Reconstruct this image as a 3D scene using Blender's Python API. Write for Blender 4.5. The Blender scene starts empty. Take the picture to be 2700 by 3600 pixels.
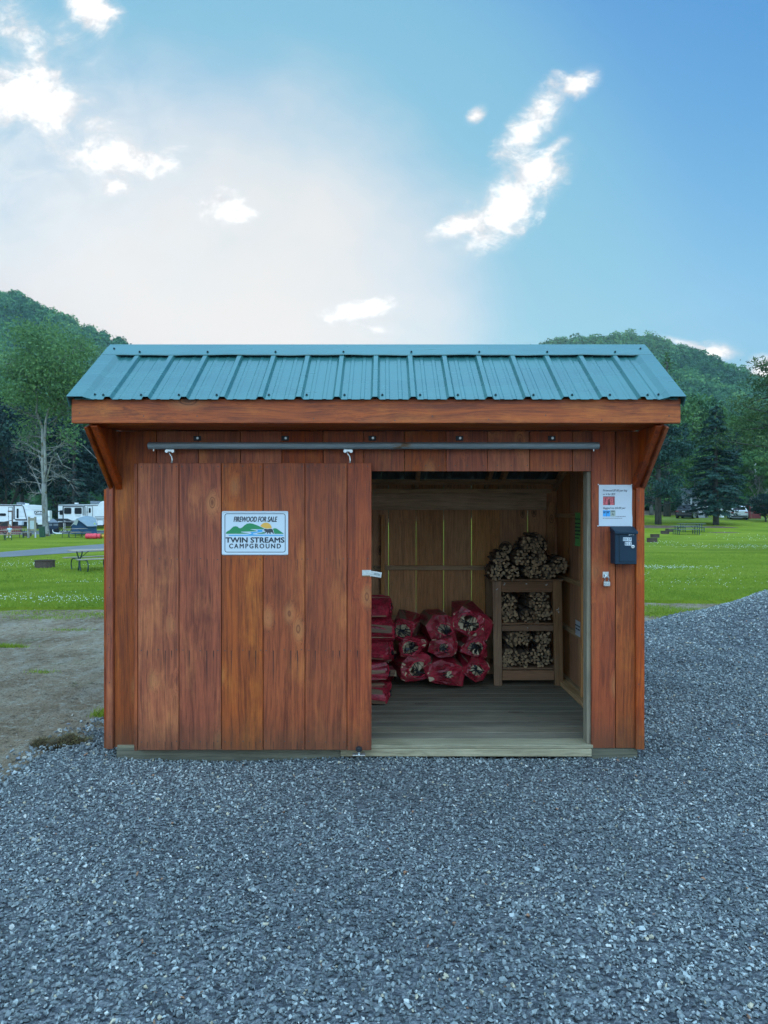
import bpy, bmesh, math, random
import numpy as np
from mathutils import Vector, Matrix, Euler, noise

random.seed(7)
rng = np.random.default_rng(7)
sc = bpy.context.scene
COL = sc.collection
PI = math.pi

# ------------------------------------------------------------------ camera
CAMX, CAMZ, F = 0.047, 1.68, 2500.0
cam = bpy.data.cameras.new('camera')
cam.sensor_fit = 'VERTICAL'; cam.sensor_height = 36.0; cam.lens = 25.0
cam.clip_start = 0.05; cam.clip_end = 4000
camo = bpy.data.objects.new('camera', cam); COL.objects.link(camo)
camo.location = (CAMX, 0, CAMZ); camo.rotation_euler = (PI/2, 0, 0)
sc.camera = camo

# ------------------------------------------------------------------ node helper
class NT:
    def __init__(s, tree): s.t = tree; s.n = tree.nodes; s.l = tree.links
    def node(s, typ, **kw):
        n = s.n.new(typ)
        for k, v in kw.items(): setattr(n, k, v)
        return n
    def put(s, sock, v):
        if v is None: return
        if isinstance(v, bpy.types.NodeSocket): s.l.new(v, sock)
        else:
            try: sock.default_value = v
            except Exception: sock.default_value = (*v, 1.0)
    def m(s, op, a, b=None, c=None, clamp=False):
        n = s.node('ShaderNodeMath', operation=op); n.use_clamp = clamp
        s.put(n.inputs[0], a); s.put(n.inputs[1], b); s.put(n.inputs[2], c); return n.outputs[0]
    def vm(s, op, a, b=None, out=0):
        n = s.node('ShaderNodeVectorMath', operation=op); s.put(n.inputs[0], a)
        if op == 'SCALE': s.put(n.inputs[3], b)
        else: s.put(n.inputs[1], b)
        return n.outputs[out]
    def mix(s, f, a, b, mode='MIX'):
        n = s.node('ShaderNodeMix', data_type='RGBA', blend_type=mode); n.clamp_factor = True
        s.put(n.inputs[0], f); s.put(n.inputs[6], a if isinstance(a, bpy.types.NodeSocket) else (*a[:3], 1)); s.put(n.inputs[7], b if isinstance(b, bpy.types.NodeSocket) else (*b[:3], 1))
        return n.outputs[2]
    def noise(s, vec, scale, detail=3, rough=0.55, out=0, dist=0.0):
        n = s.node('ShaderNodeTexNoise'); s.put(n.inputs['Vector'], vec)
        n.inputs['Scale'].default_value = scale; n.inputs['Detail'].default_value = detail
        n.inputs['Roughness'].default_value = rough; n.inputs['Distortion'].default_value = dist
        return n.outputs[out]
    def vor(s, vec, scale, feature='F1', rnd=1.0, out=0):
        n = s.node('ShaderNodeTexVoronoi', feature=feature); s.put(n.inputs['Vector'], vec)
        n.inputs['Scale'].default_value = scale; n.inputs['Randomness'].default_value = rnd
        return n.outputs[out]
    def ramp(s, f, stops, interp='LINEAR'):
        n = s.node('ShaderNodeValToRGB'); s.put(n.inputs[0], f); cr = n.color_ramp; cr.interpolation = interp
        while len(cr.elements) < len(stops): cr.elements.new(0.5)
        for e, (p, c) in zip(cr.elements, stops):
            e.position = p; e.color = (*c, 1) if hasattr(c, '__len__') else (c, c, c, 1)
        return n.outputs[0]
    def mr(s, v, a, b, c=0.0, d=1.0, smooth=True):
        n = s.node('ShaderNodeMapRange'); n.interpolation_type = 'SMOOTHSTEP' if smooth else 'LINEAR'
        s.put(n.inputs[0], v)
        for i, q in enumerate((a, b, c, d)): s.put(n.inputs[i+1], q)
        return n.outputs[0]
    def map(s, vec, sc_=(1, 1, 1), loc=(0, 0, 0), rot=(0, 0, 0)):
        n = s.node('ShaderNodeMapping'); s.put(n.inputs[0], vec); n.inputs['Scale'].default_value = sc_
        n.inputs['Location'].default_value = loc; n.inputs['Rotation'].default_value = rot; return n.outputs[0]
    def obj(s): return s.node('ShaderNodeTexCoord').outputs['Object']
    def rnd(s): return s.node('ShaderNodeObjectInfo').outputs['Random']
    def sep(s, v): n = s.node('ShaderNodeSeparateXYZ'); s.put(n.inputs[0], v); return n.outputs
    def comb(s, x, y, z):
        n = s.node('ShaderNodeCombineXYZ'); s.put(n.inputs[0], x); s.put(n.inputs[1], y); s.put(n.inputs[2], z); return n.outputs[0]
    def bump(s, h, strength=0.3, dist=0.01, nrm=None):
        n = s.node('ShaderNodeBump'); n.inputs['Strength'].default_value = strength; n.inputs['Distance'].default_value = dist
        s.put(n.inputs['Height'], h); s.put(n.inputs['Normal'], nrm); return n.outputs[0]

# ------------------------------------------------------------------ world
SUN_AZ, SUN_EL = math.radians(-14), math.radians(8.5)
w = bpy.data.worlds.new('World'); sc.world = w; w.use_nodes = True
W = NT(w.node_tree)
bg = next(n for n in W.n if n.type == 'BACKGROUND')
sky = W.node('ShaderNodeTexSky', sky_type='NISHITA'); sky.sun_disc = False
sky.sun_elevation = SUN_EL; sky.sun_rotation = SUN_AZ
rgb = W.node('ShaderNodeSeparateColor'); W.l.new(sky.outputs[0], rgb.inputs[0])
def comp(v, M, p, K):                       # soft highlight shoulder of a phone camera's sky, the same in every direction
    q = W.m('POWER', v, p); return W.m('DIVIDE', W.m('MULTIPLY', q, M), W.m('ADD', q, K))
cc = W.node('ShaderNodeCombineColor')
W.l.new(comp(rgb.outputs[0], 0.37, 1.6, 14.5), cc.inputs[0])
W.l.new(comp(rgb.outputs[1], 0.40, 1.4, 4.9), cc.inputs[1])
W.l.new(comp(rgb.outputs[2], 0.43, 1.1, 1.35), cc.inputs[2])
base = cc.outputs[0]
D = W.node('ShaderNodeTexCoord').outputs['Generated']
dx, dy, dz = W.sep(D)[:]
# soft teal streaks of thin cirrus
st = W.noise(W.map(D, (1.2, 1.2, 2.2), rot=(0.4, 0.7, 0.2)), 1.7, 2, 0.5)
base = W.mix(W.mr(st, 0.47, 0.68, 0, 0.5), base, (0.115, 0.26, 0.33))
sund = W.vm('DOT_PRODUCT', D, (math.sin(math.radians(-14))*math.cos(math.radians(7)), math.cos(math.radians(-14))*math.cos(math.radians(7)), math.sin(math.radians(7))), out=1)
base = W.mix(W.m('MULTIPLY', W.mr(sund, 0.76, 0.86, 0, 0.6), W.mr(sund, 0.95, 0.89)), base, (0.11, 0.245, 0.305))
sund = W.m('ADD', sund, W.m('MULTIPLY', W.m('SUBTRACT', W.noise(W.map(D, (1, 1, 1.6)), 2.6, 5, 0.6), 0.5), 0.13))
base = W.mix(W.mr(sund, 0.885, 0.995, 0, 0.9), base, (0.405, 0.375, 0.36))
# clouds: placed by their bearing (tangent of azimuth and of height), shaped by noise
iy = W.m('DIVIDE', 1.0, W.m('MAXIMUM', dy, 0.05))
U = W.m('MULTIPLY', dx, iy); V = W.m('MULTIPLY', dz, iy)
uv = W.comb(U, V, 0.0)
def cl(px, py, rx, ry, ang, amp=1.0):
    u0, v0 = (px-1350)/F, (1800-py)/F
    p = W.map(W.vm('SUBTRACT', uv, (u0, v0, 0)), (1, 1, 1), rot=(0, 0, math.radians(-ang)))
    p = W.vm('MULTIPLY', p, (F/rx, F/ry, 0))
    return W.m('MULTIPLY', W.m('SUBTRACT', 1.0, W.vm('LENGTH', p, out=1)), amp)
def big(lst):
    o = lst[0]
    for q in lst[1:]: o = W.m('MAXIMUM', o, q)
    return W.m('MAXIMUM', o, -1.0)
clouds = big([cl(1800, 700, 260, 110, 48), cl(1660, 775, 150, 45, 25, .8), cl(1885, 430, 190, 75, 52), cl(2030, 300, 85, 45, 35, .75), cl(1950, 520, 70, 28, 35, .7), cl(1675, 405, 40, 26, 40, .7),
              cl(110, 340, 260, 120, -14, 1.1), cl(425, 560, 240, 75, -8), cl(415, 655, 70, 40, 0, .7), cl(600, 525, 90, 26, 5, .5), cl(800, 745, 115, 75, -12, .95), cl(320, 25, 120, 75, -35, .9), cl(100, 110, 140, 90, -30, .35),
              cl(1250, 1095, 150, 42, 8, .9), cl(1340, 1160, 120, 30, -10, .55), cl(2500, 1240, 90, 36, 5, .8), cl(2690, 1320, 120, 60, 20, .9), cl(2440, 1215, 120, 14, -14, .6), cl(-500, 500, 300, 120, 10), cl(3100, 650, 300, 120, 30), cl(3400, 300, 200, 100, 20)])
n1 = W.noise(W.map(uv, (1, 1.25, 1), rot=(0, 0, -0.6)), 15, 7, 0.62, dist=0.6)
n2 = W.noise(W.map(uv, (1, 2.2, 1), rot=(0, 0, -0.75)), 34, 5, 0.6, dist=0.3)
nn = W.m('ADD', W.m('MULTIPLY', n1, 2.1), W.m('MULTIPLY', n2, 0.9))
fld = W.m('ADD', clouds, W.m('SUBTRACT', nn, 1.43))
a1 = W.m('MULTIPLY', W.mr(fld, -0.05, 0.75), W.mr(dy, 0.05, 0.2))
# unseen, brighter broken cloud added on a flat layer behind, for more light
iz = W.m('DIVIDE', 1.0, W.m('MAXIMUM', W.m('ADD', dz, 0.12), 0.05))
lay = W.comb(W.m('MULTIPLY', dx, iz), W.m('MULTIPLY', dy, iz), 3.0)
c2 = W.noise(lay, 1.5, 7, 0.6, dist=0.4)
a2 = W.m('MULTIPLY', W.mr(c2, 0.5, 0.6, 0, 0.95), W.mr(dy, 0.2, -0.15))
al = W.m('MAXIMUM', a1, a2)
leftv = W.m('MULTIPLY', W.m('MAXIMUM', cl(150, 620, 900, 650, -25, 1.0), 0.0), W.mr(n1, 0.35, 0.65, 0.1, 0.7))
base = W.mix(W.m('MULTIPLY', leftv, W.mr(dy, 0.05, 0.2)), base, (0.37, 0.385, 0.40))
thin = W.m('MULTIPLY', W.mr(W.m('ADD', clouds, W.m('MULTIPLY', n1, 0.9)), 0.1, 0.95, 0, 0.3), W.mr(dy, 0.05, 0.2))
base = W.mix(thin, base, (0.37, 0.385, 0.40))
shade = W.mix(W.mr(W.m('ADD', W.m('MULTIPLY', fld, 0.5), W.m('MULTIPLY', W.noise(W.map(uv, (1, 1, 1), (.3, .1, 0), (0, 0, .5)), 22, 5, .65), 1.6)), 0.75, 1.35), (0.34, 0.335, 0.345), (0.56, 0.545, 0.53))
# unseen bright sky fill added overhead and behind the camera to light the foreground
fill_veil = W.m('MAXIMUM', W.mr(dz, 0.60, 0.98, 0, 0.8), W.mr(dy, 0.35, -0.35, 0, 1.0))
vn = W.noise(lay, 0.8, 4, 0.55)
vcol = W.mix(W.mr(vn, 0.3, 0.7), (0.32, 0.70, 1.10), (0.54, 0.94, 1.30))
vcol = W.vm('SCALE', vcol, W.mr(dz, 0.0, 0.75, 0.62, 1.35))
base = W.mix(fill_veil, base, vcol)
colr = W.mix(al, base, W.mix(W.mr(dy, 0.1, -0.2), shade, (1.05, 1.02, 0.98)))
W.l.new(colr, bg.inputs[0])
bg.inputs[1].default_value = 1.0
w.cycles.sampling_method = 'AUTOMATIC'

# ------------------------------------------------------------------ sun (low behind the ridge: the valley lies in the hill's shade)
sl = bpy.data.lights.new('sun', 'SUN'); sl.energy = 2.6; sl.angle = math.radians(0.6); sl.color = (1.0, 0.86, 0.66)
so = bpy.data.objects.new('sun', sl); COL.objects.link(so)
sdir = Vector((math.sin(SUN_AZ)*math.cos(SUN_EL), math.cos(SUN_AZ)*math.cos(SUN_EL), math.sin(SUN_EL)))
so.rotation_euler = sdir.to_track_quat('Z', 'Y').to_euler(); so.location = (-20, 60, 40)

vs = sc.view_settings
sc.display_settings.display_device = 'sRGB'
vs.view_transform = 'Standard'; vs.look = 'None'; vs.exposure = 1.2; vs.gamma = 1.0; vs.use_curve_mapping = False
sc.render.engine = 'CYCLES'
sc.cycles.max_bounces = 8; sc.cycles.transparent_max_bounces = 12

# ------------------------------------------------------------------ materials
MATS = {}
def newmat(name):
    m = bpy.data.materials.new(name); m.use_nodes = True
    t = NT(m.node_tree); p = next(n for n in t.n if n.type == 'BSDF_PRINCIPLED')
    MATS[name] = m
    return m, t, p
def flat(name, col, rough=0.6, metal=0.0, var=0.0, scale=20, spec=0.5):
    m, t, p = newmat(name)
    c = col
    if var:
        f = t.noise(t.obj(), scale, 4, 0.6)
        c = t.mix(t.mr(f, 0.25, 0.75), tuple(x*(1-var) for x in col), tuple(min(1, x*(1+var)) for x in col))
    t.put(p.inputs['Base Color'], c if var else (*col, 1))
    p.inputs['Roughness'].default_value = rough; p.inputs['Metallic'].default_value = metal
    p.inputs['Specular IOR Level'].default_value = spec
    return m

def wood(name, dark, mid, light, axis='z', grain=1.0, knots=1.0, rough=0.6, knotcol=(0.05, 0.02, 0.01), objvar=0.15, weather=0.0, wcol=(0.2, 0.2, 0.2), streak=None, kscale=2.6, lightknot=None):
    m, t, p = newmat(name)
    o = t.obj(); r = t.rnd()
    off = t.comb(t.m('MULTIPLY', r, 41.3), t.m('MULTIPLY', r, 23.7), t.m('MULTIPLY', r, 67.1))
    q = t.vm('ADD', o, off)
    ai = 'xyz'.index(axis)
    def st(a, b):        # a across, b along
        v = [a, a, a]; v[ai] = b; return tuple(v)
    # knots
    sx_, sy_, sz_ = t.sep(q)[:]                # knots are laid out on the face of the board, across = sum of the two short axes
    k1, k2 = kscale*1.25, kscale*0.62
    if axis == 'z': kv = t.comb(t.m('MULTIPLY', t.m('ADD', sx_, sy_), k1), 0.0, t.m('MULTIPLY', sz_, k2))
    elif axis == 'x': kv = t.comb(t.m('MULTIPLY', sx_, k2), 0.0, t.m('MULTIPLY', t.m('ADD', sy_, sz_), k1))
    else: kv = t.comb(t.m('MULTIPLY', t.m('ADD', sx_, sz_), k1), 0.0, t.m('MULTIPLY', sy_, k2))
    kd = t.vor(kv, 1.0)
    kw = t.noise(q, 9, 2)
    kd = t.m('ADD', kd, t.m('MULTIPLY', t.m('SUBTRACT', kw, 0.5), 0.06))
    fall = t.mr(kd, 0.30, 0.02)
    wob = t.noise(t.map(q, st(2.2, 0.6)), 1.0, 3, 0.5, out=1)
    push = t.vm('SCALE', t.vm('SUBTRACT', wob, (0.5, 0.5, 0.5)), 0.12*grain)
    q2 = t.vm('ADD', t.vm('ADD', q, push), t.vm('SCALE', t.comb(fall, fall, t.m('MULTIPLY', fall, 0.4)), 0.035*knots))
    g1 = t.m('ADD', t.m('MULTIPLY', t.noise(t.map(q2, st(26, 0.9)), 1.0, 4, 0.6), 0.45), t.m('MULTIPLY', t.noise(t.map(q2, st(75, 2.2)), 1.0, 4, 0.7), 0.55))
    g2 = t.noise(t.map(q2, st(170, 4)), 1.0, 3, 0.7)
    broad = t.noise(t.map(q, st(4.5, 2.0)), 1.0, 5, 0.68)
    c = t.mix(t.mr(g1, 0.36, 0.60), dark, mid)
    c = t.mix(t.mr(broad, 0.46, 0.75, 0, 0.55), c, light)
    c = t.mix(t.mr(broad, 0.46, 0.2, 0, 0.6), c, tuple(x*0.72 for x in dark))
    c = t.mix(t.mr(g2, 0.45, 0.75, 0, 0.7), c, tuple(x*0.6 for x in dark))
    if objvar:
        hv = t.node('ShaderNodeHueSaturation'); t.put(hv.inputs['Color'], c)
        t.put(hv.inputs['Value'], t.mr(r, 0, 1, 1-objvar, 1+objvar, smooth=False))
        t.put(hv.inputs['Hue'], t.mr(t.m('FRACT', t.m('MULTIPLY', r, 7.7)), 0, 1, 0.4965, 0.5035, smooth=False))
        t.put(hv.inputs['Saturation'], t.mr(t.m('FRACT', t.m('MULTIPLY', r, 5.1)), 0, 1, 0.9, 1.05, smooth=False))
        c = hv.outputs[0]
    if knots:
        pick = t.vor(kv, 1.0, out=1)          # colour of the cell: only some cells hold a knot
        pk = t.m('GREATER_THAN', t.sep(pick)[0], 0.22)
        if lightknot:
            c = t.mix(t.m('MULTIPLY', t.m('MULTIPLY', t.mr(kd, 0.27, 0.06), pk), 0.38), c, lightknot)
        ringm = t.m('MULTIPLY', t.mr(t.m('ABSOLUTE', t.m('SUBTRACT', kd, 0.085)), 0.02, 0.0), 0.7)
        core = t.mr(kd, 0.085, 0.02, 0, 0.75)
        c = t.mix(t.m('MULTIPLY', t.m('MAXIMUM', ringm, core), pk), c, knotcol)
    if weather:
        wn = t.noise(t.map(q, st(8, 1.2)), 1.0, 5, 0.7)
        c = t.mix(t.mr(wn, 0.62-0.25*weather, 0.8, 0, min(1, weather)), c, wcol)
    if name.startswith('stained') and axis == 'z' or streak:      # splashed dirt on the lowest hand of the boards
        zz = t.sep(o)[2]; dn = t.noise(t.map(o, (14, 14, 5)), 1.0, 5, .7)
        c = t.mix(t.m('MULTIPLY', t.mr(t.m('ADD', zz, t.m('MULTIPLY', dn, 0.28)), 0.50, 0.20), 0.62), c, (0.075, 0.035, 0.018))
    if streak:                                 # rust streaks that run down from the nail rows
        x, y, z = t.sep(o)[:]
        wx = t.m('ADD', x, t.m('MULTIPLY', t.m('SUBTRACT', t.noise(t.map(o, (9, 9, 3)), 1.0, 2), 0.5), 0.012))
        fx = t.m('MULTIPLY', t.m('FRACT', t.m('DIVIDE', t.m('ADD', wx, 0.8400+8.46), 0.2820)), 0.2820)
        tot = None
        for px in (0.024, 0.143, 0.262):
            d = t.mr(t.m('ABSOLUTE', t.m('SUBTRACT', fx, px)), 0.0045, 0.0012)
            tot = d if tot is None else t.m('MAXIMUM', tot, d)
        cell = t.m('FLOOR', t.m('DIVIDE', wx, 0.094))
        wn_ = t.node('ShaderNodeTexWhiteNoise', noise_dimensions='1D'); t.put(wn_.inputs['W'], cell)
        rowm = None
        for z0, L, a in streak:
            ln = t.m('ADD', t.m('MULTIPLY', t.m('POWER', wn_.outputs[0], 1.5), L), 0.07)
            down = t.m('MULTIPLY', t.mr(z, z0+0.003, z0-0.002), t.mr(z, t.m('SUBTRACT', z0, ln), z0-0.02, 0, 1))
            down = t.m('MULTIPLY', down, a)
            rowm = down if rowm is None else t.m('MAXIMUM', rowm, down)
        c = t.mix(t.m('MULTIPLY', tot, rowm), c, (0.018, 0.013, 0.012))
    t.put(p.inputs['Base Color'], c)
    t.put(p.inputs['Roughness'], t.mr(g1, 0.2, 0.8, rough-0.1, rough+0.15))
    p.inputs['Specular IOR Level'].default_value = 0.35
    t.put(p.inputs['Normal'], t.bump(t.m('ADD', t.m('MULTIPLY', g1, 0.5), t.m('MULTIPLY', g2, 0.5)), 0.35, 0.004))
    return m

STAIN = ((0.165, 0.027, 0.005), (0.375, 0.066, 0.007), (0.60, 0.155, 0.015))
M_stain = wood('stained_boards', *STAIN, axis='z', kscale=3.3, lightknot=(0.6, 0.24, 0.08), knotcol=(0.14, 0.03, 0.012), rough=0.55, objvar=0.08)
M_door = wood('stained_door_boards', *STAIN, axis='z', kscale=3.7, lightknot=(0.62, 0.25, 0.085), knotcol=(0.13, 0.03, 0.012), rough=0.55, objvar=0.09, streak=((0.749, 0.42, 0.95), (1.362, 0.12, 0.55), (1.985, 0.05, 0.4), (0.135, 0.09, 0.6)))
M_stainx = wood('stained_fascia', *[tuple(min(1, v*1.12) for v in c) for c in STAIN], axis='x', lightknot=(0.55, 0.22, 0.08), grain=1.6, rough=0.5)
M_stainy = wood('stained_boards_deep', *STAIN, axis='y', rough=0.55)
M_pine = wood('bare_pine_boards', (0.38, 0.155, 0.055), (0.62, 0.28, 0.105), (0.72, 0.37, 0.15), axis='z', knotcol=(0.045, 0.02, 0.012), kscale=3.2, rough=0.65)
M_pinex = wood('bare_pine_rails', (0.34, 0.19, 0.085), (0.55, 0.33, 0.16), (0.66, 0.42, 0.22), axis='x', knots=0.6, rough=0.65)
M_piney = wood('bare_pine_girts', (0.34, 0.19, 0.085), (0.55, 0.33, 0.16), (0.66, 0.42, 0.22), axis='y', knots=0.6, rough=0.65)
M_deck = wood('worn_deck_boards', (0.12, 0.095, 0.065), (0.215, 0.175, 0.12), (0.30, 0.25, 0.18), axis='x', knots=0.4, rough=0.7, objvar=0.1, weather=0.4, wcol=(0.22, 0.195, 0.155))
M_sill = wood('treated_timber', (0.20, 0.165, 0.10), (0.33, 0.28, 0.18), (0.45, 0.38, 0.25), axis='x', knots=0.7, rough=0.7, grain=1.5, weather=0.3, wcol=(0.28, 0.26, 0.2))
M_skid = wood('dirty_treated_timber', (0.08, 0.075, 0.05), (0.15, 0.135, 0.09), (0.2, 0.18, 0.12), axis='x', knots=0.3, rough=0.8, weather=0.5, wcol=(0.1, 0.1, 0.085))
M_shelf = wood('old_brown_shelf_wood', (0.17, 0.085, 0.04), (0.30, 0.155, 0.075), (0.38, 0.22, 0.11), axis='z', knots=0.8, rough=0.7, weather=0.35, wcol=(0.2, 0.17, 0.14))
M_shelfx = wood('old_brown_shelf_rail_wood', (0.14, 0.07, 0.035), (0.25, 0.13, 0.065), (0.33, 0.19, 0.1), axis='x', knots=0.7, rough=0.7, weather=0.3, wcol=(0.2, 0.17, 0.14))
M_logside = wood('split_wood_side', (0.12, 0.075, 0.045), (0.22, 0.145, 0.09), (0.30, 0.21, 0.13), axis='y', knots=0, rough=0.8, objvar=0.35, weather=0.4, wcol=(0.15, 0.13, 0.11))
M_logend = flat('split_wood_end', (0.46, 0.30, 0.16), 0.8, var=0.35, scale=14)
_t = NT(M_logend.node_tree); _p = next(n for n in _t.n if n.type == 'BSDF_PRINCIPLED'); _s = _p.inputs['Base Color'].links[0].from_socket
_t.put(_p.inputs['Base Color'], _t.mix(_t.mr(_t.rnd(), 0, 1, 0.75, 0.0, smooth=False), _s, (0.09, 0.055, 0.03)))
M_table = wood('picnic_table_boards', (0.28, 0.22, 0.17), (0.38, 0.31, 0.25), (0.46, 0.40, 0.33), axis='x', knots=0.2, rough=0.8)
M_post = wood('grey_weathered_post', (0.22, 0.2, 0.15), (0.34, 0.3, 0.23), (0.4, 0.37, 0.3), axis='z', knots=0.2, rough=0.8)
M_redfence = flat('faded_red_paint', (0.20, 0.035, 0.035), 0.7, var=0.3)
M_dark = flat('black_metal', (0.012, 0.014, 0.017), 0.5)
M_steel = flat('painted_dark_green_steel', (0.02, 0.045, 0.05), 0.5)
M_rust = flat('rusty_fire_ring_steel', (0.075, 0.048, 0.036), 0.8, var=0.35)
M_zinc = flat('zinc_plated_steel', (0.62, 0.64, 0.62), 0.35, metal=0.85, var=0.15, scale=60)
M_pole = flat('light_weathered_pole', (0.6, 0.62, 0.58), 0.8, var=0.2)
M_white = flat('white_gelcoat', (0.78, 0.78, 0.77), 0.35, var=0.04, scale=2)
M_glassd = flat('dark_window_glass', (0.006, 0.009, 0.014), 0.15, spec=0.2)
M_black = flat('black_trim', (0.010, 0.012, 0.016), 0.5)
M_ink = flat('black_print', (0.022, 0.03, 0.045), 0.7)
M_paper = flat('white_laminated_paper', (0.56, 0.60, 0.64), 0.3, var=0.02, scale=8)
M_signw = flat('white_sign_enamel', (0.60, 0.66, 0.70), 0.25)
M_rubber = flat('black_rubber', (0.015, 0.015, 0.018), 0.6)

# metal roof paint
def roofmat():
    m, t, p = newmat('teal_roof_enamel')
    o = t.obj()
    n = t.noise(t.map(o, (1.5, 6, 6)), 1.0, 3); n2 = t.noise(o, 60, 3)
    c = t.mix(t.mr(n, 0.3, 0.7), (0.028, 0.112, 0.110), (0.042, 0.145, 0.140))
    t.put(p.inputs['Base Color'], c)
    t.put(p.inputs['Roughness'], t.mr(n, 0.3, 0.7, 0.22, 0.33))
    p.inputs['Specular IOR Level'].default_value = 0.7
    t.put(p.inputs['Normal'], t.bump(n2, 0.04, 0.004))
    return m
M_roof = roofmat()
M_roofin = flat('teal_roof_underside', (0.09, 0.13, 0.135), 0.6, var=0.2, scale=5)
def trackmat():
    m, t, p = newmat('galvanised_track')
    o = t.obj(); s_ = t.sep(o)
    n = t.noise(t.map(o, (3, 20, 20)), 1.0, 5, 0.7)
    spot = t.m('MULTIPLY', t.mr(t.m('ABSOLUTE', t.m('SUBTRACT', s_[0], 0.17)), 0.09, 0.02), t.mr(t.noise(t.map(o, (14, 40, 40)), 1.0, 4), 0.42, 0.6))
    rust = t.m('MAXIMUM', t.mr(n, 0.70, 0.8, 0, 0.4), spot)
    c = t.mix(rust, t.mix(t.mr(n, 0.3, 0.7), (0.20, 0.24, 0.25), (0.30, 0.35, 0.36)), (0.19, 0.11, 0.055))
    t.put(p.inputs['Base Color'], c); p.inputs['Metallic'].default_value = 0.35
    p.inputs['Roughness'].default_value = 0.42
    return m
M_track = trackmat()

def groundmat(name, kind):
    m, t, p = newmat(name)
    o = t.obj()
    if kind == 'dirt':
        a = t.noise(o, 0.8, 5, 0.6); b = t.noise(o, 14, 6, 0.75); s_ = t.vor(t.vm('ADD', o, t.vm('SCALE', t.noise(o, 20, 2, out=1), 0.03)), 38)
        st_ = t.noise(t.map(o, (3.0, 0.9, 1), rot=(0, 0, 1.25)), 1.6, 4, 0.6)
        c = t.mix(t.mr(a, 0.3, 0.7), (0.25, 0.165, 0.095), (0.46, 0.34, 0.225))
        c = t.mix(t.mr(st_, 0.45, 0.7, 0, 0.5), c, (0.52, 0.46, 0.37))
        c = t.mix(t.mr(st_, 0.42, 0.25, 0, 0.4), c, (0.17, 0.125, 0.08))
        c = t.mix(t.mr(b, 0.52, 0.64, 0, 0.8), c, (0.52, 0.46, 0.37))
        c = t.mix(t.mr(b, 0.46, 0.36, 0, 0.8), c, (0.10, 0.07, 0.045))
        g_ = t.m('MULTIPLY', t.mr(t.noise(o, 0.9, 5, 0.7), 0.56, 0.68), t.mr(t.noise(o, 26, 4, 0.8), 0.42, 0.62))
        c = t.mix(t.m('MULTIPLY', g_, 0.6), c, (0.10, 0.15, 0.035))
        h = t.m('ADD', t.m('MULTIPLY', b, 1.4), t.m('SUBTRACT', a, t.m('MULTIPLY', s_, 0.5)))
        t.put(p.inputs['Normal'], t.bump(h, 1.0, 0.09))
    elif kind == 'gravel':
        v = t.vor(t.vm('ADD', o, t.vm('SCALE', t.noise(o, 30, 2, out=1), 0.02)), 50); vc = t.vor(o, 50, out=1)
        c = t.mix(t.sep(vc)[0], (0.06, 0.065, 0.075), (0.22, 0.23, 0.24))
        t.put(p.inputs['Normal'], t.bump(t.m('SUBTRACT', 1.0, v), 1.0, 0.03))
    elif kind == 'grass':
        a = t.noise(o, 0.35, 5, 0.6); b = t.noise(t.map(o, (1, .45, 1)), 9, 6, 0.75); fine = t.noise(t.map(o, (1, .4, 1)), 45, 4, 0.8)
        mow = t.noise(t.map(o, (0.05, 1.0, 1), rot=(0, 0, 0.12)), 0.55, 3, 0.5)
        c = t.mix(t.mr(a, 0.3, 0.7), (0.16, 0.225, 0.012), (0.26, 0.31, 0.02))
        c = t.mix(t.mr(mow, 0.42, 0.65, 0, 0.65), c, (0.32, 0.35, 0.035))
        c = t.mix(t.mr(b, 0.5, 0.8, 0, 0.6), c, (0.29, 0.35, 0.05))
        c = t.mix(t.mr(b, 0.5, 0.25, 0, 0.75), c, (0.08, 0.155, 0.014))
        c = t.mix(t.mr(fine, 0.5, 0.3, 0, 0.6), c, (0.045, 0.12, 0.01))
        t.put(p.inputs['Normal'], t.bump(t.m('ADD', b, fine), 1.0, 0.08))
        p.inputs['Specular IOR Level'].default_value = 0.1
    elif kind == 'asphalt':
        b = t.noise(o, 60, 3); a = t.noise(o, 0.7, 3)
        c = t.mix(b, (0.10, 0.10, 0.105), (0.19, 0.19, 0.19)); c = t.mix(t.mr(a, 0.4, 0.7, 0, 0.3), c, (0.24, 0.24, 0.235))
        t.put(p.inputs['Normal'], t.bump(b, 0.4, 0.01))
    elif kind == 'forest':
        a = t.noise(o, 0.05, 5, 0.6); c = t.mix(a, (0.018, 0.04, 0.018), (0.04, 0.075, 0.03))
    t.put(p.inputs['Base Color'], c); p.inputs['Roughness'].default_value = 0.9
    if kind in ('dirt', 'gravel', 'forest'): p.inputs['Specular IOR Level'].default_value = 0.2
    return m
M_dirt = groundmat('bare_dirt', 'dirt'); M_gbed = groundmat('gravel_bed', 'gravel'); M_grass = groundmat('mown_grass', 'grass')
M_asph = groundmat('asphalt', 'asphalt'); M_forestfloor = groundmat('forest_floor', 'forest')

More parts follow.
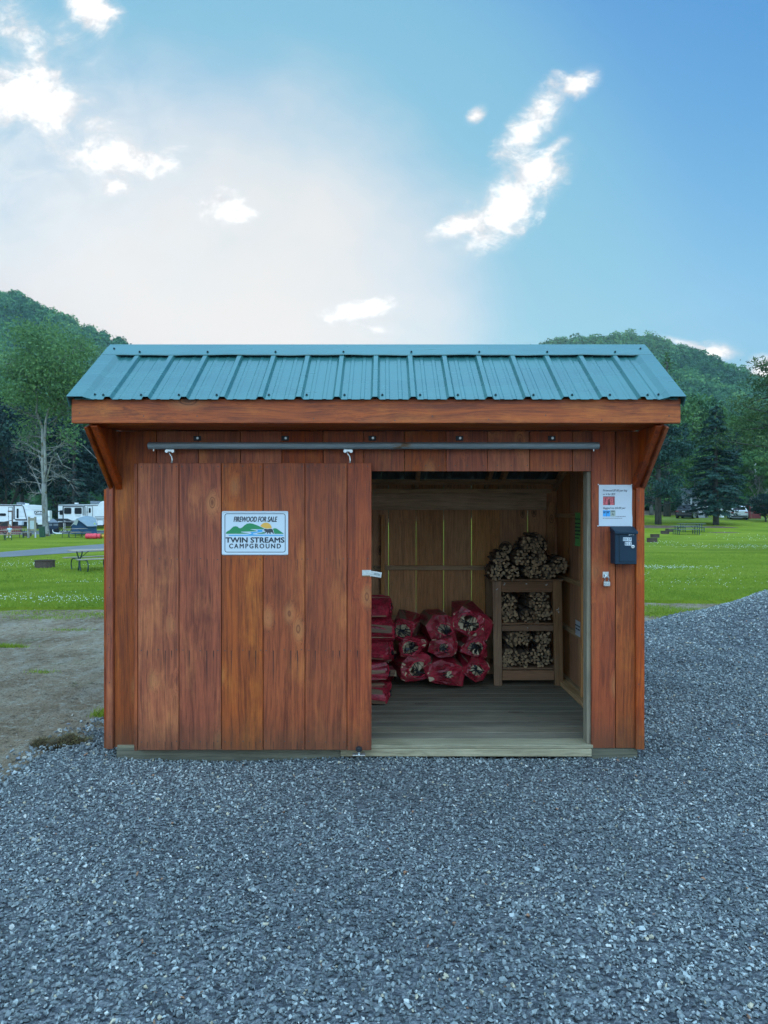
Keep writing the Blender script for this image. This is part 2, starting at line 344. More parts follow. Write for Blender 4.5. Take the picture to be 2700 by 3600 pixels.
def attrmat(name, stops, rough=0.8, transl=0.0, nscale=0.0, spec=0.3, ramp2=None):
    m, t, p = newmat(name)
    a = t.node('ShaderNodeAttribute', attribute_name='tone').outputs['Fac']
    c = t.ramp(a, stops)
    if nscale:
        n = t.noise(t.obj(), nscale, 4, 0.7); c = t.mix(t.mr(n, 0.3, 0.7, 0, 0.35), c, (0.02, 0.02, 0.025)); 
    t.put(p.inputs['Base Color'], c); p.inputs['Roughness'].default_value = rough; p.inputs['Specular IOR Level'].default_value = spec
    if transl:
        tr = t.node('ShaderNodeBsdfTranslucent'); t.l.new(c, tr.inputs[0]); mx = t.node('ShaderNodeMixShader'); mx.inputs[0].default_value = transl
        out = next(n for n in t.n if n.type == 'OUTPUT_MATERIAL')
        t.l.new(p.outputs[0], mx.inputs[1]); t.l.new(tr.outputs[0], mx.inputs[2]); t.l.new(mx.outputs[0], out.inputs[0])
    return m
M_stone = attrmat('crushed_limestone', [(0, (0.058, 0.070, 0.074)), (0.35, (0.175, 0.195, 0.198)), (0.7, (0.33, 0.355, 0.345)), (0.90, (0.55, 0.58, 0.56)), (0.95, (0.62, 0.6, 0.55)), (0.975, (0.50, 0.43, 0.30)), (1.0, (0.32, 0.16, 0.09))], 0.75, nscale=90, spec=0.4)
M_hill = attrmat('hillside_leaves', [(0, (0.022, 0.07, 0.032)), (0.45, (0.065, 0.17, 0.060)), (0.8, (0.13, 0.26, 0.075)), (1, (0.22, 0.33, 0.08))], transl=0.25)
M_leafmid = attrmat('broad_leaves', [(0, (0.025, 0.075, 0.026)), (0.5, (0.075, 0.17, 0.05)), (1, (0.16, 0.27, 0.07))], transl=0.3)
M_leafpale = attrmat('pale_thin_leaves', [(0, (0.06, 0.13, 0.055)), (0.5, (0.12, 0.23, 0.085)), (1, (0.21, 0.33, 0.11))], transl=0.35)
M_leafdark = attrmat('dark_hemlock_needles', [(0, (0.006, 0.022, 0.022)), (0.5, (0.014, 0.042, 0.036)), (1, (0.03, 0.075, 0.048))], transl=0.15)
M_spruce = attrmat('spruce_needles', [(0, (0.010, 0.036, 0.034)), (0.5, (0.022, 0.064, 0.052)), (1, (0.046, 0.105, 0.066))], transl=0.15)
M_pineleaf = attrmat('pine_needles', [(0, (0.022, 0.055, 0.028)), (0.5, (0.055, 0.105, 0.04)), (1, (0.11, 0.16, 0.05))], transl=0.2)
M_blade = attrmat('grass_blades', [(0, (0.06, 0.16, 0.014)), (0.5, (0.21, 0.29, 0.022)), (1, (0.36, 0.41, 0.05))], transl=0.3)
M_pebble = attrmat('dirt_pebbles', [(0, (0.10, 0.08, 0.06)), (0.5, (0.24, 0.21, 0.17)), (0.85, (0.36, 0.34, 0.30)), (1, (0.5, 0.48, 0.43))], 0.85)
M_sod = attrmat('dry_sod_fibres', [(0, (0.05, 0.035, 0.018)), (0.5, (0.14, 0.10, 0.045)), (0.8, (0.28, 0.23, 0.11)), (1, (0.16, 0.2, 0.05))], 0.9)
def barkmat(name, a, b, scale, mottle=None):
    m, t, p = newmat(name); o = t.obj()
    n = t.noise(t.map(o, (1, 1, 0.25)), scale, 5, 0.7); c = t.mix(t.mr(n, 0.35, 0.65), a, b)
    if mottle: c = t.mix(t.mr(t.noise(o, 2.2, 4, 0.65), 0.56, 0.6), c, mottle)
    t.put(p.inputs['Base Color'], c); p.inputs['Roughness'].default_value = 0.9; t.put(p.inputs['Normal'], t.bump(n, 0.6, 0.05)); return m
M_bark = barkmat('dark_bark', (0.035, 0.03, 0.028), (0.09, 0.08, 0.07), 6)
M_barkg = barkmat('grey_bark', (0.13, 0.12, 0.11), (0.25, 0.235, 0.22), 6)
M_barkw = barkmat('pale_mottled_bark', (0.13, 0.13, 0.12), (0.30, 0.30, 0.28), 3.5, mottle=(0.13, 0.105, 0.06))

# red netting: woven, see-through between threads
def netmat():
    m, t, p = newmat('red_mesh_net'); o = t.obj()
    n = t.noise(o, 55, 3, 0.7); n3 = t.noise(o, 9, 3)
    c = t.mix(t.mr(n3, 0.3, 0.7), (0.20, 0.006, 0.017), (0.45, 0.018, 0.042))
    t.put(p.inputs['Base Color'], c); p.inputs['Roughness'].default_value = 0.45
    tr = t.node('ShaderNodeBsdfTransparent'); mx = t.node('ShaderNodeMixShader'); t.put(mx.inputs[0], t.mr(n, 0.30, 0.60, 0.55, 0.97))
    out = next(q for q in t.n if q.type == 'OUTPUT_MATERIAL')
    t.l.new(tr.outputs[0], mx.inputs[1]); t.l.new(p.outputs[0], mx.inputs[2]); t.l.new(mx.outputs[0], out.inputs[0]); return m
M_net = netmat()

# ------------------------------------------------------------------ object helpers
def tag(o, label=None, cat=None, group=None, kind=None):
    if label: o['label'] = label
    if cat: o['category'] = cat
    if group: o['group'] = group
    if kind: o['kind'] = kind
    return o
def thing(name, loc, label, cat, group=None, rz=0):
    o = bpy.data.objects.new(name, None); COL.objects.link(o); o.location = loc; o.rotation_euler = (0, 0, rz)
    o.empty_display_size = 0.2
    return tag(o, label, cat, group)
def link(name, me, parent=None, loc=(0, 0, 0), rot=(0, 0, 0)):
    o = bpy.data.objects.new(name, me); COL.objects.link(o)
    o.parent = parent; o.location = loc; o.rotation_euler = rot
    return o
class MB:
    def __init__(s): s.v = []; s.f = []; s.mi = []
    def add(s, vs_, fs, mi=0):
        k = len(s.v); s.v += [tuple(v) for v in vs_]; s.f += [tuple(i+k for i in f) for f in fs]; s.mi += [mi]*len(fs); return s
    def box(s, x0, x1, y0, y1, z0, z1, mi=0):
        return s.add([(x0, y0, z0), (x1, y0, z0), (x1, y1, z0), (x0, y1, z0), (x0, y0, z1), (x1, y0, z1), (x1, y1, z1), (x0, y1, z1)],
                     [(0, 3, 2, 1), (4, 5, 6, 7), (0, 1, 5, 4), (1, 2, 6, 5), (2, 3, 7, 6), (3, 0, 4, 7)], mi)
    def prism(s, poly, axis, a, b, mi=0):      # poly in the other two axes, extruded from a to b along axis
        n = len(poly)
        def P(p, t): return {'x': (t, p[0], p[1]), 'y': (p[0], t, p[1]), 'z': (p[0], p[1], t)}[axis]
        vs_ = [P(p, a) for p in poly]+[P(p, b) for p in poly]
        fs = [tuple(range(n)), tuple(range(2*n-1, n-1, -1))]+[(i, i+n, (i+1) % n+n, (i+1) % n) for i in range(n)]
        return s.add(vs_, fs, mi)
    def tube(s, pts, r, n=8, mi=0, caps=True):
        pts = [Vector(p) for p in pts]; rs = r if hasattr(r, '__len__') else [r]*len(pts)
        rings = []; up = Vector((0.0137, 0.0291, 1)).normalized()
        for i, p in enumerate(pts):
            d = (pts[min(i+1, len(pts)-1)]-pts[max(i-1, 0)]).normalized()
            if abs(d.dot(up)) > 0.98: a = d.cross(Vector((1, 0.1, 0))).normalized()
            else: a = d.cross(up).normalized()
            if rings and a.dot(pa) < 0: a = -a
            pa = a; b = d.cross(a)
            rings.append([p+(a*math.cos(2*PI*k/n)+b*math.sin(2*PI*k/n))*rs[i] for k in range(n)])
        vs_ = [v for rg in rings for v in rg]; fs = []
        for i in range(len(pts)-1):
            for k in range(n):
                fs.append((i*n+k, i*n+(k+1) % n, (i+1)*n+(k+1) % n, (i+1)*n+k))
        if caps: fs += [tuple(range(n-1, -1, -1)), tuple(range((len(pts)-1)*n, len(pts)*n))]
        return s.add(vs_, fs, mi)
    def mesh(s, name, mats, bevel=0.0, smooth=False):
        me = bpy.data.meshes.new(name); me.from_pydata(s.v, [], s.f); 
        for m in (mats if isinstance(mats, (list, tuple)) else [mats]): me.materials.append(m)
        me.polygons.foreach_set('material_index', s.mi)
        bm = bmesh.new(); bm.from_mesh(me); bmesh.ops.recalc_face_normals(bm, faces=bm.faces)
        if bevel: bmesh.ops.bevel(bm, geom=[e for e in bm.edges if len(e.link_faces) == 2 and e.calc_face_angle(0) > 0.5], offset=bevel, segments=1, affect='EDGES', clamp_overlap=True)
        bm.to_mesh(me); bm.free()
        if smooth: me.polygons.foreach_set('use_smooth', [True]*len(me.polygons))
        return me
    def put(s, name, mats, parent=None, bevel=0.0, smooth=False, loc=(0, 0, 0), rot=(0, 0, 0)):
        return link(name, s.mesh(name, mats, bevel, smooth), parent, loc, rot)
def box(name, mat, parent, x0, x1, y0, y1, z0, z1, bevel=0.002, label=None):
    o = MB().box(x0, x1, y0, y1, z0, z1).put(name, mat, parent, bevel)
    if label: o['label'] = label
    return o
def npmesh(name, V, Fc, mat, tone=None, smooth=False):
    """V (n,3), Fc (m,k) constant k; tone per vertex"""
    me = bpy.data.meshes.new(name); V = np.asarray(V, np.float32); Fc = np.asarray(Fc, np.int32); m_, k = Fc.shape
    me.vertices.add(len(V)); me.vertices.foreach_set('co', V.ravel())
    me.loops.add(m_*k); me.loops.foreach_set('vertex_index', Fc.ravel())
    me.polygons.add(m_); me.polygons.foreach_set('loop_start', np.arange(0, m_*k, k, dtype=np.int32)); me.polygons.foreach_set('loop_total', np.full(m_, k, np.int32))
    me.update(calc_edges=True)
    if tone is not None:
        a = me.attributes.new('tone', 'FLOAT', 'POINT'); a.data.foreach_set('value', np.asarray(tone, np.float32))
    me.polygons.foreach_set('use_smooth', np.full(m_, smooth, bool))
    me.materials.append(mat); return me
def text_mesh(txt, mat, parent, x0, x1, z0, z1, y, bold=0.0, shear=0.0, name='lettering', rot=None, keep=False, spacing=1.0):
    """flat lettering fitted into a rectangle on a plane facing -Y"""
    cu = bpy.data.curves.new(name, 'FONT'); cu.body = txt; cu.size = 1.0; cu.shear = shear; cu.offset = 0.0; cu.space_character = spacing; cu.extrude = 0.0; cu.resolution_u = 3
    tmp = bpy.data.objects.new('tmp', cu); COL.objects.link(tmp)
    dg = bpy.context.evaluated_depsgraph_get(); me = bpy.data.meshes.new_from_object(tmp.evaluated_get(dg))
    bpy.data.objects.remove(tmp); bpy.data.curves.remove(cu)
    n = len(me.vertices); co = np.zeros(n*3, np.float32); me.vertices.foreach_get('co', co); co = co.reshape(-1, 3)
    mn, mx = co.min(0), co.max(0)
    out = np.zeros_like(co)
    out[:, 0] = x0+(co[:, 0]-mn[0])/(mx[0]-mn[0])*(x1-x0); out[:, 2] = z0+(co[:, 1]-mn[1])/(mx[1]-mn[1])*(z1-z0); out[:, 1] = y
    me.vertices.foreach_set('co', out.ravel())
    if bold:                                     # heavier strokes: the same letters laid again beside themselves, each a hair above the last
        V0_ = out.copy(); F0_ = [tuple(p.vertices) for p in me.polygons]; V_ = []; F_ = []; d_ = bold*(z1-z0)
        for i_, (a_, b_) in enumerate(((0, 0), (1, 0), (-1, 0), (.5, .8), (-.5, -.8))):
            q_ = V0_.copy(); q_[:, 0] += a_*d_; q_[:, 2] += b_*d_; q_[:, 1] -= i_*.00006; F_ += [tuple(v+len(V_) for v in f) for f in F0_]; V_ += [tuple(v) for v in q_]
        me = bpy.data.meshes.new(name); me.from_pydata(V_, [], F_)
    me.materials.clear(); me.materials.append(mat); me.update()
    return link(name, me, parent)
def smoothpoly(pts, closed=True, n=6):
    """Catmull-Rom through points"""
    out = []; N = len(pts)
    for i in range(N):
        p0, p1, p2, p3 = [Vector(pts[(i+k) % N]) for k in (-1, 0, 1, 2)]
        for j in range(n):
            t = j/n
            out.append(tuple(0.5*((2*p1)+(-p0+p2)*t+(2*p0-5*p1+4*p2-p3)*t*t+(-p0+3*p1-3*p2+p3)*t**3)))
    return out

# ------------------------------------------------------------------ terrain
def ss(a, b, x):
    t = np.clip((np.asarray(x, float)-a)/(b-a), 0, 1); return t*t*(3-2*t)
PROF = [(-2500, .30), (-900, .37), (-300, .34), (0, .304), (84, .297), (127, .286), (190, .274), (253, .264), (270, .254), (333, .249), (380, .240), (439, .230), (498, .220), (620, .200), (800, .183), (1000, .170), (1350, .168), (1650, .18), (1820, .203), (1880, .219), (1950, .231), (2050, .237), (2150, .239), (2232, .2386), (2320, .2314), (2421, .220), (2469, .211), (2516, .204), (2595, .192), (2659, .179), (2700, .173), (3000, .13), (3500, .10), (5000, .12)]
PX = np.array([p[0] for p in PROF], float); PE = np.array([p[1] for p in PROF])
YH0, YR = 135.0, 520.0
def terr(x, y):
    x = np.asarray(x, float); y = np.asarray(y, float)
    yy = np.maximum(y, 1.0); u = (x-CAMX)/yy
    z = -0.5*ss(12, 26, y)
    r = ss(-0.05, 0.25, u)
    z = z+r*np.interp(y, [0, 56, 64, 75, 82, 100, 135, 900], [0, 0, 0.25, 0.85, 1.38, 1.7, 1.5, 1.5])
    e = np.interp(1350+u*F, PX, PE)
    t = np.clip((y-YH0)/(YR-YH0), 0, 1)
    h = e*np.minimum(y, YR)*(0.25*t+0.75*t**0.8)*ss(0, 0.08, t)
    h = h-np.maximum(y-YR, 0)*0.12
    return z+np.maximum(h, -5)*(y > YH0)
def mound(x, y):
    x = np.asarray(x, float); y = np.asarray(y, float); dx_ = x-5.2; dx_ = np.where(dx_ > 0, dx_*0.45, dx_)
    a = 0.56*ss(0, 1, 1-np.hypot(dx_, y-9.45)/1.65); b = 0.08*ss(0, 1, 1-np.hypot((x-6.2)*.8, y-8.3)/2.9)
    return (a+b)*(1+.06*np.sin(x*4.1+y*2.3)+.04*np.sin(x*7.3-y*5.1))
def vnoise(x, y, s, seed=0.0):
    return noise.noise(Vector((x*s+seed, y*s-seed*0.7, seed)))
def onground(px, py):
    """ground point under a pixel of the full-size photo"""
    u = (px-1350)/F; v = (1800-py)/F; y = 6.0
    while y < 130:
        if CAMZ+v*y <= float(terr(CAMX+u*y, y)): break
        y += 0.05
    return CAMX+u*y, y, float(terr(CAMX+u*y, y))
def atdepth(px, Y): x = CAMX+(px-1350)/F*Y; return x, Y, float(terr(x, Y))
# ------------------------------------------------------------------ setting
def grid(name, xs, ys, zf, mat, keep=None):
    X, Y = np.meshgrid(xs, ys); Z = zf(X, Y)
    V = np.stack([X.ravel(), Y.ravel(), Z.ravel()], 1); nx = len(xs)
    i, j = np.meshgrid(np.arange(nx-1), np.arange(len(ys)-1)); a = (j*nx+i).ravel()
    Fc = np.stack([a, a+1, a+nx+1, a+nx], 1)
    if keep is not None:
        c = V[Fc].mean(1); Fc = Fc[keep(c[:, 0], c[:, 1])]
        used = np.unique(Fc); mp = np.full(len(V), -1); mp[used] = np.arange(len(used)); V = V[used]; Fc = mp[Fc]
    o = link(name, npmesh(name, V, Fc, mat, smooth=True)); o['kind'] = 'structure'; return o
def nonlin(a, b, n, p=2.5):
    t = np.linspace(-1, 1, n); s_ = np.sign(t)*np.abs(t)**p
    return np.where(t < 0, -s_*a, s_*b)
gx = np.unique(np.concatenate([np.linspace(-14, 14, 141), np.linspace(-60, 60, 61), np.linspace(-700, 700, 21)]))
gy = np.unique(np.concatenate([np.linspace(-2, 20, 111), np.linspace(20, 135, 70), np.array([-60., -20., 150.])]))
def zground(X, Y):
    return terr(X, Y)-0.035-0.10*ss(-2.1, -1.6, X)*ss(10.6, 9.6, Y)*(X < 30)+0.02*np.sin(X*1.3+Y*0.7)*np.sin(Y*1.1)*ss(-2.5, -4, X)
ground = grid('ground', gx, gy, zground, M_dirt)

def lawn_edge(x):
    x = float(x)
    return 12.35+1.15*float(ss(0, 3.2, x))+0.22*vnoise(x, 0, 0.9, 3.1)+0.1*vnoise(x, 0, 4.0, 7.7)
# lawn: a turf sheet that starts at an irregular edge
lx = np.unique(np.concatenate([np.linspace(-16, 16, 321), np.linspace(-110, 110, 56), np.array([-400., -200., 200., 400.])]))
edge = np.array([lawn_edge(x) for x in lx])
ts = np.unique(np.concatenate([np.linspace(0, 1, 30)**1.6*14/140, np.linspace(0.1, 1, 60)]))
X = np.repeat(lx[None, :], len(ts), 0); Y = edge[None, :]+(140-edge[None, :])*ts[:, None]
Z = terr(X, Y)+0.012
for j in range(6):
    Z[j] += 0.018*math.sin(min(1, j/5)*PI/2)-(0.05 if j == 0 else 0)
Z[6:] += 0.018
i, j = np.meshgrid(np.arange(len(lx)-1), np.arange(len(ts)-1)); a = (j*len(lx)+i).ravel()
lawn = link('lawn', npmesh('lawn', np.stack([X.ravel(), Y.ravel(), Z.ravel()], 1), np.stack([a, a+1, a+len(lx)+1, a+len(lx)], 1), M_grass, smooth=True)); lawn['kind'] = 'structure'

# asphalt lane across the left lawn, between photo points (near edge, far edge)
def strip(name, near, far, mat, dz, n=30):
    A = [onground(*p) for p in near]; B = [onground(*p) for p in far]; V = []; Fc = []
    def lerp(P, t):
        k = t*(len(P)-1); i_ = min(int(k), len(P)-2); f = k-i_; return [P[i_][q]*(1-f)+P[i_+1][q]*f for q in (0, 1)]
    for i_ in range(n+1):
        for P in (A, B):
            x, y = lerp(P, i_/n); V.append((x, y, float(terr(x, y))+dz))
    for i_ in range(n): Fc.append((2*i_, 2*i_+2, 2*i_+3, 2*i_+1))
    o = link(name, npmesh(name, V, Fc, mat, smooth=True)); o['kind'] = 'structure'; return o
strip('road', [(-900, 2010), (-300, 1984), (0, 1963), (200, 1950), (387, 1938), (700, 1920), (1100, 1905)], [(-900, 1975), (-300, 1960), (0, 1944), (200, 1927), (387, 1913), (700, 1900), (1100, 1892)], M_asph, 0.045)
strip('camp_road', [(-900, 1884), (0, 1882), (200, 1879), (387, 1876), (700, 1872)], [(-900, 1868), (0, 1868), (200, 1867), (387, 1866), (700, 1864)], M_asph, 0.045)
strip('driveway', [(2330, 1830), (2500, 1829), (2760, 1829)], [(2330, 1822), (2500, 1821.5), (2760, 1821.5)], M_asph, 0.05)

# gravel
def gleft(y):
    y = float(y)
    if y < 4.4: b = -2.38-(4.4-y)*0.6
    else: b = float(np.interp(y, [4.4, 5.0, 5.75, 6.2, 7.5], [-2.38, -2.40, -2.2, -1.95, -1.84]))
    return b+0.07*vnoise(y, 0, 2.2, 1.3)
def gfar(x):
    return 10.9+0.25*vnoise(x, 0, 1.1, 5.5)+max(0, (x-3.8))*0.9
GL_Y = np.linspace(0, 14, 141); GL = np.array([gleft(y) for y in GL_Y]); GF_X = np.linspace(-4, 14, 181); GFv = np.array([gfar(x) for x in GF_X])
def gz(x, y):
    x = np.asarray(x, float); y = np.asarray(y, float)
    heap = 0.035*np.exp(-((x-0.9)/1.0)**2-((y-4.72)/0.22)**2)+0.014*np.sin(x*0.9+0.5)*np.sin(y*1.1)+0.012*np.sin(x*3.1+y*1.7)
    edge_ = np.clip((x-np.interp(y, GL_Y, GL))/0.35, 0, 1)*np.clip((np.interp(x, GF_X, GFv)-y)/0.4, 0, 1)
    nearshed = np.exp(-np.maximum(0, np.abs(y-5.4)-0.7)**2*3)*np.exp(-np.maximum(0, np.abs(x)-1.8)**2*6)
    return mound(x, y)+(heap-0.01*nearshed)*edge_-0.035*(1-edge_)+terr(x, y)*0.5
def inshed(x, y): return (np.abs(x) < 1.80) & (y > 4.90) & (y < 7.2)
def ing(x, y):
    return (x > np.interp(y, GL_Y, GL)) & (y < np.interp(x, GF_X, GFv)) & (y > 0.5) & ~((x < 1.84) & (y > 7.2)) & ~inshed(x, y)
grid('gravel_bed', np.linspace(-4, 10, 281), np.linspace(0.5, 15, 291), lambda X, Y: gz(X, Y)-0.004, M_gbed, keep=lambda x, y: ing(x, y))
def hull_template(n, flat_, seed):
    r_ = random.Random(seed); bm = bmesh.new()
    for _ in range(n):
        v = Vector((r_.gauss(0, 1), r_.gauss(0, 1), r_.gauss(0, 1))).normalized()*r_.uniform(0.8, 1.0)
        bm.verts.new((v.x*r_.uniform(.8, 1.1), v.y*0.72, v.z*flat_))
    res = bmesh.ops.convex_hull(bm, input=bm.verts); 
    bmesh.ops.delete(bm, geom=[v for v in bm.verts if not v.link_faces], context='VERTS')
    bmesh.ops.triangulate(bm, faces=bm.faces); bm.verts.ensure_lookup_table(); bm.verts.index_update()
    V = np.array([v.co[:] for v in bm.verts]); Fc = np.array([[v.index for v in f.verts] for f in bm.faces]); bm.free(); return V, Fc
TPL = [hull_template(8+(k % 3), (0.45, 0.6, 0.75)[k % 3], k) for k in range(18)]
def scatter(P, size, tone, tpl=TPL, tilt=0.45, seed=1):
    """joined stones: positions (n,3), size (n,), tone (n,)"""
    r_ = np.random.default_rng(seed); n = len(P); which = r_.integers(0, len(tpl), n); Vs = []; Fs = []; Ts = []; base_ = 0
    for k, (V, Fc) in enumerate(tpl):
        ix = np.where(which == k)[0]; m_ = len(ix)
        if not m_: continue
        az = r_.uniform(0, 2*PI, m_); tl = r_.normal(0, tilt, m_); tl2 = r_.normal(0, tilt, m_)
        asp = r_.uniform(0.75, 1.3, (m_, 1, 3))
        v = V[None]*asp*size[ix][:, None, None]
        c, s_ = np.cos(tl)[:, None], np.sin(tl)[:, None]
        x, y, z = v[..., 0], v[..., 1], v[..., 2]; y, z = y*c-z*s_, y*s_+z*c
        c, s_ = np.cos(tl2)[:, None], np.sin(tl2)[:, None]; x, z = x*c-z*s_, x*s_+z*c
        c, s_ = np.cos(az)[:, None], np.sin(az)[:, None]; x, y = x*c-y*s_, x*s_+y*c
        vv = np.stack([x, y, z], -1)+P[ix][:, None, :]
        Vs.append(vv.reshape(-1, 3)); nv = len(V)
        Fs.append((Fc[None]+(np.arange(m_)*nv)[:, None, None]+base_).reshape(-1, 3)); base_ += m_*nv
        Ts.append(np.repeat(tone[ix], nv))
    return np.concatenate(Vs), np.concatenate(Fs), np.concatenate(Ts)
def gravel_patch(xr, yr, dens, smin, smax, seed):
    r_ = np.random.default_rng(seed); n = int((xr[1]-xr[0])*(yr[1]-yr[0])*dens)
    x = r_.uniform(*xr, n); y = r_.uniform(*yr, n); k = ing(x, y) & (np.abs(x-CAMX) < 0.62*y+1.0) ; x, y = x[k], y[k]; n = len(x)
    s_ = smin+(smax-smin)*r_.beta(1.3, 3.2, n)
    t = np.clip(r_.beta(1.5, 2.0, n)*0.90, 0, 0.92); t = np.clip(t+0.10*np.sin(x*2.1+1.3*np.sin(y*1.7))*np.sin(y*2.6+x*.8)+0.22*ss(0.05, 0.3, mound(x, y)), 0, .93); t[r_.random(n) < 0.02] = 0.945; q = r_.random(n); t[q < 0.016] = 0.975; t[q > 0.9965] = 1.0
    # patches with more fines or paler dust
    z = gz(x, y)+s_*r_.uniform(-0.1, 0.55, n)
    return np.stack([x, y, z], 1), s_, t
parts = [gravel_patch((-3.2, 3.4), (1.7, 3.4), 4300, 0.0055, 0.0195, 1), gravel_patch((-3.2, 3.8), (3.4, 4.92), 4000, 0.0055, 0.019, 2),
         gravel_patch((1.8, 4.6), (4.9, 7.5), 2700, 0.008, 0.023, 3), gravel_patch((1.8, 7.6), (7.5, 13.5), 1700, 0.010, 0.028, 4), gravel_patch((-2.7, -1.8), (4.9, 7.5), 3600, 0.008, 0.024, 5)]
# coarser spill along the dirt edge
r_ = np.random.default_rng(11); ys_ = r_.uniform(3.6, 6.0, 500); xs_ = np.interp(ys_, GL_Y, GL)+r_.normal(0, 0.09, 500)-0.02
parts.append((np.stack([xs_, ys_, gz(xs_, ys_)*0+0.0], 1), r_.uniform(0.010, 0.024, 500), np.clip(r_.beta(2, 2, 500)*0.9, 0, .93)))
P = np.concatenate([p[0] for p in parts]); S = np.concatenate([p[1] for p in parts]); T = np.concatenate([p[2] for p in parts])
# tan, dusty patch in the foreground
d = np.exp(-(((P[:, 0]-0.66)/0.13)**2+((P[:, 1]-3.12)/0.07)**2)); T = np.where((d > 0.35) & (rng.random(len(T)) < 0.5*d), 0.965, T); S = np.where(d > 0.4, S*0.6, S)
V, Fc, Tn = scatter(P, S, T)
gr = link('gravel', npmesh('gravel', V, Fc, M_stone, Tn)); tag(gr, 'blue grey crushed stone gravel spread around the shed and heaped on the right', 'gravel', kind='stuff')
print('gravel tris', len(Fc))
# pebbles lying on the dirt
n = 16000; x = rng.uniform(-9, 6.5, n); y = rng.uniform(4.2, 13.2, n)
k = ~ing(x, y) & ~inshed(x, y) & ~((np.abs(x) < 1.9) & (y > 4.8) & (y < 7.3)) & (np.abs(x) < 0.62*y+.3); x, y = x[k], y[k]; n = len(x)
s_ = 0.004+0.022*rng.beta(.8, 7, n)
V, Fc, Tn = scatter(np.stack([x, y, zground(x, y)+s_*0.2], 1), s_, rng.random(n), seed=9)
tag(link('pebbles', npmesh('pebbles', V, Fc, M_pebble, Tn)), 'small stones and grit scattered over the bare dirt', 'pebbles', kind='stuff')

# grass blades
def blades(P, h, wd, tone, seed=3, lean=0.5):
    r_ = np.random.default_rng(seed); n = len(P); az = r_.uniform(0, 2*PI, n); dx_, dy_ = np.cos(az)*wd/2, np.sin(az)*wd/2
    a = P.copy(); a[:, 0] -= dx_; a[:, 1] -= dy_; b = P.copy(); b[:, 0] += dx_; b[:, 1] += dy_; c = P.copy()
    c[:, 0] += r_.normal(0, lean, n)*h; c[:, 1] += r_.normal(0, lean, n)*h; c[:, 2] += h
    V = np.stack([a, b, c], 1).reshape(-1, 3); return V, np.arange(3*n).reshape(-1, 3), np.repeat(tone, 3)
PB = []; HB = []; WB = []; TB = []
def addblades(x, y, h, wd, tone, z=None):
    z = terr(x, y)+0.02 if z is None else z
    PB.append(np.stack([x, y, z], 1)); HB.append(h); WB.append(wd); TB.append(tone)
ex = np.interp
for (x0, x1, y0, y1, dn, hh, ww) in ((-11, -3.5, 12.0, 20, 900, .045, .012), (3.5, 13.5, 13.0, 21, 620, .045, .013), (-18, -7, 20, 34, 130, .055, .03), (7, 22, 21, 38, 110, .055, .03)):
    n = int((x1-x0)*(y1-y0)*dn); x = rng.uniform(x0, x1, n); y = y0+(y1-y0)*rng.random(n)**1.4
    k = (y > np.interp(x, lx, edge)+rng.normal(0, 0.03, n)) & (np.abs(x) < 0.62*y) & (np.abs(x) > 0.30*y); x, y = x[k], y[k]; n = len(x)
    pt = np.array([noise.noise(Vector((a*0.9, b*0.5, 0))) for a, b in zip(x, y)])*0.5+0.5
    addblades(x, y, hh*(0.4+rng.random(n)), np.full(n, ww), np.clip(pt*0.6+rng.random(n)*0.45, 0, 1))
# sparse tufts on the dirt, as in the photo
def tuft(cx, cy, rx, ry, n, h, tmin=0.2, tmax=1.0):
    x = rng.normal(cx, rx/2, n); y = rng.normal(cy, ry/2, n); k = ~inshed(x, y) & ~ing(x, y); x, y = x[k], y[k]; n = len(x)
    addblades(x, y, h*(0.3+rng.random(n)), np.full(n, 0.009), rng.uniform(tmin, tmax, n), z=zground(x, y))
for (px, py, rx, ry, n, h) in ((25, 2265, .22, .05, 500, .05), (368, 2500, .10, .08, 260, .06), (395, 2520, .05, .1, 120, .05), (60, 2150, 1.2, .3, 900, .03), (180, 2165, .8, .2, 600, .03), (330, 2155, .5, .25, 500, .03), (240, 2203, .4, .08, 200, .03), (145, 2355, .16, .06, 90, .04),
                              (2290, 2130, .6, .5, 1400, .04), (2370, 2140, .9, .35, 1600, .04), (2500, 2110, .8, .3, 1200, .04), (2330, 2150, .6, .12, 900, .04), (2300, 2155, .5, .2, 900, .04), (2390, 2165, .35, .12, 700, .05), (2345, 2148, .4, .1, 700, .05), (2420, 2178, .2, .08, 300, .05), (2280, 2185, .3, .1, 200, .03), (2640, 2090, .6, .2, 700, .03)):
    v = (1800-py)/F; Y_ = -CAMZ/v; tuft(CAMX+(px-1350)/F*Y_, Y_, rx, ry, n, h)
Pb = np.concatenate(PB); V, Fc, Tn = blades(Pb, np.concatenate(HB), np.concatenate(WB), np.concatenate(TB))
tag(link('grass', npmesh('grass', V, Fc, M_blade, Tn)), 'short green lawn grass with sparse tufts at its edge on the dirt', 'grass', kind='stuff')
print('blades', len(Fc))
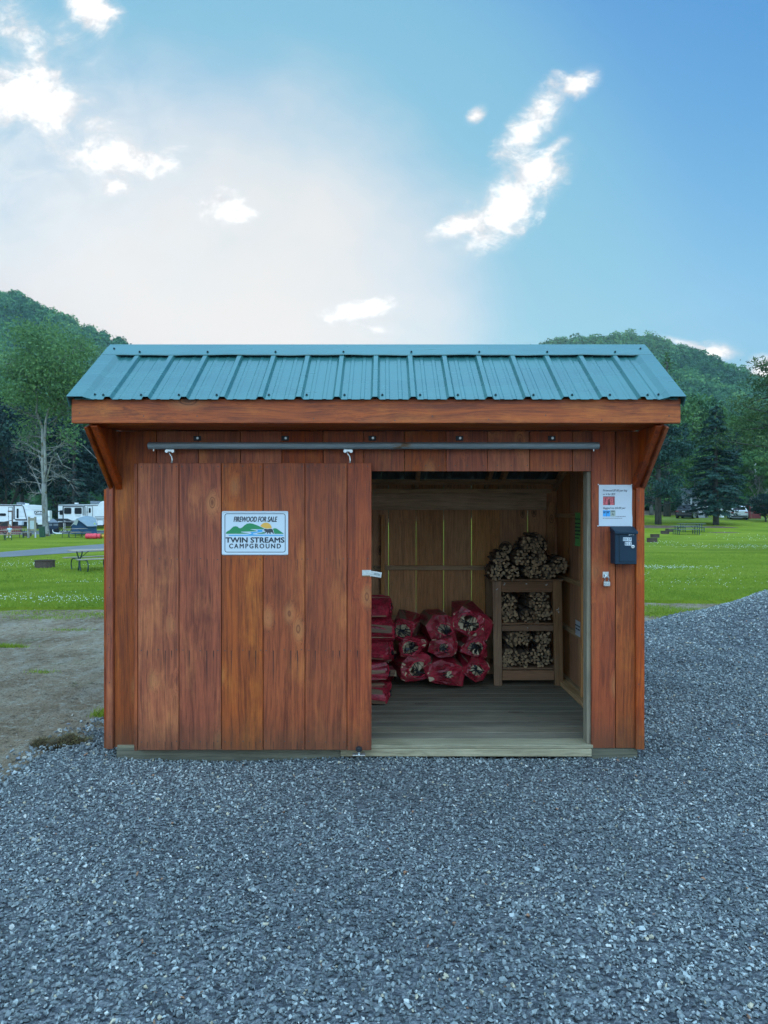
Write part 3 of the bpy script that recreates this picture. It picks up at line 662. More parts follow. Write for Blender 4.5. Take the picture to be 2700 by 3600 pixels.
# white clover flowers: little balls above the grass
cx, cy = [], []
def clover(px, py, rx, ry, n):
    X_, Y_, _ = onground(px, py); cx.extend(rng.normal(X_, rx, n)); cy.extend(rng.normal(Y_, ry, n))
for a in ((40, 2115, .9, .35, 85), (160, 2112, .7, .3, 60), (250, 2120, .6, .3, 60), (20, 2100, .6, .4, 60), (330, 2110, .7, .5, 60), (280, 2050, .8, .6, 50), (55, 1990, 1.0, 1.2, 40), (90, 1985, .8, 1.0, 40), (20, 1995, .5, .8, 20), (320, 1985, 1.0, 1.5, 40),
          (2235, 1995, .5, .7, 130), (2285, 1995, .6, .7, 90), (2390, 1998, 1.1, .40, 150), (2640, 1925, 2.0, 1.6, 130), (2600, 1920, 2.6, .8, 70), (2300, 1908, 1.2, 1.2, 60), (2500, 1920, 3.0, 2.0, 60), (2300, 2050, 1.2, 1.0, 40), (2450, 2060, 1.6, 1.2, 40), (2560, 2050, 1.2, 1.0, 24), (2650, 1890, 2.0, 3.0, 80), (2400, 2020, 2, 2, 60)): clover(*a)
x = np.array(cx); y = np.array(cy); k = (y > np.interp(x, lx, edge)); x, y = x[k], y[k]
octV = np.array([(1, 0, 0), (-1, 0, 0), (0, 1, 0), (0, -1, 0), (0, 0, .8), (0, 0, -.8)], float); octF = np.array([(0, 2, 4), (2, 1, 4), (1, 3, 4), (3, 0, 4), (2, 0, 5), (1, 2, 5), (3, 1, 5), (0, 3, 5)])
V, Fc, Tn = scatter(np.stack([x, y, terr(x, y)+rng.uniform(.04, .075, len(x))], 1), np.interp(y, [12, 25, 60], [.009, .012, .026])*rng.uniform(.7, 1.2, len(x)), x*0, tpl=[(octV, octF)], seed=4)
M_clover = flat('clover_white', (0.75, 0.76, 0.68), 0.8)
tag(link('clover_flowers', npmesh('clover_flowers', V, Fc, M_clover)), 'tiny white clover blossoms dotted over the lawn', 'clover', kind='stuff')
# dug-up sod lump by the gravel edge
n = 2600; q = rng.normal(0, 1, (n, 3)); q /= np.linalg.norm(q, axis=1)[:, None]
P = np.stack([-2.31+q[:, 0]*.19, 5.19+q[:, 1]*.07+q[:, 0]*.05, -0.02+np.abs(q[:, 2])*.045*(1+.5*np.sin(q[:, 0]*6))], 1)
V, Fc, Tn = blades(P, rng.uniform(.012, .035, n), np.full(n, .004), np.clip(rng.random(n)*.85+(P[:, 0]+2.31)*.6, 0, 1), seed=8, lean=1.4)
core = MB(); ring = []
for a_ in range(3):
    rr, zz = ((1.0, -.04), (.8, .01), (.3, .025))[a_]
    for k in range(14):
        t_ = 2*PI*k/14; ring.append((-2.31+.18*rr*math.cos(t_)*(1+.12*math.sin(3*t_)), 5.19+.065*rr*math.sin(t_)+.05*rr*math.cos(t_), zz))
core.add(ring, [(a_*14+k, a_*14+(k+1) % 14, (a_+1)*14+(k+1) % 14, (a_+1)*14+k) for a_ in range(2) for k in range(14)]+[tuple(range(28, 42))])
so_ = core.put('sod_clump', flat('dark_root_soil', (0.055, 0.038, 0.02), 0.95, var=.4), smooth=True); tag(so_, 'torn up clump of dry sod and roots at the edge of the gravel', 'sod clump')
link('sod_fibres', npmesh('sod_fibres', V, Fc, M_sod, Tn), so_)
# flat pale rocks at the dirt edge
def rock(px, py, s_, flat_, col, label, seed, tall=.3):
    v = (1800-py)/F; Y_ = -CAMZ/v; X_ = CAMX+(px-1350)/F*Y_
    V, Fc = hull_template(11, flat_, seed); m_ = MB(); m_.add([tuple(c*s_ for c in q_) for q_ in V], [tuple(f) for f in Fc])
    o = m_.put('rock', col, bevel=s_*.04, loc=(X_, Y_, float(zground(X_, Y_))+s_*tall), rot=(0.1, 0.15, seed)); tag(o, label, 'rock')
M_rk1 = flat('tan_rock', (0.36, 0.33, 0.27), .85, var=.25, scale=40); M_rk2 = flat('bluish_rock', (0.20, 0.22, 0.25), .8, var=.25, scale=40)
rock(212, 2557, .042, .35, M_rk1, 'flat tan stone just above the clump of torn up sod', 31)
rock(240, 2532, .02, .5, M_rk2, 'pale blue grey flat stone on the dirt beyond the tan one', 32)
rock(257, 2502, .022, .7, M_rk1, 'rounded brown stone alone on the dirt near the left corner of the shed', 33)
rock(63, 2652, .030, .6, M_rk2, 'pale grey stone on the dirt left of the gravel edge, the brightest there', 34)
rock(48, 2705, .038, .45, M_rk2, 'blue grey angular stone at the far lower left of the dirt', 35)
rock(86, 2652, .032, .5, M_rk1, 'brownish grey stone touching the pale grey one on its right', 36)

# bare needle-covered soil under the right hand pine and spruce
M_mulch = flat('needle_litter', (0.13, 0.075, 0.045), .95, var=.35, scale=3)
for px, py, rx, ry in ((2314, 1853, 3.6, 1.9), (2517, 1855, 1.9, 1.1), (2545, 1874, 1.4, .5)):
    X_, Y_, Z_ = onground(px, py); ringv = [(X_, Y_, float(terr(X_, Y_))+.05)]
    for k in range(26):
        a = 2*PI*k/26; q = 1+.18*math.sin(3*a+px)+.08*math.sin(7*a); x = X_+rx*q*math.cos(a); y = Y_+ry*q*math.sin(a); ringv.append((x, y, float(terr(x, y))+.045))
    o = MB().add(ringv, [(0, 1+k, 1+(k+1) % 26) for k in range(26)]).put('bare_soil', M_mulch); o['kind'] = 'structure'

# ------------------------------------------------------------------ hills and their forest
hx = []
us = np.concatenate([np.linspace(-1.6, -0.62, 20), np.linspace(-0.6, 0.62, 150), np.linspace(0.64, 1.6, 20)])
hy = np.concatenate([np.linspace(128, 520, 60), np.array([560., 620., 700.])])
Uu, Yy = np.meshgrid(us, hy); Xx = Uu*Yy+CAMX; Zz = terr(Xx, Yy)-0.3
i, j = np.meshgrid(np.arange(len(us)-1), np.arange(len(hy)-1)); a = (j*len(us)+i).ravel()
hl = link('hills', npmesh('hills', np.stack([Xx.ravel(), Yy.ravel(), Zz.ravel()], 1), np.stack([a, a+1, a+len(us)+1, a+len(us)], 1), M_forestfloor, smooth=True)); hl['kind'] = 'structure'
ICO = None
def ico():
    bm = bmesh.new(); bmesh.ops.create_icosphere(bm, subdivisions=1, radius=1); V = np.array([v.co[:] for v in bm.verts]); bm.verts.index_update(); Fc = np.array([[v.index for v in f.verts] for f in bm.faces]); bm.free(); return V, Fc
ICOV, ICOF = ico()
def crown_field(C, R, H, nleaf, lsize, tone, seed):
    """many crowns joined: C (n,3) centres, R radius, H half height; each is a dark core with leaf clumps around it"""
    r_ = np.random.default_rng(seed); n = len(C)
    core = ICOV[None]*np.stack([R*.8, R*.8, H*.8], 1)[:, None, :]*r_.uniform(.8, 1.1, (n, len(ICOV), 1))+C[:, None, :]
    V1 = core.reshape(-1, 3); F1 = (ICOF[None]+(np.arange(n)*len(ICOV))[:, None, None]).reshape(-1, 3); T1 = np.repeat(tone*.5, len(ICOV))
    q = r_.normal(0, 1, (n, nleaf, 3)); q /= np.linalg.norm(q, axis=2)[..., None]; q[..., 2] = np.where(q[..., 2] < -.45, -q[..., 2], q[..., 2])
    lump = 1+.16*np.sin(q[..., 0]*5+r_.uniform(0, 6, (n, 1)))*np.sin(q[..., 1]*5+r_.uniform(0, 6, (n, 1)))+.1*np.sin(q[..., 2]*7+r_.uniform(0, 6, (n, 1)))
    rad = r_.uniform(.84, 1.06, (n, nleaf))*lump
    P = q*rad[..., None]*np.stack([R, R, H], 1)[:, None, :]+C[:, None, :]
    P = P.reshape(-1, 3); m_ = len(P); d1 = r_.normal(0, 1, (m_, 3)); d1 /= np.linalg.norm(d1, axis=1)[:, None]
    nn_ = q.reshape(-1, 3)+r_.normal(0, .45, (m_, 3)); d2 = np.cross(nn_, d1); d2 /= np.linalg.norm(d2, axis=1)[:, None]; d1 = np.cross(d2, nn_); d1 /= np.linalg.norm(d1, axis=1)[:, None]
    s_ = (np.repeat(R, nleaf)*lsize*r_.uniform(.6, 1.3, m_))[:, None]
    V2 = np.stack([P+d1*s_, P-d1*s_*.5+d2*s_*.85, P-d1*s_*.5-d2*s_*.85], 1).reshape(-1, 3)
    T2 = np.repeat(np.clip(np.repeat(tone, nleaf)+r_.normal(0, .10, m_), 0, 1), 3)
    F2 = np.arange(3*m_).reshape(-1, 3)+len(V1)
    return np.concatenate([V1, V2]), np.concatenate([F1, F2]), np.concatenate([T1, T2])
pts = []; y = 137.0
while y < 532:
    sp = 7.2 if y > 220 else 6.4
    half = 0.98*y; n = int(2*half/sp)
    for k in range(n):
        x_ = -half+(k+random.random())*sp; y_ = y+random.uniform(-sp/2, sp/2); pts.append((x_, y_))
    y += sp*0.82 if y > 220 else sp*0.9
pts = np.array(pts); n = len(pts); R = rng.uniform(3.4, 5.4, n); H = R*rng.uniform(.8, 1.15, n)
C = np.stack([pts[:, 0], pts[:, 1], terr(pts[:, 0], pts[:, 1])+H*0.6+rng.uniform(0, 2.5, n)], 1)
pn = np.array([noise.noise(Vector((a*.02, b*.02, 2.0))) for a, b in pts]); pn2 = np.array([noise.noise(Vector((a*.11, b*.11, 5.0))) for a, b in pts])
tone = np.clip(.44+pn*.5+pn2*.25+rng.normal(0, .13, n), .05, .95)
near = pts[:, 1] < 230
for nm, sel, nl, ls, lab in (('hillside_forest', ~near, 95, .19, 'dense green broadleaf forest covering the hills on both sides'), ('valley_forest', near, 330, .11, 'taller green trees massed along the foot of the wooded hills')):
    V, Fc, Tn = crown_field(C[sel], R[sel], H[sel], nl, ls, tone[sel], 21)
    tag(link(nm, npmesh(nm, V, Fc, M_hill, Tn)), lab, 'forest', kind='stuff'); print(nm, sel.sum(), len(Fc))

# ------------------------------------------------------------------ single trees
def leaves_mesh(name, P, N, size, tone, mat, seed=1, aspect=.7, quad=True):
    r_ = np.random.default_rng(seed); m_ = len(P); d1 = r_.normal(0, 1, (m_, 3)); N = N+r_.normal(0, .5, (m_, 3)); d2 = np.cross(N, d1); d2 /= np.linalg.norm(d2, axis=1)[:, None]; d1 = np.cross(d2, N); d1 /= np.linalg.norm(d1, axis=1)[:, None]
    s_ = (size*r_.uniform(.6, 1.3, m_))[:, None]; a_ = aspect
    V = np.stack([P+d1*s_, P+d2*s_*a_, P-d1*s_, P-d2*s_*a_], 1).reshape(-1, 3)
    return npmesh(name, V, np.arange(4*m_).reshape(-1, 4), mat, np.repeat(tone, 4))
def limb_tree(seed, H, fork, spread, r0, depth=3, lean=0, nkids=(4, 6), up=.55):
    """branch skeleton: returns MB with tubes, and twig ends"""
    r_ = random.Random(seed); mb = MB(); ends = []
    def grow(p, d, L, r, dep):
        k = 4; pts_ = [p]; dd = d
        for _ in range(k):
            dd = (dd+Vector((r_.gauss(0, .13), r_.gauss(0, .13), r_.gauss(0.04, .08)))).normalized(); pts_.append(pts_[-1]+dd*L/k)
        mb.tube(pts_, [r*(1-.13*i_) for i_ in range(k+1)], n=6 if dep > 1 else 4, caps=False)
        if dep <= 1: ends.append((pts_[-1], dd, dep)); ends.append((pts_[2], dd, dep))
        if dep == 0: return
        for c_ in range(r_.randint(*nkids)):
            t_ = r_.uniform(.3, 1.0); i_ = min(int(t_*k), k-1); b = pts_[i_].lerp(pts_[i_+1], t_*k-i_)
            az = r_.uniform(0, 2*PI); side = Vector((math.cos(az), math.sin(az), up)).normalized()
            grow(b, (dd*.45+side*.75).normalized(), L*r_.uniform(.42, .7), r*.45, dep-1)
    tp = [Vector((0, 0, -.3))]
    for i_ in range(1, 6): tp.append(Vector((lean*i_/5+r_.gauss(0, .05), r_.gauss(0, .05), fork*i_/5)))
    mb.tube(tp, [r0*1.25, r0*1.02, r0*.95, r0*.9, r0*.86, r0*.82], n=10)
    for c_ in range(nkids[1]):
        az = 2*PI*c_/nkids[1]+r_.uniform(-.4, .4); d = Vector((math.cos(az)*spread, math.sin(az)*spread, 1)).normalized()
        grow(tp[-1]-Vector((0, 0, r_.uniform(0, fork*.25))), d, (H-fork)*r_.uniform(.5, .7), r0*.5, depth)
    return mb, ends
def broad_proto(name, seed, H, crownR, fork, r0, leafmat, barkm, nclump, nleaf, lsize, thin=False):
    mb, ends = limb_tree(seed, H, fork, .45, r0, 2)
    trunk = mb.mesh('trunk', barkm, smooth=True)
    r_ = np.random.default_rng(seed); cz = (H+fork)/2+.05*H; hz = (H-fork)/2*1.1
    q = r_.normal(0, 1, (nclump, 3)); q /= np.linalg.norm(q, axis=1)[:, None]; q *= r_.uniform(.45, 1, (nclump, 1))**.5
    Cc = q*np.array([crownR, crownR, hz])*.86+np.array([0, 0, cz]); cr = r_.uniform(.16, .28, nclump)*crownR
    Pp = []; Nn = []; Tt = []
    for c_, rr in zip(Cc, cr):
        v = r_.normal(0, 1, (nleaf, 3)); v /= np.linalg.norm(v, axis=1)[:, None]; v[:, 2] = np.abs(v[:, 2])*r_.choice([1, 1, -.6], nleaf)
        Pp.append(c_+v*rr*r_.uniform(.6, 1.05, (nleaf, 1))*np.array([1.25, 1.25, .8])); Nn.append(v); Tt.append(np.clip(r_.normal(.48, .16, 1)+r_.normal(0, .13, nleaf), 0, 1))
    crown = leaves_mesh('crown', np.concatenate(Pp), np.concatenate(Nn), np.full(nclump*nleaf, lsize), np.concatenate(Tt), leafmat, seed)
    return trunk, crown
def conifer_proto(seed, H, R0, mat, base_=.06, nl=11, lsize=.17, taper=.8, droop=.35, step=.42, r0=None, dens=1.0, ragged=.2):
    r_ = np.random.default_rng(seed); Pp = []; Nn = []; Tt = []; mb = MB(); r0 = r0 or H*.022
    mb.tube([(0, 0, -.3), (0, 0, H*.3), (0, 0, H*.7), (0, 0, H*.98)], [r0*1.15, r0*.85, r0*.45, r0*.08], n=8)
    z = base_*H
    while z < H*.985:
        f = 1-(z-base_*H)/(H*(1-base_)); R = R0*f**taper*(1-.25*math.exp(-(1-f)*9)); nb = int(5+5*f)
        for b in range(nb):
            az = r_.uniform(0, 2*PI); L = R*r_.uniform(1-2.2*ragged, 1+.5*ragged); 
            if L < .12: L = .12
            m_ = max(5, int(nl*L*dens)); t_ = r_.uniform(.15, 1, m_)**.8; dirv = np.array([math.cos(az), math.sin(az), 0]); side = np.array([-math.sin(az), math.cos(az), 0])
            zc = z+L*(.18*t_-droop*t_**1.7)+r_.normal(0, .05, m_)
            Pp.append(dirv*(L*t_)[:, None]+side*(r_.normal(0, .13*L**.6, m_)*(1.1-t_*.6))[:, None]+np.array([0, 0, 1])*zc[:, None]); nv = np.tile(dirv*.5+np.array([0, 0, 1]), (m_, 1)); Nn.append(nv)
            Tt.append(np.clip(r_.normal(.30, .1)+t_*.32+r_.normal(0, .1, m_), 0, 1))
            if b % 2 == 0 and L > .6: mb.tube([(0, 0, z), tuple(dirv*L*.5+np.array([0, 0, z+L*.05])), tuple(dirv*L*.92+np.array([0, 0, z+L*(.16-droop*.8)]))], [r0*.16, r0*.1, r0*.04], n=3, caps=False)
        z += step*r_.uniform(.7, 1.3)*(.5+.5*f+.15)
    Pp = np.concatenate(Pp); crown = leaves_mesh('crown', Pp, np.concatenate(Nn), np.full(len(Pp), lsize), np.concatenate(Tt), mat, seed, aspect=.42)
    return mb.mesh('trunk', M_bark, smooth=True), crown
PROTO = {
 'broadA': broad_proto('a', 41, 15, 5.2, 4.0, .28, M_leafmid, M_bark, 95, 110, .21),
 'broadB': broad_proto('b', 42, 13, 4.4, 3.0, .24, M_leafmid, M_barkg, 80, 110, .20),
 'dark': broad_proto('c', 43, 15, 5.0, 2.0, .30, M_leafdark, M_bark, 110, 110, .22),
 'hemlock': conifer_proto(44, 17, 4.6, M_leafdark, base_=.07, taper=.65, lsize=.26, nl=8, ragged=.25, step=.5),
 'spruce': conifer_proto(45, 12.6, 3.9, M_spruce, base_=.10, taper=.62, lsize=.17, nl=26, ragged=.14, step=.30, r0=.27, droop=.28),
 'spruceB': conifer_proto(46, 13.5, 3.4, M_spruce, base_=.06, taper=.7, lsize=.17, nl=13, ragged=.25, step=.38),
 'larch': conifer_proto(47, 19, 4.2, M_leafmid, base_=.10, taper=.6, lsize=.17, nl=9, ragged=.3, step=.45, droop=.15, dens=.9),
}
def tree(name, proto, x, y, H, Hp, label, cat='tree', group=None, rz=0, wide=1.0):
    t = thing(name, (x, y, float(terr(x, y))), label, cat, group, rz)
    tr, cr = PROTO[proto]; k = H/Hp; t.scale = (k*wide, k*wide, k)
    link('trunk', tr, t); link('crown', cr, t); return t
# left: the pale barked tree with bare lower limbs
sx, sy, sz = onground(158, 1886)
def pale_tree():
    t = thing('sycamore_tree', (sx, sy, sz), 'tall tree with pale mottled bark, bare lower limbs and thin leaves, between the caravans', 'tree')
    k = sy/F; mb = MB(); ends = []; r_ = random.Random(5)
    def q(px, py, dy=0): return Vector(((px-158)*k, dy, (1886-py)*k))
    def limb(pts_, r, dep=0):
        mb.tube(pts_, [r*(1-.75*i_/(len(pts_)-1)) for i_ in range(len(pts_))], n=7 if r > .1 else 4, caps=False)
    mb.tube([q(163, 1892), q(162, 1870), q(159, 1830), q(157, 1780), q(155, 1720), q(155, 1700)], [.36, .29, .25, .235, .22, .22], n=12)
    limb([q(155, 1705), q(150, 1640), q(151, 1560), q(148, 1500), q(128, 1450), q(130, 1400), q(125, 1330), q(128, 1260)], .17)
    limb([q(157, 1705), q(168, 1640, -.4), q(168, 1560, -.6), q(170, 1480, -.5), q(182, 1420, -.3), q(170, 1340), q(172, 1260)], .15)
    limb([q(147, 1735), q(120, 1690, .6), q(98, 1660, 1), q(82, 1635, 1.2), q(62, 1610, 1.4)], .09)
    limb([q(160, 1700), q(188, 1650, -.8), q(205, 1615, -1.2), q(230, 1600, -1.6), q(255, 1640, -2), q(290, 1655, -2.2)], .08)
    limb([q(150, 1650), q(128, 1600, .5), q(110, 1550, 1), q(88, 1510, 1.2), q(60, 1480, 1.4), q(30, 1470, 1.6)], .08)
    limb([q(168, 1600), q(200, 1560, .8), q(235, 1545, 1.2), q(265, 1560, 1.6), q(300, 1600, 2), q(330, 1625, 2)], .07)
    starts = []
    for side in (-1, 1):
        for i_ in range(26):
            py = r_.uniform(1250, 1740); px = 155+side*r_.uniform(0, 14); L = r_.uniform(60, 165)*(1 if py < 1650 else .75); a = r_.uniform(-.15, .75)
            p = q(px, py, r_.uniform(-.4, .4)); d = Vector((side*math.cos(a), r_.uniform(-.7, .7), math.sin(a))).normalized(); pts_ = [p]
            for _ in range(5):
                d = (d+Vector((r_.gauss(0, .18), r_.gauss(0, .18), r_.gauss(-.02, .16)))).normalized(); pts_.append(pts_[-1]+d*L*k/5)
            limb(pts_, .05)
            for j_ in range(9):
                b = pts_[r_.randint(1, 4)].lerp(pts_[r_.randint(2, 5)], r_.random()); d2 = (d*.6+Vector((r_.gauss(0, .7), r_.gauss(0, .7), r_.gauss(.1, .5)))).normalized(); l2 = L*k*r_.uniform(.18, .4)
                e = b+d2*l2*.5+Vector((0, 0, r_.gauss(0, .1))); e2 = b+d2*l2+Vector((r_.gauss(0, .2), 0, r_.gauss(0, .25))); mb.tube([b, e, e2], [.022, .014, .007], n=3, caps=False); starts.append((e2, py))
                for _ in range(2):
                    d3 = (d2+Vector((r_.gauss(0, .6), r_.gauss(0, .6), r_.gauss(0, .5)))).normalized(); mb.tube([e, e+d3*l2*.5], [.012, .006], n=3, caps=False)
    mb.put('trunk', M_barkw, t, smooth=True)
    Pp = []; Tt = []
    for e, py in starts:
        if py > 1600 or (py > 1450 and r_.random() < .72): continue
        n_ = 26; v = rng.normal(0, .42, (n_, 3)); Pp.append(np.array(e[:])+v); Tt.append(np.clip(rng.normal(.5, .12)+rng.normal(0, .12, n_), 0, 1))
    for _ in range(210):
        px, py = r_.gauss(175, 85), r_.uniform(1150, 1420); 
        if (px-175)**2/160**2+(py-1330)**2/190**2 > 1: continue
        c_ = q(px, py, r_.uniform(-3.5, 3.5)); n_ = 55; v = rng.normal(0, .55, (n_, 3))*np.array([1.3, 1.3, .7]); Pp.append(np.array(c_[:])+v); Tt.append(np.clip(rng.normal(.5, .15)+rng.normal(0, .12, n_), 0, 1))
    Pp = np.concatenate(Pp); link('crown', leaves_mesh('crown', Pp, rng.normal(0, 1, Pp.shape), np.full(len(Pp), .13), np.concatenate(Tt), M_leafpale, 3), t)
pale_tree()
L_ = [('hemlock', 17, -40, 92, 16.5, 'dark evergreen tree behind the left caravan, farthest left'), ('dark', 15, -51, 96, 17, 'dense dark broad tree at the left edge, behind the caravan fence'), ('dark', 15, -45, 99, 15, 'dark round tree right behind the roof of the left caravan'),
      ('hemlock', 17, -60, 97, 19, 'tall dark evergreen beyond the left edge of the lawn'), ('dark', 15, -36, 97, 16, 'dark broad tree behind the grey canopy tent'), ('hemlock', 17, -31, 94, 15.5, 'dark evergreen behind the right caravan'), ('dark', 15, -26, 98, 15.5, 'dark broad tree behind the front of the right caravan'),
      ('hemlock', 17, -20, 96, 15, 'dark evergreen standing behind the shed, right of the caravans'), ('dark', 15, -13, 99, 14, 'dark broad tree hidden behind the middle of the shed'), ('broadA', 15, -55, 108, 20, 'green broad tree rising behind the dark ones at the far left'), ('broadA', 15, -42, 110, 20, 'mid green tree rising behind the pale barked tree'), ('broadB', 13, -31, 110, 18, 'mid green tree crown beside the left slope of the shed roof'),
      ('dark', 15, -55.5, 92, 13, 'low dark tree behind the red picket fence')]
for p_, hp, x_, y_, H_, lab in L_:
    tree({'hemlock': 'hemlock_tree', 'dark': 'dark_tree', 'broadA': 'broadleaf_tree', 'broadB': 'broadleaf_tree'}[p_], p_, x_, y_, H_, hp, lab, rz=random.uniform(0, 6))
# right side
x_, y_, z_ = onground(2517, 1846); tree('spruce_tree', 'spruce', x_, y_, 12.6, 12.6, 'dark blue green spruce with a grey trunk, left of the white car', rz=1)
x_, y_, z_ = onground(2314, 1845)
def soft_pine(name, x, y, H, label, seed, R, mat, lo, nb=60, flat_=.35, trunk_r=.3, onlyside=None, leafs=150, ls=.16):
    t = thing(name, (x, y, float(terr(x, y))), label, 'tree'); r_ = random.Random(seed); mb = MB(); mb.tube([(0, 0, -.3), (0, 0, H*.35), (0, 0, H*.7), (0, 0, H)], [trunk_r*1.2, trunk_r*.9, trunk_r*.5, .04], n=10)
    Pp = []; Tt = []
    for _ in range(nb):
        z = r_.uniform(lo, .98)*H; f = 1-(z/H-lo)/(1-lo); L = R*(.25+.75*f**.7)*r_.uniform(.7, 1.05); az = r_.uniform(0, 2*PI); d = Vector((math.cos(az), math.sin(az), 0))
        mid = Vector((0, 0, z))+d*L*.5+Vector((0, 0, L*.05)); end = Vector((0, 0, z))+d*L+Vector((0, 0, L*r_.uniform(-.05, .2))); mb.tube([(0, 0, z-.2), mid, end], [.07, .05, .015], n=4, caps=False)
        for j_ in range(4):
            c_ = mid.lerp(end, (.15, .5, .8, 1.05)[j_]); n_ = leafs//4; v = rng.normal(0, 1, (n_, 3))*np.array([.55, .55, .26])*(.8+.15*L/3)
            Pp.append(np.array(c_[:])+v); Tt.append(np.clip(r_.gauss(.5, .12)+v[:, 2]*.5+rng.normal(0, .1, n_), 0, 1))
    Pp = np.concatenate(Pp); mb.put('trunk', M_bark, t, smooth=True)
    link('crown', leaves_mesh('crown', Pp, rng.normal(0, .5, Pp.shape)+np.array([0, 0, 1]), np.full(len(Pp), ls), np.concatenate(Tt), mat, seed, aspect=.3), t); return t
soft_pine('white_pine_tree', x_, y_, 12.5, 'dark soft needled pine right beside the right corner of the shed', 8, 4.3, M_spruce, .17, nb=75, leafs=190, ls=.2)
x_, y_, z_ = atdepth(2835, 40); soft_pine('pitch_pine_tree', x_, y_, 11.0, 'nearer light green pine whose branches reach in at the right edge', 9, 5.6, M_pineleaf, .50, nb=34, leafs=420, ls=.12)
R_ = [('broadB', 13, 2483, 86, 8.5, 'dark forked tree just behind the spruce trunk'), ('larch', 19, 2345, 92, 21.5, 'tall feathery tree rising above the right slope of the shed roof'), ('larch', 19, 2185, 100, 23.0, 'tall feathery tree whose tip shows over the shed roof ridge'),
      ('spruceB', 13.5, 2410, 98, 13, 'dark conifer behind the pine and left of the spruce'), ('spruceB', 13.5, 2590, 98, 12, 'dark conifer behind and right of the spruce'), ('broadA', 15, 2680, 100, 14.5, 'mid green broad tree at the right edge beside the utility pole'), ('broadB', 13, 2662, 91, 8.5, 'low green tree in front of the utility pole'), ('broadB', 13, 2290, 104, 15, 'broad tree behind the pine by the shed corner'),
      ('broadA', 15, 2540, 108, 14, 'broad green tree far behind the spruce'), ('broadA', 15, 2450, 112, 18, 'broad green tree rising between the two dark conifers'), ('broadB', 13, 2640, 112, 15.5, 'broad green tree behind the white car'), ('dark', 15, 2780, 98, 15, 'dark tree beyond the right edge of the lawn'),
      ('broadA', 15, 2080, 108, 17, 'broad tree hidden behind the right half of the shed'), ('broadB', 13, 1800, 112, 15, 'broad tree hidden behind the middle right of the shed'), ('broadA', 15, 1500, 110, 15, 'broad tree hidden behind the middle of the shed')]
for p_, hp, px, Y_, H_, lab in R_:
    x_, y_, z_ = atdepth(px, Y_)
    tree({'larch': 'larch_tree', 'dark': 'dark_tree', 'broadA': 'broadleaf_tree', 'broadB': 'broadleaf_tree', 'spruceB': 'spruce_tree'}[p_], p_, x_, y_, H_, hp, lab, rz=random.uniform(0, 6), wide=.85 if p_ == 'larch' else 1)
x_, y_, z_ = atdepth(2692, 78); tree('shrub', 'dark', x_, y_, 3.0, 15, 'wide dark shrub at the right edge beside the reddish steps', 'shrub', wide=1.75)
x_, y_, z_ = atdepth(2550, 84); tree('shrub', 'broadB', x_, y_, 1.0, 13, 'low green shrub left of the white car', 'shrub', wide=1.6)
# ------------------------------------------------------------------ shed
M_jamb = wood('greyed_jamb_wood', (0.14, 0.11, 0.07), (0.24, 0.19, 0.12), (0.32, 0.26, 0.17), axis='z', knots=0.8, rough=.7, weather=.4, wcol=(.2, .18, .14))
YW = 4.854
def XX(px, D): return CAMX+(px-1350)/F*D
def ZZ(py, D): return CAMZ+(1800-py)/F*D
shed = thing('firewood_shed', (0, YW, 0), 'reddish stained wooden firewood shed with a teal metal roof and open sliding door', 'shed')
# --- front wall: nailing frame with boards as children
fw = MB(); fw.box(-1.78, -0.10, .022, .06, 2.16, 2.23).box(-1.78, -0.10, .022, .06, 1.2, 1.29).put
fr = MB().box(-1.79, 1.79, .024, .062, 2.14, 2.228).box(-1.79, -1.70, .024, .062, .1, 2.13).box(-0.19, -0.10, .024, .062, .1, 2.13).put('front_wall', M_pinex, shed, .002)
zt, zb, zo = 2.232, .075, 1.958
bx = [XX(p, 4.854) for p in (388, 403, 550.5, 698, 845, 991, 1136, 1279)]
for a, b in zip(bx[:-1], bx[1:]): box('board', M_stain, fr, a+.002, b-.002, 0, .021, zb, zt)
hbx = [XX(p, 4.854) for p in (1279, 1422, 1568, 1714, 1862, 2013, 2080)]
for a, b in zip(hbx[:-1], hbx[1:]): box('board', M_stain, fr, a+.002, b-.002, 0, .021, zo, zt)
box('board', M_stain, fr, XX(2080, 4.854), XX(2163, 4.854)-.0015, 0, .021, .068, zt)
box('board', M_stain, fr, XX(2165, 4.854), XX(2252, 4.854), 0, .021, .068, zt)
box('board', M_stain, fr, hbx[0], hbx[0]+.0, 0, .021, zo, zt) if False else None
# corner trims (front face and side face boards)
box('corner_trim', M_stain, shed, -1.842, -1.797, -.022, .07, .068, 1.845)
box('corner_trim', M_stain, shed, -1.862, -1.8435, -.008, .085, .07, 1.835)
box('corner_trim', M_stain, shed, XX(2237, 4.83), XX(2266, 4.83), -.024, .07, .066, 1.845)
# jamb of bare wood inside the opening
box('door_jamb', M_jamb, shed, XX(2063, 4.875), XX(2080, 4.856), .0215, .11, .09, 1.99, label='bare unpainted timber post of the door opening')
box('door_header', M_pinex, shed, -.1, XX(2063, 4.875), .0215, .06, 1.962, 2.05)
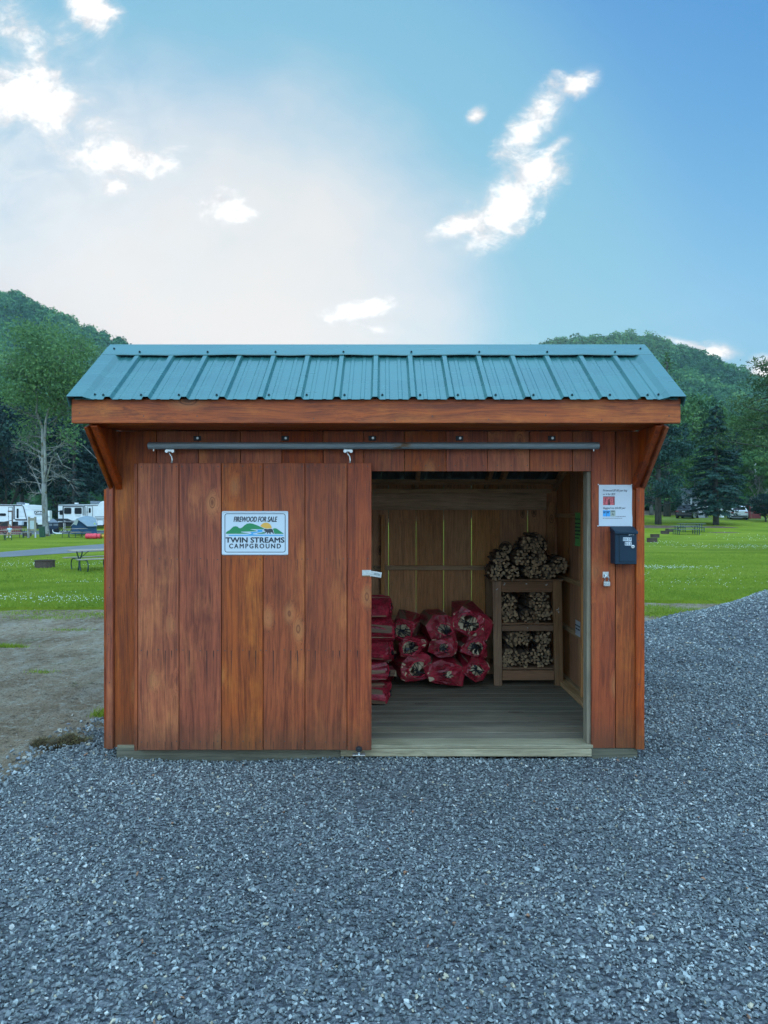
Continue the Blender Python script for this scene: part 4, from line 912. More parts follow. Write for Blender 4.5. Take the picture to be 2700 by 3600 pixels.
# --- side walls
for s in (-1, 1):
    sw = MB().box(*(sorted((s*1.775, s*1.74))), .10, 2.246, .10, .14).put('side_wall', M_piney, shed, .002, label=None) if False else None
    sw = box('side_wall', M_piney, shed, *sorted((s*1.775, s*1.735)), .12, 2.246, .09, .135)
    ed = [.086, .36, .642, .924, 1.206, 1.488, 1.77, 2.052, 2.262]
    for a, b in zip(ed[:-1], ed[1:]):
        def rz_(yy): return 2.83-.401*(yy-.186)+.085 if yy > .186 else 2.83-.694*(.186-yy)+.085
        x0, x1 = sorted((s*1.777, s*1.797)); a_, b_ = a+.001, b-.001
        m_ = MB(); vs_ = [(x0, a_, .075), (x1, a_, .075), (x1, b_, .075), (x0, b_, .075), (x0, a_, rz_(a_)-.10), (x1, a_, rz_(a_)-.10), (x1, b_, rz_(b_)-.10), (x0, b_, rz_(b_)-.10)]
        m_.add(vs_, [(0, 3, 2, 1), (4, 5, 6, 7), (0, 1, 5, 4), (1, 2, 6, 5), (2, 3, 7, 6), (3, 0, 4, 7)])
        me = m_.mesh('board', [M_stain, M_pine], .0015)
        for p_ in me.polygons:
            if p_.normal.x*s < -.8: p_.material_index = 1
        link('board', me, sw)
# girts and studs on the inside of the right wall
for z_, t_ in ((1.665, .04), (1.075, .045), (.62, .045)):
    box('girt', M_piney, shed, 1.737, 1.775, .14, 2.2, z_-.04, z_)
    box('girt', M_piney, shed, -1.775, -1.737, .14, 2.2, z_-.04, z_)
box('stud', M_pine, shed, 1.69, 1.735, 1.06, 1.10, .136, 1.93); box('stud', M_pine, shed, 1.69, 1.735, .3, .34, .136, 2.2)
box('stud', M_pine, shed, 1.655, 1.735, 2.16, 2.2, .13, 1.78)
box('stud', M_pine, shed, XX(1339, 7.06), XX(1353, 7.06), 2.17, 2.205, .13, 1.655)
box('stud', M_pine, shed, -1.735, -1.655, 2.16, 2.2, .13, 1.78); box('stud', M_pine, shed, -.9, -.86, 2.17, 2.205, .13, 1.655)
# --- back wall: boards with daylight between them
bw = box('back_wall', M_pinex, shed, -1.735, 1.652, 2.165, 2.200, 1.70, 1.865, label='wide plank header across the back wall')
gaps = [1268.5, 1366, 1463, 1560, 1658, 1757, 1855.5]; gw = [.001, .0045, .003, .005, .006, .0012, .0055]
xs_ = [XX(p, 7.1) for p in gaps]; xs_ = [xs_[0]-.277*k for k in range(5, 0, -1)]+xs_; gw = [.002, .004, .002, .004, .002]+gw
xs_ += [1.7765]; gw += [.001]
for k in range(len(xs_)-1):
    a, b = max(xs_[k]+gw[k]/2, -1.775), xs_[k+1]-gw[k+1]/2
    if b-a > .03: box('board', M_pine, bw, a, b, 2.246, 2.266, .07, 1.985, bevel=.001)
for z0, z1 in ((1.103, 1.147), (.605, .652)): box('rail', M_pinex, bw, -1.735, 1.652, 2.2, 2.243, z0, z1)
box('top_plate', M_pinex, shed, -1.775, 1.70, 2.158, 2.245, 1.868, 1.908)
box('bottom_plate', M_pinex, shed, -1.73, 1.73, 2.16, 2.243, .091, .13)
box('bottom_plate', M_piney, shed, 1.66, 1.734, .13, 2.155, .091, .13)
# --- deck floor
dk = box('floor_deck', M_skid, shed, -1.77, 1.77, .03, 2.24, .03, .064)
y_ = -.005; k = 0
while y_ < 2.22:
    w_ = .138 if k else .142
    box('deck_board', M_deck if k else M_sill, dk, -1.773+.001*(k % 3), XX(2078, 4.9)-.0 if k == 0 else 1.773, y_+.0015, min(y_+w_-.002, 2.242), .066, .091-.0006*(k % 2), bevel=.002); y_ += w_; k += 1
box('rim_board', M_sill, shed, -.25, XX(2080, 4.85)-.002, -.012, .026, .015, .064, label='pale treated board edging the floor at the open doorway')
box('skid', M_skid, shed, XX(408, 4.84), -.252, -.006, .085, -.03, .073); box('skid', M_skid, shed, XX(2082, 4.84), XX(2243, 4.84), -.004, .085, -.03, .064)
box('skid', M_skid, shed, -1.7, 1.7, 1.2, 1.29, -.03, .028); box('skid', M_skid, shed, -1.7, 1.7, 2.1, 2.19, -.03, .028)
# --- overhang: fascia, soffit, wings
box('fascia', M_stainx, shed, -1.892, 1.887, -.444, -.408, 2.231, 2.384, bevel=.004)
sf = box('soffit', M_stainx, shed, -1.80, 1.80, -.407, -.27, 2.236, 2.252); box('soffit', M_stainx, shed, -1.80, 1.80, -.268, -.13, 2.236, 2.252); box('soffit', M_stainx, shed, -1.80, 1.80, -.128, -.002, 2.236, 2.252)
for s in (-1, 1):
    # triangular cheek, boards run to the slanted edge
    for a, b in ((-.40, -.275), (-.273, -.14), (-.138, -.002)):
        def ez(y): return 1.86+(-y)/.40*.36
        x0, x1 = sorted((s*1.802, s*1.782))
        m_ = MB().prism([(a, ez(a)), (b, ez(b)), (b, 2.234), (a, 2.234)], 'x', x0, x1); m_.put('wing_board', M_stain, shed, .0015)
    def slant(name, xa, xb, up, dn, mat=M_stainy):
        x0, x1 = sorted((s*xa, s*xb)); p0, p1 = Vector((.012, 1.845)), Vector((-.412, 2.229)); d = (p1-p0).normalized(); n_ = Vector((-d.y, d.x))
        if n_.y > 0: n_ = -n_
        q = [p0+n_*dn, p1+n_*dn*1.0, p1-n_*up, p0-n_*up]
        # cut square under the fascia
        q = [(v.x, min(v.y, 2.23)) for v in q]
        MB().prism(q, 'x', x0, x1).put(name, mat, shed, .003)
    slant('wing_trim', 1.822, 1.803, .05, .03); slant('wing_brace', 1.781, 1.742, .035, .02)
    x0, x1 = sorted((s*1.824, s*1.845))
    box('rake_board', M_stainy, shed, x0, x1, .09, .15, .07, 1.83)
# --- roof: ribbed panels as parts, front slope and back slope
ye, ze, yr, zr = -.474, 2.372, .186, 2.830
zbk, ybk = 1.93, 2.43
def roof_panel(x0, x1, front, ribs, minors, under=False):
    prof = []
    def add(x, h): prof.append((x, h))
    add(x0, 0)
    ev = sorted([(r, 0) for r in ribs if x0-.02 < r < x1+.02]+[(m_, 1) for m_ in minors if x0+.01 < m_ < x1-.01])
    for c, kd in ev:
        for dx_, h in (((-.028, 0), (-.014, .019), (.014, .019), (.028, 0)) if kd == 0 else ((-.015, 0), (-.009, .003), (.009, .003), (.015, 0))):
            if x0 < c+dx_ < x1: add(c+dx_, h)
    add(x1, 0)
    if front: p0, p1 = Vector((ye, ze)), Vector((yr, zr))
    else: p0, p1 = Vector((ybk, zbk)), Vector((yr, zr))
    d = (p1-p0).normalized(); n_ = Vector((-d.y, d.x)); n_ = n_ if n_.y > 0 else -n_
    V = []; nP = len(prof)
    for t_ in (0, 1):
        b = p0.lerp(p1, t_)
        for x, h in prof: q = b+n_*(h+.002); V.append((x, q.x, q.y))
        for x, h in prof: q = b+n_*(h+.0005); V.append((x, q.x, q.y))
    Fs = [];
    for i_ in range(nP-1):
        Fs.append((i_, i_+1, 2*nP+i_+1, 2*nP+i_)); Fs.append((nP+i_, 3*nP+i_, 3*nP+i_+1, nP+i_+1)); Fs.append((i_, nP+i_, nP+i_+1, i_+1))
        Fs.append((2*nP+i_, 2*nP+i_+1, 3*nP+i_+1, 3*nP+i_))
    m_ = MB().add(V, Fs); return m_
ribs = [-1.655+.2352*k for k in range(15)]; minors = [r+d for r in [ribs[0]-.2352]+ribs for d in (.078, .157)]
pe = [-1.86, -.949+.03, -.0083+.03, .9325+.03, 1.86]
for front in (True, False):
    rf = roof_panel(pe[0], pe[1], front, ribs, minors).put('roof_panel', M_roof if front else M_roofin, shed)
    for a, b in zip(pe[1:-1], pe[2:]): roof_panel(a+.0005, b, front, ribs, minors).put('roof_panel', rf.data.materials[0], shed)
def onslope(x, s, h):      # s distance up from the eave along the front slope
    p0, p1 = Vector((ye, ze)), Vector((yr, zr)); d = (p1-p0).normalized(); n_ = Vector((-d.y, d.x)); q = p0+d*s+n_*h; return (x, q.x, q.y)
SL = math.hypot(yr-ye, zr-ze)
# gable (rake) trims
for s in (-1, 1):
    pr = [(1.897, -.045), (1.902, -.045), (1.902, .026), (1.805, .026), (1.772, .0035), (1.735, .0035), (1.735, .0025), (1.770, .0025), (1.806, .024), (1.897, .024)]
    for fr_ in (True, False):
        p0, p1 = (Vector((ye-.006, ze-.004)), Vector((yr, zr))) if fr_ else (Vector((ybk, zbk)), Vector((yr, zr)))
        d = (p1-p0).normalized(); n_ = Vector((-d.y, d.x)); n_ = n_ if n_.y > 0 else -n_; V = []
        for t_ in (0, 1):
            for x, h in pr: q = p0.lerp(p1, t_)+n_*h; V.append((s*x, q.x, q.y))
        n0 = len(pr); MB().add(V, [tuple(range(n0)), tuple(range(2*n0-1, n0-1, -1))]+[(i_, (i_+1) % n0, (i_+1) % n0+n0, i_+n0) for i_ in range(n0)]).put('gable_trim', M_roof, shed)
# ridge cap with a slightly wavy lower hem
V = []; nx_ = 80; rows = None
for i_ in range(nx_+1):
    x = -1.895+3.79*i_/nx_; wv = .0012*math.sin(i_*1.1)+.002*math.sin(i_*.37+1); inn = abs(x) < 1.80
    base_h = .022
    pts_ = [onslope(x, SL-.155, base_h+.001+(wv if inn else 0)), onslope(x, SL-.15, base_h+.006+(wv if inn else 0)), onslope(x, SL-.075, .031), onslope(x, SL-.07, .028), (x, yr, zr+.038), (x, yr+.12, zr-.028)]
    V += pts_
nr = 6; MB().add(V, [(i_*nr+j_, (i_+1)*nr+j_, (i_+1)*nr+j_+1, i_*nr+j_+1) for i_ in range(nx_) for j_ in range(nr-1)]).put('ridge_cap', M_roof, shed)
# screws
scm = None
M_scr = flat('dark_roof_screw', (0.01, 0.03, 0.035), .5)
def screw(x, s_, h):
    global scm
    if scm is None:
        m_ = MB(); 
        for r_a, h0, h1 in ((.0085, 0, .003), (.005, .003, .009)):
            m_.prism([(r_a*math.cos(k*PI/3), r_a*math.sin(k*PI/3)) for k in range(6)], 'z', h0, h1)
        scm = m_.mesh('screw', M_scr)
    q = onslope(x, s_, h); o = link('screw', scm, shed, q, (math.atan2(zr-ze, yr-ye), 0, 0)); return o
for k in range(15):
    dxs = -.045 if k < 4 or k == 3 else .038
    screw(ribs[k]+(-.045 if k < 4 else .045 if k < 12 else .05)+.0, .058, .003)
screw(-1.752, .06, .005); screw(1.755, .06, .005)
for k in range(0, 15, 2): screw(ribs[k]+.01, SL-.118, .031)
for s in (-1, 1): screw(s*1.84, SL-.06, .031)
# rafters and purlins seen from inside
def rafter(x, front):
    p0, p1 = (Vector((ye+.05, ze-.02)), Vector((yr-.02, zr-.03))) if front else (Vector((ybk-.03, zbk-.012)), Vector((yr+.02, zr-.045)))
    d = (p1-p0).normalized(); n_ = Vector((-d.y, d.x)); n_ = -n_ if n_.y > 0 else n_
    q = [p0+n_*.004, p1+n_*.004, p1+n_*.085, p0+n_*.085]
    MB().prism([(v.x, v.y) for v in q], 'x', x-.019, x+.019).put('rafter', M_piney, shed, .002)
for x in (-1.75, -1.15, -.55, XX(1468, 6.9), XX(1712, 6.8)+.03, 1.2, 1.752): rafter(x, False); rafter(x, True)
p0, p1 = Vector((ybk, zbk)), Vector((yr, zr)); d = (p1-p0).normalized()
for s_ in (.35, .9, 1.5):
    q = p0+d*s_; ang = math.atan2(d.y, d.x)
    o = MB().box(-1.73, 1.73, -.04, .04, -.03, -.006).put('purlin', M_pinex, shed, .002, loc=(0, q.x, q.y-.008), rot=(ang-PI, 0, 0)) if False else None
for s_ in (.36, 1.0, 1.6):
    q = p0+d*s_; e1 = d*.04; n_ = Vector((d.y, -d.x)); n_ = n_ if n_.y < 0 else -n_
    MB().prism([tuple(v) for v in (q-e1+n_*.088, q+e1+n_*.088, q+e1+n_*.11, q-e1+n_*.11)], 'x', -1.72, 1.72).put('purlin', M_pinex, shed, .002)
# --- door track, brackets
trk = []
Dt = 4.765; yt = Dt-YW
R_ = .0235; prof = [(yt+R_*math.cos(a), 2.124+R_*math.sin(a)) for a in np.linspace(-PI/2+.35, 1.5*PI-.35, 15)]; pin = [(yt+(R_-.003)*math.cos(a), 2.124+(R_-.003)*math.sin(a)) for a in np.linspace(1.5*PI-.35, -PI/2+.35, 15)]
x0, x1 = XX(524, Dt), XX(2103, Dt)
tk = MB().prism(prof+pin, 'x', x0, x1).put('door_track', M_track, shed, smooth=False)
for px in (524, 2103):
    x = XX(px, Dt); s = -1 if px < 1000 else 1
    MB().prism([(yt+R_*math.cos(a), 2.124+R_*math.sin(a)) for a in np.linspace(0, 2*PI, 17)[:-1]], 'x', x, x+s*.003).put('end_cap', M_track, tk)
    MB().tube([(x-s*.03, yt, 2.102), (x-s*.03, yt, 2.088)], .005, 8).put('stop_bolt', M_zinc, tk)
for px in (692, 1002, 1309, 1616, 1941):
    x = XX(px, 4.84)
    b = MB().box(x-.026, x+.026, -.006, -.0005, ZZ(1549, 4.84), ZZ(1532, 4.84)).put('track_bracket', M_dark, tk, .002); b['label'] = 'small dark bolted bracket plate'
    MB().box(x-.02, x+.02, yt-.004, -.006, 2.150, 2.156).put('bracket_arm', M_dark, tk, .001) if False else None
    MB().tube([(x+.004, -.0065, ZZ(1540, 4.84)), (x+.004, -.014, ZZ(1540, 4.84))], .009, 6).put('bolt', M_zinc, tk)
# --- sliding door
Dd = 4.780; yd = Dd-YW      # -.074
door = box('sliding_door', M_stainx, shed, XX(474, Dd), XX(1303, Dd), yd+.022, yd+.05, 1.82, 1.95)
for z0, z1 in ((.70, .80), (1.31, 1.41), (.1, .2)): box('door_batten', M_stainx, door, XX(474, Dd), XX(1303, Dd), yd+.0221, yd+.05, z0, z1)
de = [470, 484, 629, 778, 925, 1072, 1220, 1307]
for a, b in zip(de[:-1], de[1:]):
    box('door_board', M_door, door, XX(a, Dd)+.0022, XX(b, Dd)-.0022, yd, yd+.0215, ZZ(2637, Dd)+random.uniform(-.002, .002)-(.004 if a == 470 else 0), ZZ(1628, Dd)+(.0 if a > 470 else -.003), bevel=.0022)
nm_ = None
def nail(x, z, y=yd, parent=door):
    global nm_
    if nm_ is None: nm_ = MB().prism([(.0042*math.cos(k*PI/4), .0042*math.sin(k*PI/4)) for k in range(8)], 'y', -.0015, .002).mesh('nail_head', flat('nail_head_steel', (.09, .07, .06), .5, metal=.5))
    link('nail_head', nm_, parent, (x, y, z))
for a, b in zip(de[1:-1], de[2:]):
    xa, xb = XX(a, Dd), XX(b, Dd)
    for fx_ in (.024, .143, .262):
        if xa+fx_ < xb-.01:
            for z in (.751, 1.364, 1.985, .137): nail(xa+fx_+random.uniform(-.004, .004), z+random.uniform(-.004, .004))
for px in np.linspace(1440, 2060, 13): nail(XX(px, YW)+random.uniform(-.01, .01), ZZ(1637, YW)+random.uniform(-.002, .002), 0, fr)
for py in (1760, 1900, 2052, 2230, 2405, 2590): nail(XX(2250+random.uniform(-7, 7), 4.83), ZZ(py, 4.83), -.0245, shed)
for py in (1740, 1905, 2065, 2230, 2400, 2590): nail(-1.82+random.uniform(-.01, .01), ZZ(py, 4.83), -.0225, shed)
for px, py in ((280, 1452), (505, 1463), (693, 1463), (1103, 1472), (1388, 1478), (1520, 1463), (1718, 1475), (1918, 1460), (2115, 1477), (2352, 1462)): nail(XX(px, 4.41), ZZ(py, 4.41), -.4445, shed)
# hangers: trolley in the track, curved stem to the door
for px in (598, 1224):
    x = XX(px, Dt); h = MB().box(x-.029, x+.029, yt-.012, yt+.012, 2.083, 2.099).put('hanger', M_zinc, shed, .002)
    for sx_ in (-.02, .02):
        MB().tube([(x+sx_, yt-.014, 2.087), (x+sx_, yt+.014, 2.087)], .011, 10).put('wheel', M_zinc, h)
    xt = x+.012
    MB().tube([(x-.006, yt, 2.082), (x-.003, yt, 2.070), (xt-.002, yt, 2.052), (xt+.002, yt, 2.030), (xt, yt-.002, 2.008)], [.0055, .005, .0055, .006, .0065], 8).put('stem', M_zinc, h, smooth=True)
# hasp on the door edge, strap swung down
ls = box('hasp', M_zinc, shed, XX(1273, 4.775), XX(1303, 4.775), yd-.004, yd-.0005, ZZ(2026, 4.775), ZZ(2004, 4.775), bevel=.0008, label='rusty edged steel hasp, its strap hanging past the door edge')
MB().box(0, .072, -.003, 0, -.0185, .0185).box(.003, .009, -.0068, -.003, -.006, .006).put('strap', M_zinc, ls, .001, loc=(XX(1304, 4.775), yd-.003, ZZ(2016, 4.775)), rot=(0, math.radians(9), 0))
MB().box(.020, .062, -.0036, -.0029, -.0075, .0075).put('slot_plate', flat('dull_zinc', (.3, .33, .32), .5, metal=.5, var=.3, scale=150), ls, loc=(XX(1304, 4.775), yd-.003, ZZ(2016, 4.775)), rot=(0, math.radians(9), 0))
MB().tube([(XX(1303.5, 4.775), yd-.004, ZZ(2027, 4.775)), (XX(1303.5, 4.775), yd-.004, ZZ(2004, 4.775))], .0032, 8).put('hinge_pin', M_zinc, ls)
MB().box(XX(1272, 4.775), XX(1300, 4.775), yd-.0046, yd-.0041, ZZ(2027, 4.775), ZZ(2023, 4.775)).put('rust_edge', flat('rust', (.25, .12, .05), .8, var=.4, scale=200), ls)
# door guide roller at the bottom
gx_ = XX(1262, 4.76); gy_ = yd-.035
gd = MB().box(gx_-.042, gx_+.042, gy_-.018, gy_+.03, .058, .063).put('door_guide', M_zinc, shed, .001)
MB().tube([(gx_, gy_, .063), (gx_, gy_, .084)], .008, 8).put('roller_pin', M_zinc, gd)
MB().tube([(gx_, gy_, .084), (gx_, gy_, .088), (gx_, gy_, .108), (gx_, gy_, .112)], [.018, .0215, .0215, .015], 14).put('roller', M_rubber, gd)
MB().tube([(gx_, gy_, .112), (gx_, gy_, .117)], .007, 6).put('roller_bolt', M_rubber, gd)

# ------------------------------------------------------------------ the painted sign on the door
Ds = 4.772; sg = thing('campground_sign', (XX(896, Ds), YW+yd-.004, ZZ(1874, Ds)), 'white metal sign with hills, sun and bear reading firewood for sale, on the sliding door', 'sign')
kx = .444/1168
def S(x, y): return ((x-831)*kx, -(y-577)*kx)
def roundrect(x0, x1, z0, z1, r, n=5):
    o = []
    for cx_, cz_, a0 in ((x1-r, z1-r, 0), (x0+r, z1-r, 90), (x0+r, z0+r, 180), (x1-r, z0+r, 270)):
        for k in range(n+1): a = math.radians(a0+90*k/n); o.append((cx_+r*math.cos(a), cz_+r*math.sin(a)))
    return o
(px0, pz1), (px1, pz0) = S(247, 190), S(1417, 965)
MB().prism(roundrect(px0, px1, pz0, pz1, .008), 'y', -.0015, 0).put('plate', M_signw, sg)
for z0, z1, t_ in ((pz1-.009, pz1-.001, .0045), (pz0+.001, pz0+.008, .0045)):        # rolled top and bottom edges
    MB().prism([(-.0016, z0), (-.0016, z1), (-.0045, (z0+z1)/2+.001)], 'x', px0+.004, px1-.004).put('rolled_edge', M_signw, sg)
def flatpoly(name, pts_, mat, y, fac=None):
    pl = [S(*p) for p in pts_] if fac is None else pts_
    bm = bmesh.new(); vs_ = [bm.verts.new((x, y, z)) for x, z in pl]; f = bm.faces.new(vs_); f.normal_update()
    if f.normal.y > 0: f.normal_flip()
    bmesh.ops.triangulate(bm, faces=bm.faces); me = bpy.data.meshes.new(name); bm.to_mesh(me); bm.free(); me.materials.append(mat); return link(name, me, sg)
ink = flat('dark_navy_enamel', (.022, .03, .042), .4); M_sgreen = flat('green_enamel', (0.02, 0.24, 0.085), .35); M_sorg = flat('orange_enamel', (0.80, 0.42, 0.07), .35); M_sblue = flat('blue_enamel', (0.05, 0.36, 0.66), .35); M_bear = flat('charcoal_enamel', (.045, .05, .055), .4)
(bx0, bz1), (bx1, bz0) = S(296, 231), S(1371, 919)
o_ = roundrect(bx0, bx1, bz0, bz1, .016); i_p = roundrect(bx0+.0042, bx1-.0042, bz0+.0042, bz1-.0042, .012); n = len(o_)
MB().add([(x, -.0021, z) for x, z in o_]+[(x, -.0021, z) for x, z in i_p], [(i_, (i_+1) % n, (i_+1) % n+n, i_+n) for i_ in range(n)]).put('border', ink, sg)
sunp = [(1023+106*math.cos(a), 500+108*math.sin(a)*-1) for a in np.linspace(0, PI, 20)]
flatpoly('sun_emblem', sunp+[(917, 500)], M_sorg, -.0020)
h1 = [(318, 585), (322, 565), (345, 545), (385, 525), (415, 495), (450, 465), (490, 456), (525, 465), (550, 487), (578, 492), (605, 480), (645, 442), (690, 412), (740, 404), (795, 412), (870, 440), (960, 480), (1005, 497), (985, 508), (900, 508), (745, 510), (790, 522), (850, 532), (860, 542), (830, 548), (700, 550), (590, 553), (585, 562), (640, 570), (715, 580), (735, 586), (600, 590), (400, 590), (325, 590)]
flatpoly('hill_halo', [(x+(-4 if x < 600 else 4), y-5) for x, y in h1[:18]]+[(1012, 512), (985, 512)]+h1[19:], M_signw, -.0022); flatpoly('hill_emblem', h1, M_sgreen, -.0024)
flatpoly('hill_emblem', [(1130, 512), (1160, 496), (1190, 491), (1220, 500), (1260, 530), (1310, 565), (1338, 585), (1335, 590), (1175, 592), (1165, 560), (1145, 525)], M_sgreen, -.0024)
flatpoly('hill_emblem', [(860, 590), (880, 582), (935, 572), (985, 560), (1020, 548), (1010, 590)], M_sgreen, -.0024)
flatpoly('river_emblem', [(975, 514), (880, 516), (840, 520), (880, 530), (885, 545), (850, 555), (760, 560), (745, 566), (770, 580), (770, 592), (690, 606), (358, 608), (372, 626), (1325, 626), (1343, 608), (850, 606), (790, 598), (800, 585), (880, 568), (960, 555), (1000, 545), (965, 548), (960, 535)], M_sblue, -.0025)
bear = [(985, 523), (995, 508), (1010, 502), (1030, 503), (1050, 508), (1080, 505), (1100, 500), (1125, 502), (1145, 515), (1155, 540), (1160, 565), (1170, 588), (1150, 588), (1140, 570), (1128, 565), (1110, 562), (1112, 590), (1090, 590), (1080, 565), (1068, 572), (1060, 590), (1045, 590), (1045, 560), (1025, 568), (1005, 588), (995, 585), (1018, 552), (1008, 540)]
cxb, cyb = 1075, 548
flatpoly('bear_halo', [(cxb+(x-cxb)*1.09, cyb+(y-cyb)*1.14) for x, y in bear], M_signw, -.0028); flatpoly('bear_emblem', bear, M_bear, -.0031)
def stext(t_, x0, x1, ya, yb, bold, shear=0, sp=1.0, name='lettering', mat=ink):
    (a, zt_), (b, zb_) = S(x0, ya), S(x1, yb); return text_mesh(t_, mat, sg, a, b, zb_, zt_, -.0024, bold, shear, name, spacing=sp)
stext('FIREWOOD FOR SALE', 457, 1226, 288, 378, .04, .25); stext('TWIN STREAMS', 316, 1348, 655, 745, .06); stext('CAMPGROUND', 378, 1288, 766, 847, .05, sp=1.35)
for x, y in ((275, 210), (1388, 210), (275, 945), (1388, 942)):
    a, z = S(x, y); MB().prism([(a+.004*math.cos(k*PI/4), z+.004*math.sin(k*PI/4)) for k in range(8)], 'y', -.0065, -.0015).put('rivet', M_zinc, sg)

# ------------------------------------------------------------------ price notice, drop box, padlock
Dn = 4.850; pn_ = thing('price_notice', (XX(2163.5, Dn), YW-.003, ZZ(1777, Dn)), 'white laminated price sheet for firewood and ice pinned above the drop box', 'notice')
kp = 4.85/F/5.53           # crop pixels to metres
def Pn(x, y): return ((x-904)*kp, -(y-426)*kp)
def pq(name, x0, x1, y0, y1, mat, y=-.0016):
    (a, zt_), (b, zb_) = Pn(x0, y0), Pn(x1, y1); return MB().box(a, b, y, y+.0004, zb_, zt_).put(name, mat, pn_)
V = []; 
for i_ in range(9):
    for j_ in range(11):
        x, z = Pn(582+(1225-582)*i_/8+(6 if j_ < 3 else 0)*(i_ == 8), 828-(828-25)*j_/10); V.append((x, -.001-.004*abs(math.sin(i_*1.3))*(i_ in (7, 8))*(0.5+.5*math.sin(j_)), z))
MB().add(V, [(i_*11+j_, (i_+1)*11+j_, (i_+1)*11+j_+1, i_*11+j_+1) for i_ in range(8) for j_ in range(10)]).put('sheet', M_paper, pn_, smooth=True)
def ptxt(t_, x0, x1, y0, y1, bold=.012, shear=.3, name='lettering', mat=M_ink, par=None, y=-.0018):
    (a, zt_), (b, zb_) = Pn(x0, y0), Pn(x1, y1); return text_mesh(t_, mat, par or pn_, a, b, zb_, zt_, y, bold, shear, name)
ptxt('Firewood $7.00 per bag', 660, 1135, 112, 168, .008); ptxt('or 4 for $25', 660, 902, 186, 232, .008); ptxt('Bagged Ice $3.00 per', 664, 1103, 455, 506, .008)
M_pred = flat('printed_red_bags', (.55, .10, .11), .5, var=.5, scale=90); M_pdk = flat('printed_shadow', (.07, .02, .02), .6); M_pbl = flat('printed_blue_bags', (.05, .36, .75), .5, var=.2, scale=80); M_ptan = flat('printed_tan_photo', (.36, .40, .33), .5, var=.2, scale=120)
pq('printed_photo', 664, 890, 250, 419, M_pred); 
for q in ([(770, 300), (790, 300), (800, 418), (760, 418)], [(700, 290), (712, 290), (706, 380)], [(850, 262), (862, 262), (886, 405), (876, 405)], [(664, 250), (890, 250), (890, 258), (664, 262)], [(884, 250), (890, 250), (890, 419), (886, 419)]):
    MB().prism([Pn(*p) for p in q], 'y', -.0021, -.0018).put('printed_shadow', M_pdk, pn_)
pq('printed_photo', 661, 802, 520, 640, M_pbl); pq('printed_photo', 804, 905, 520, 640, M_ptan)
pq('printed_shadow', 727, 732, 525, 640, M_pdk, -.0021)
for x0, x1, y0, y1 in ((668, 720, 542, 552), (668, 705, 560, 576), (740, 795, 542, 552), (742, 775, 558, 574), (822, 888, 530, 544), (842, 864, 572, 584), (838, 874, 600, 611)): pq('printed_mark', x0, x1, y0, y1, M_ink, -.0021)
def wordbars(par, name, x0, x1, z0, z1, y, mat, seed, w0=.006, rot=None):
    # fine print too small to read in the photograph: word-length strokes
    r_ = random.Random(seed); m_ = MB(); x = x0
    while x < x1-w0*.4:
        w_ = min(r_.uniform(.6, 1.8)*w0, x1-x); m_.box(x, x+w_, y-.0002, y, z0+(z1-z0)*r_.uniform(0, .15), z1-(z1-z0)*r_.uniform(0, .2)); x += w_+w0*.28
    return m_.put(name, mat, par)
for x0, x1, y0, y1, q_ in ((908, 1106, 635, 645, 1), (658, 1034, 669, 679, 2)):
    (a, zt_), (b, zb_) = Pn(x0, y0), Pn(x1, y1); wordbars(pn_, 'fine_print', a, b, zb_, zt_, -.0018, M_ink, q_)
for x, y in ((570, 18), (1218, 22), (563, 825), (1216, 832)):
    a, z = Pn(x, y); MB().tube([(a, 0, z), (a, -.006, z), (a, -.008, z)], [.0042, .0042, .002], 8).put('pin', flat('white_pin', (.8, .8, .78), .3) if x == 570 else bpy.data.materials['white_pin'], pn_)
# drop box
Db = 4.75; bxr = thing('drop_box', (XX(2201, Db), YW-.001, ZZ(1984, Db)), 'dark navy steel drop box with a sloped lid, under the price notice', 'drop box')
M_navy = flat('navy_powder_coat', (0.006, 0.026, 0.046), .5, var=.08, scale=6, spec=.3); M_navyd = flat('navy_shadow_gap', (.003, .008, .012), .6)
w2 = .0725; dpt = .10; hb = .205
bo = MB().prism([(0, 0), (-dpt, 0), (-dpt, hb), (0, hb+.012)], 'x', -w2, w2).put('body', M_navy, bxr, .004)
MB().prism([(0, hb+.047), (-.022, hb+.047), (-dpt-.012, hb+.014), (-dpt-.012, hb-.002), (-dpt-.0005, hb-.002), (-dpt-.0005, hb+.003), (-.002, hb+.013)], 'x', -w2-.005, w2+.006).put('lid', M_navy, bxr, .002)
MB().box(-w2+.026, w2-.008, -dpt-.0006, -dpt-.0001, .0155, hb-.006).put('door_gap', M_navyd, bxr)
MB().box(-w2+.028, w2-.010, -dpt-.0035, -dpt-.0007, .0175, hb-.008).put('door', M_navy, bxr, .0012)
lg = MB().tube([(w2-.028, -dpt-.0036, .118), (w2-.028, -dpt-.009, .118), (w2-.028, -dpt-.010, .118)], [.0115, .0115, .009], 16).put('lock', M_zinc, bxr); MB().box(w2-.034, w2-.022, -dpt-.0108, -dpt-.0101, .1165, .1195).put('keyhole', M_black, lg)
M_lab = flat('silver_sticker', (.42, .46, .48), .35, var=.3, scale=60)
d_ = Vector((-(dpt-.010), -.033)).normalized()
MB().box(-.032, .034, -.009, .009, .0, .0008).put('sticker', M_lab, bxr, loc=(.006, -.066, hb+.0345-.0045), rot=(math.atan2(.033, .090), 0, 0))
MB().box(.014, .022, -.004, .004, .0, .0008).box(-.022, -.018, -.004, .004, 0, .0008).put('sticker_mark', M_ink, bxr, loc=(.006, -.066, hb+.0353-.0045), rot=(math.atan2(.033, .090), 0, 0))
KB = 4.70/F/5.53
def Bx(x, y): return ((x-1120)*KB*1.0+.004, (1560-y)*KB)
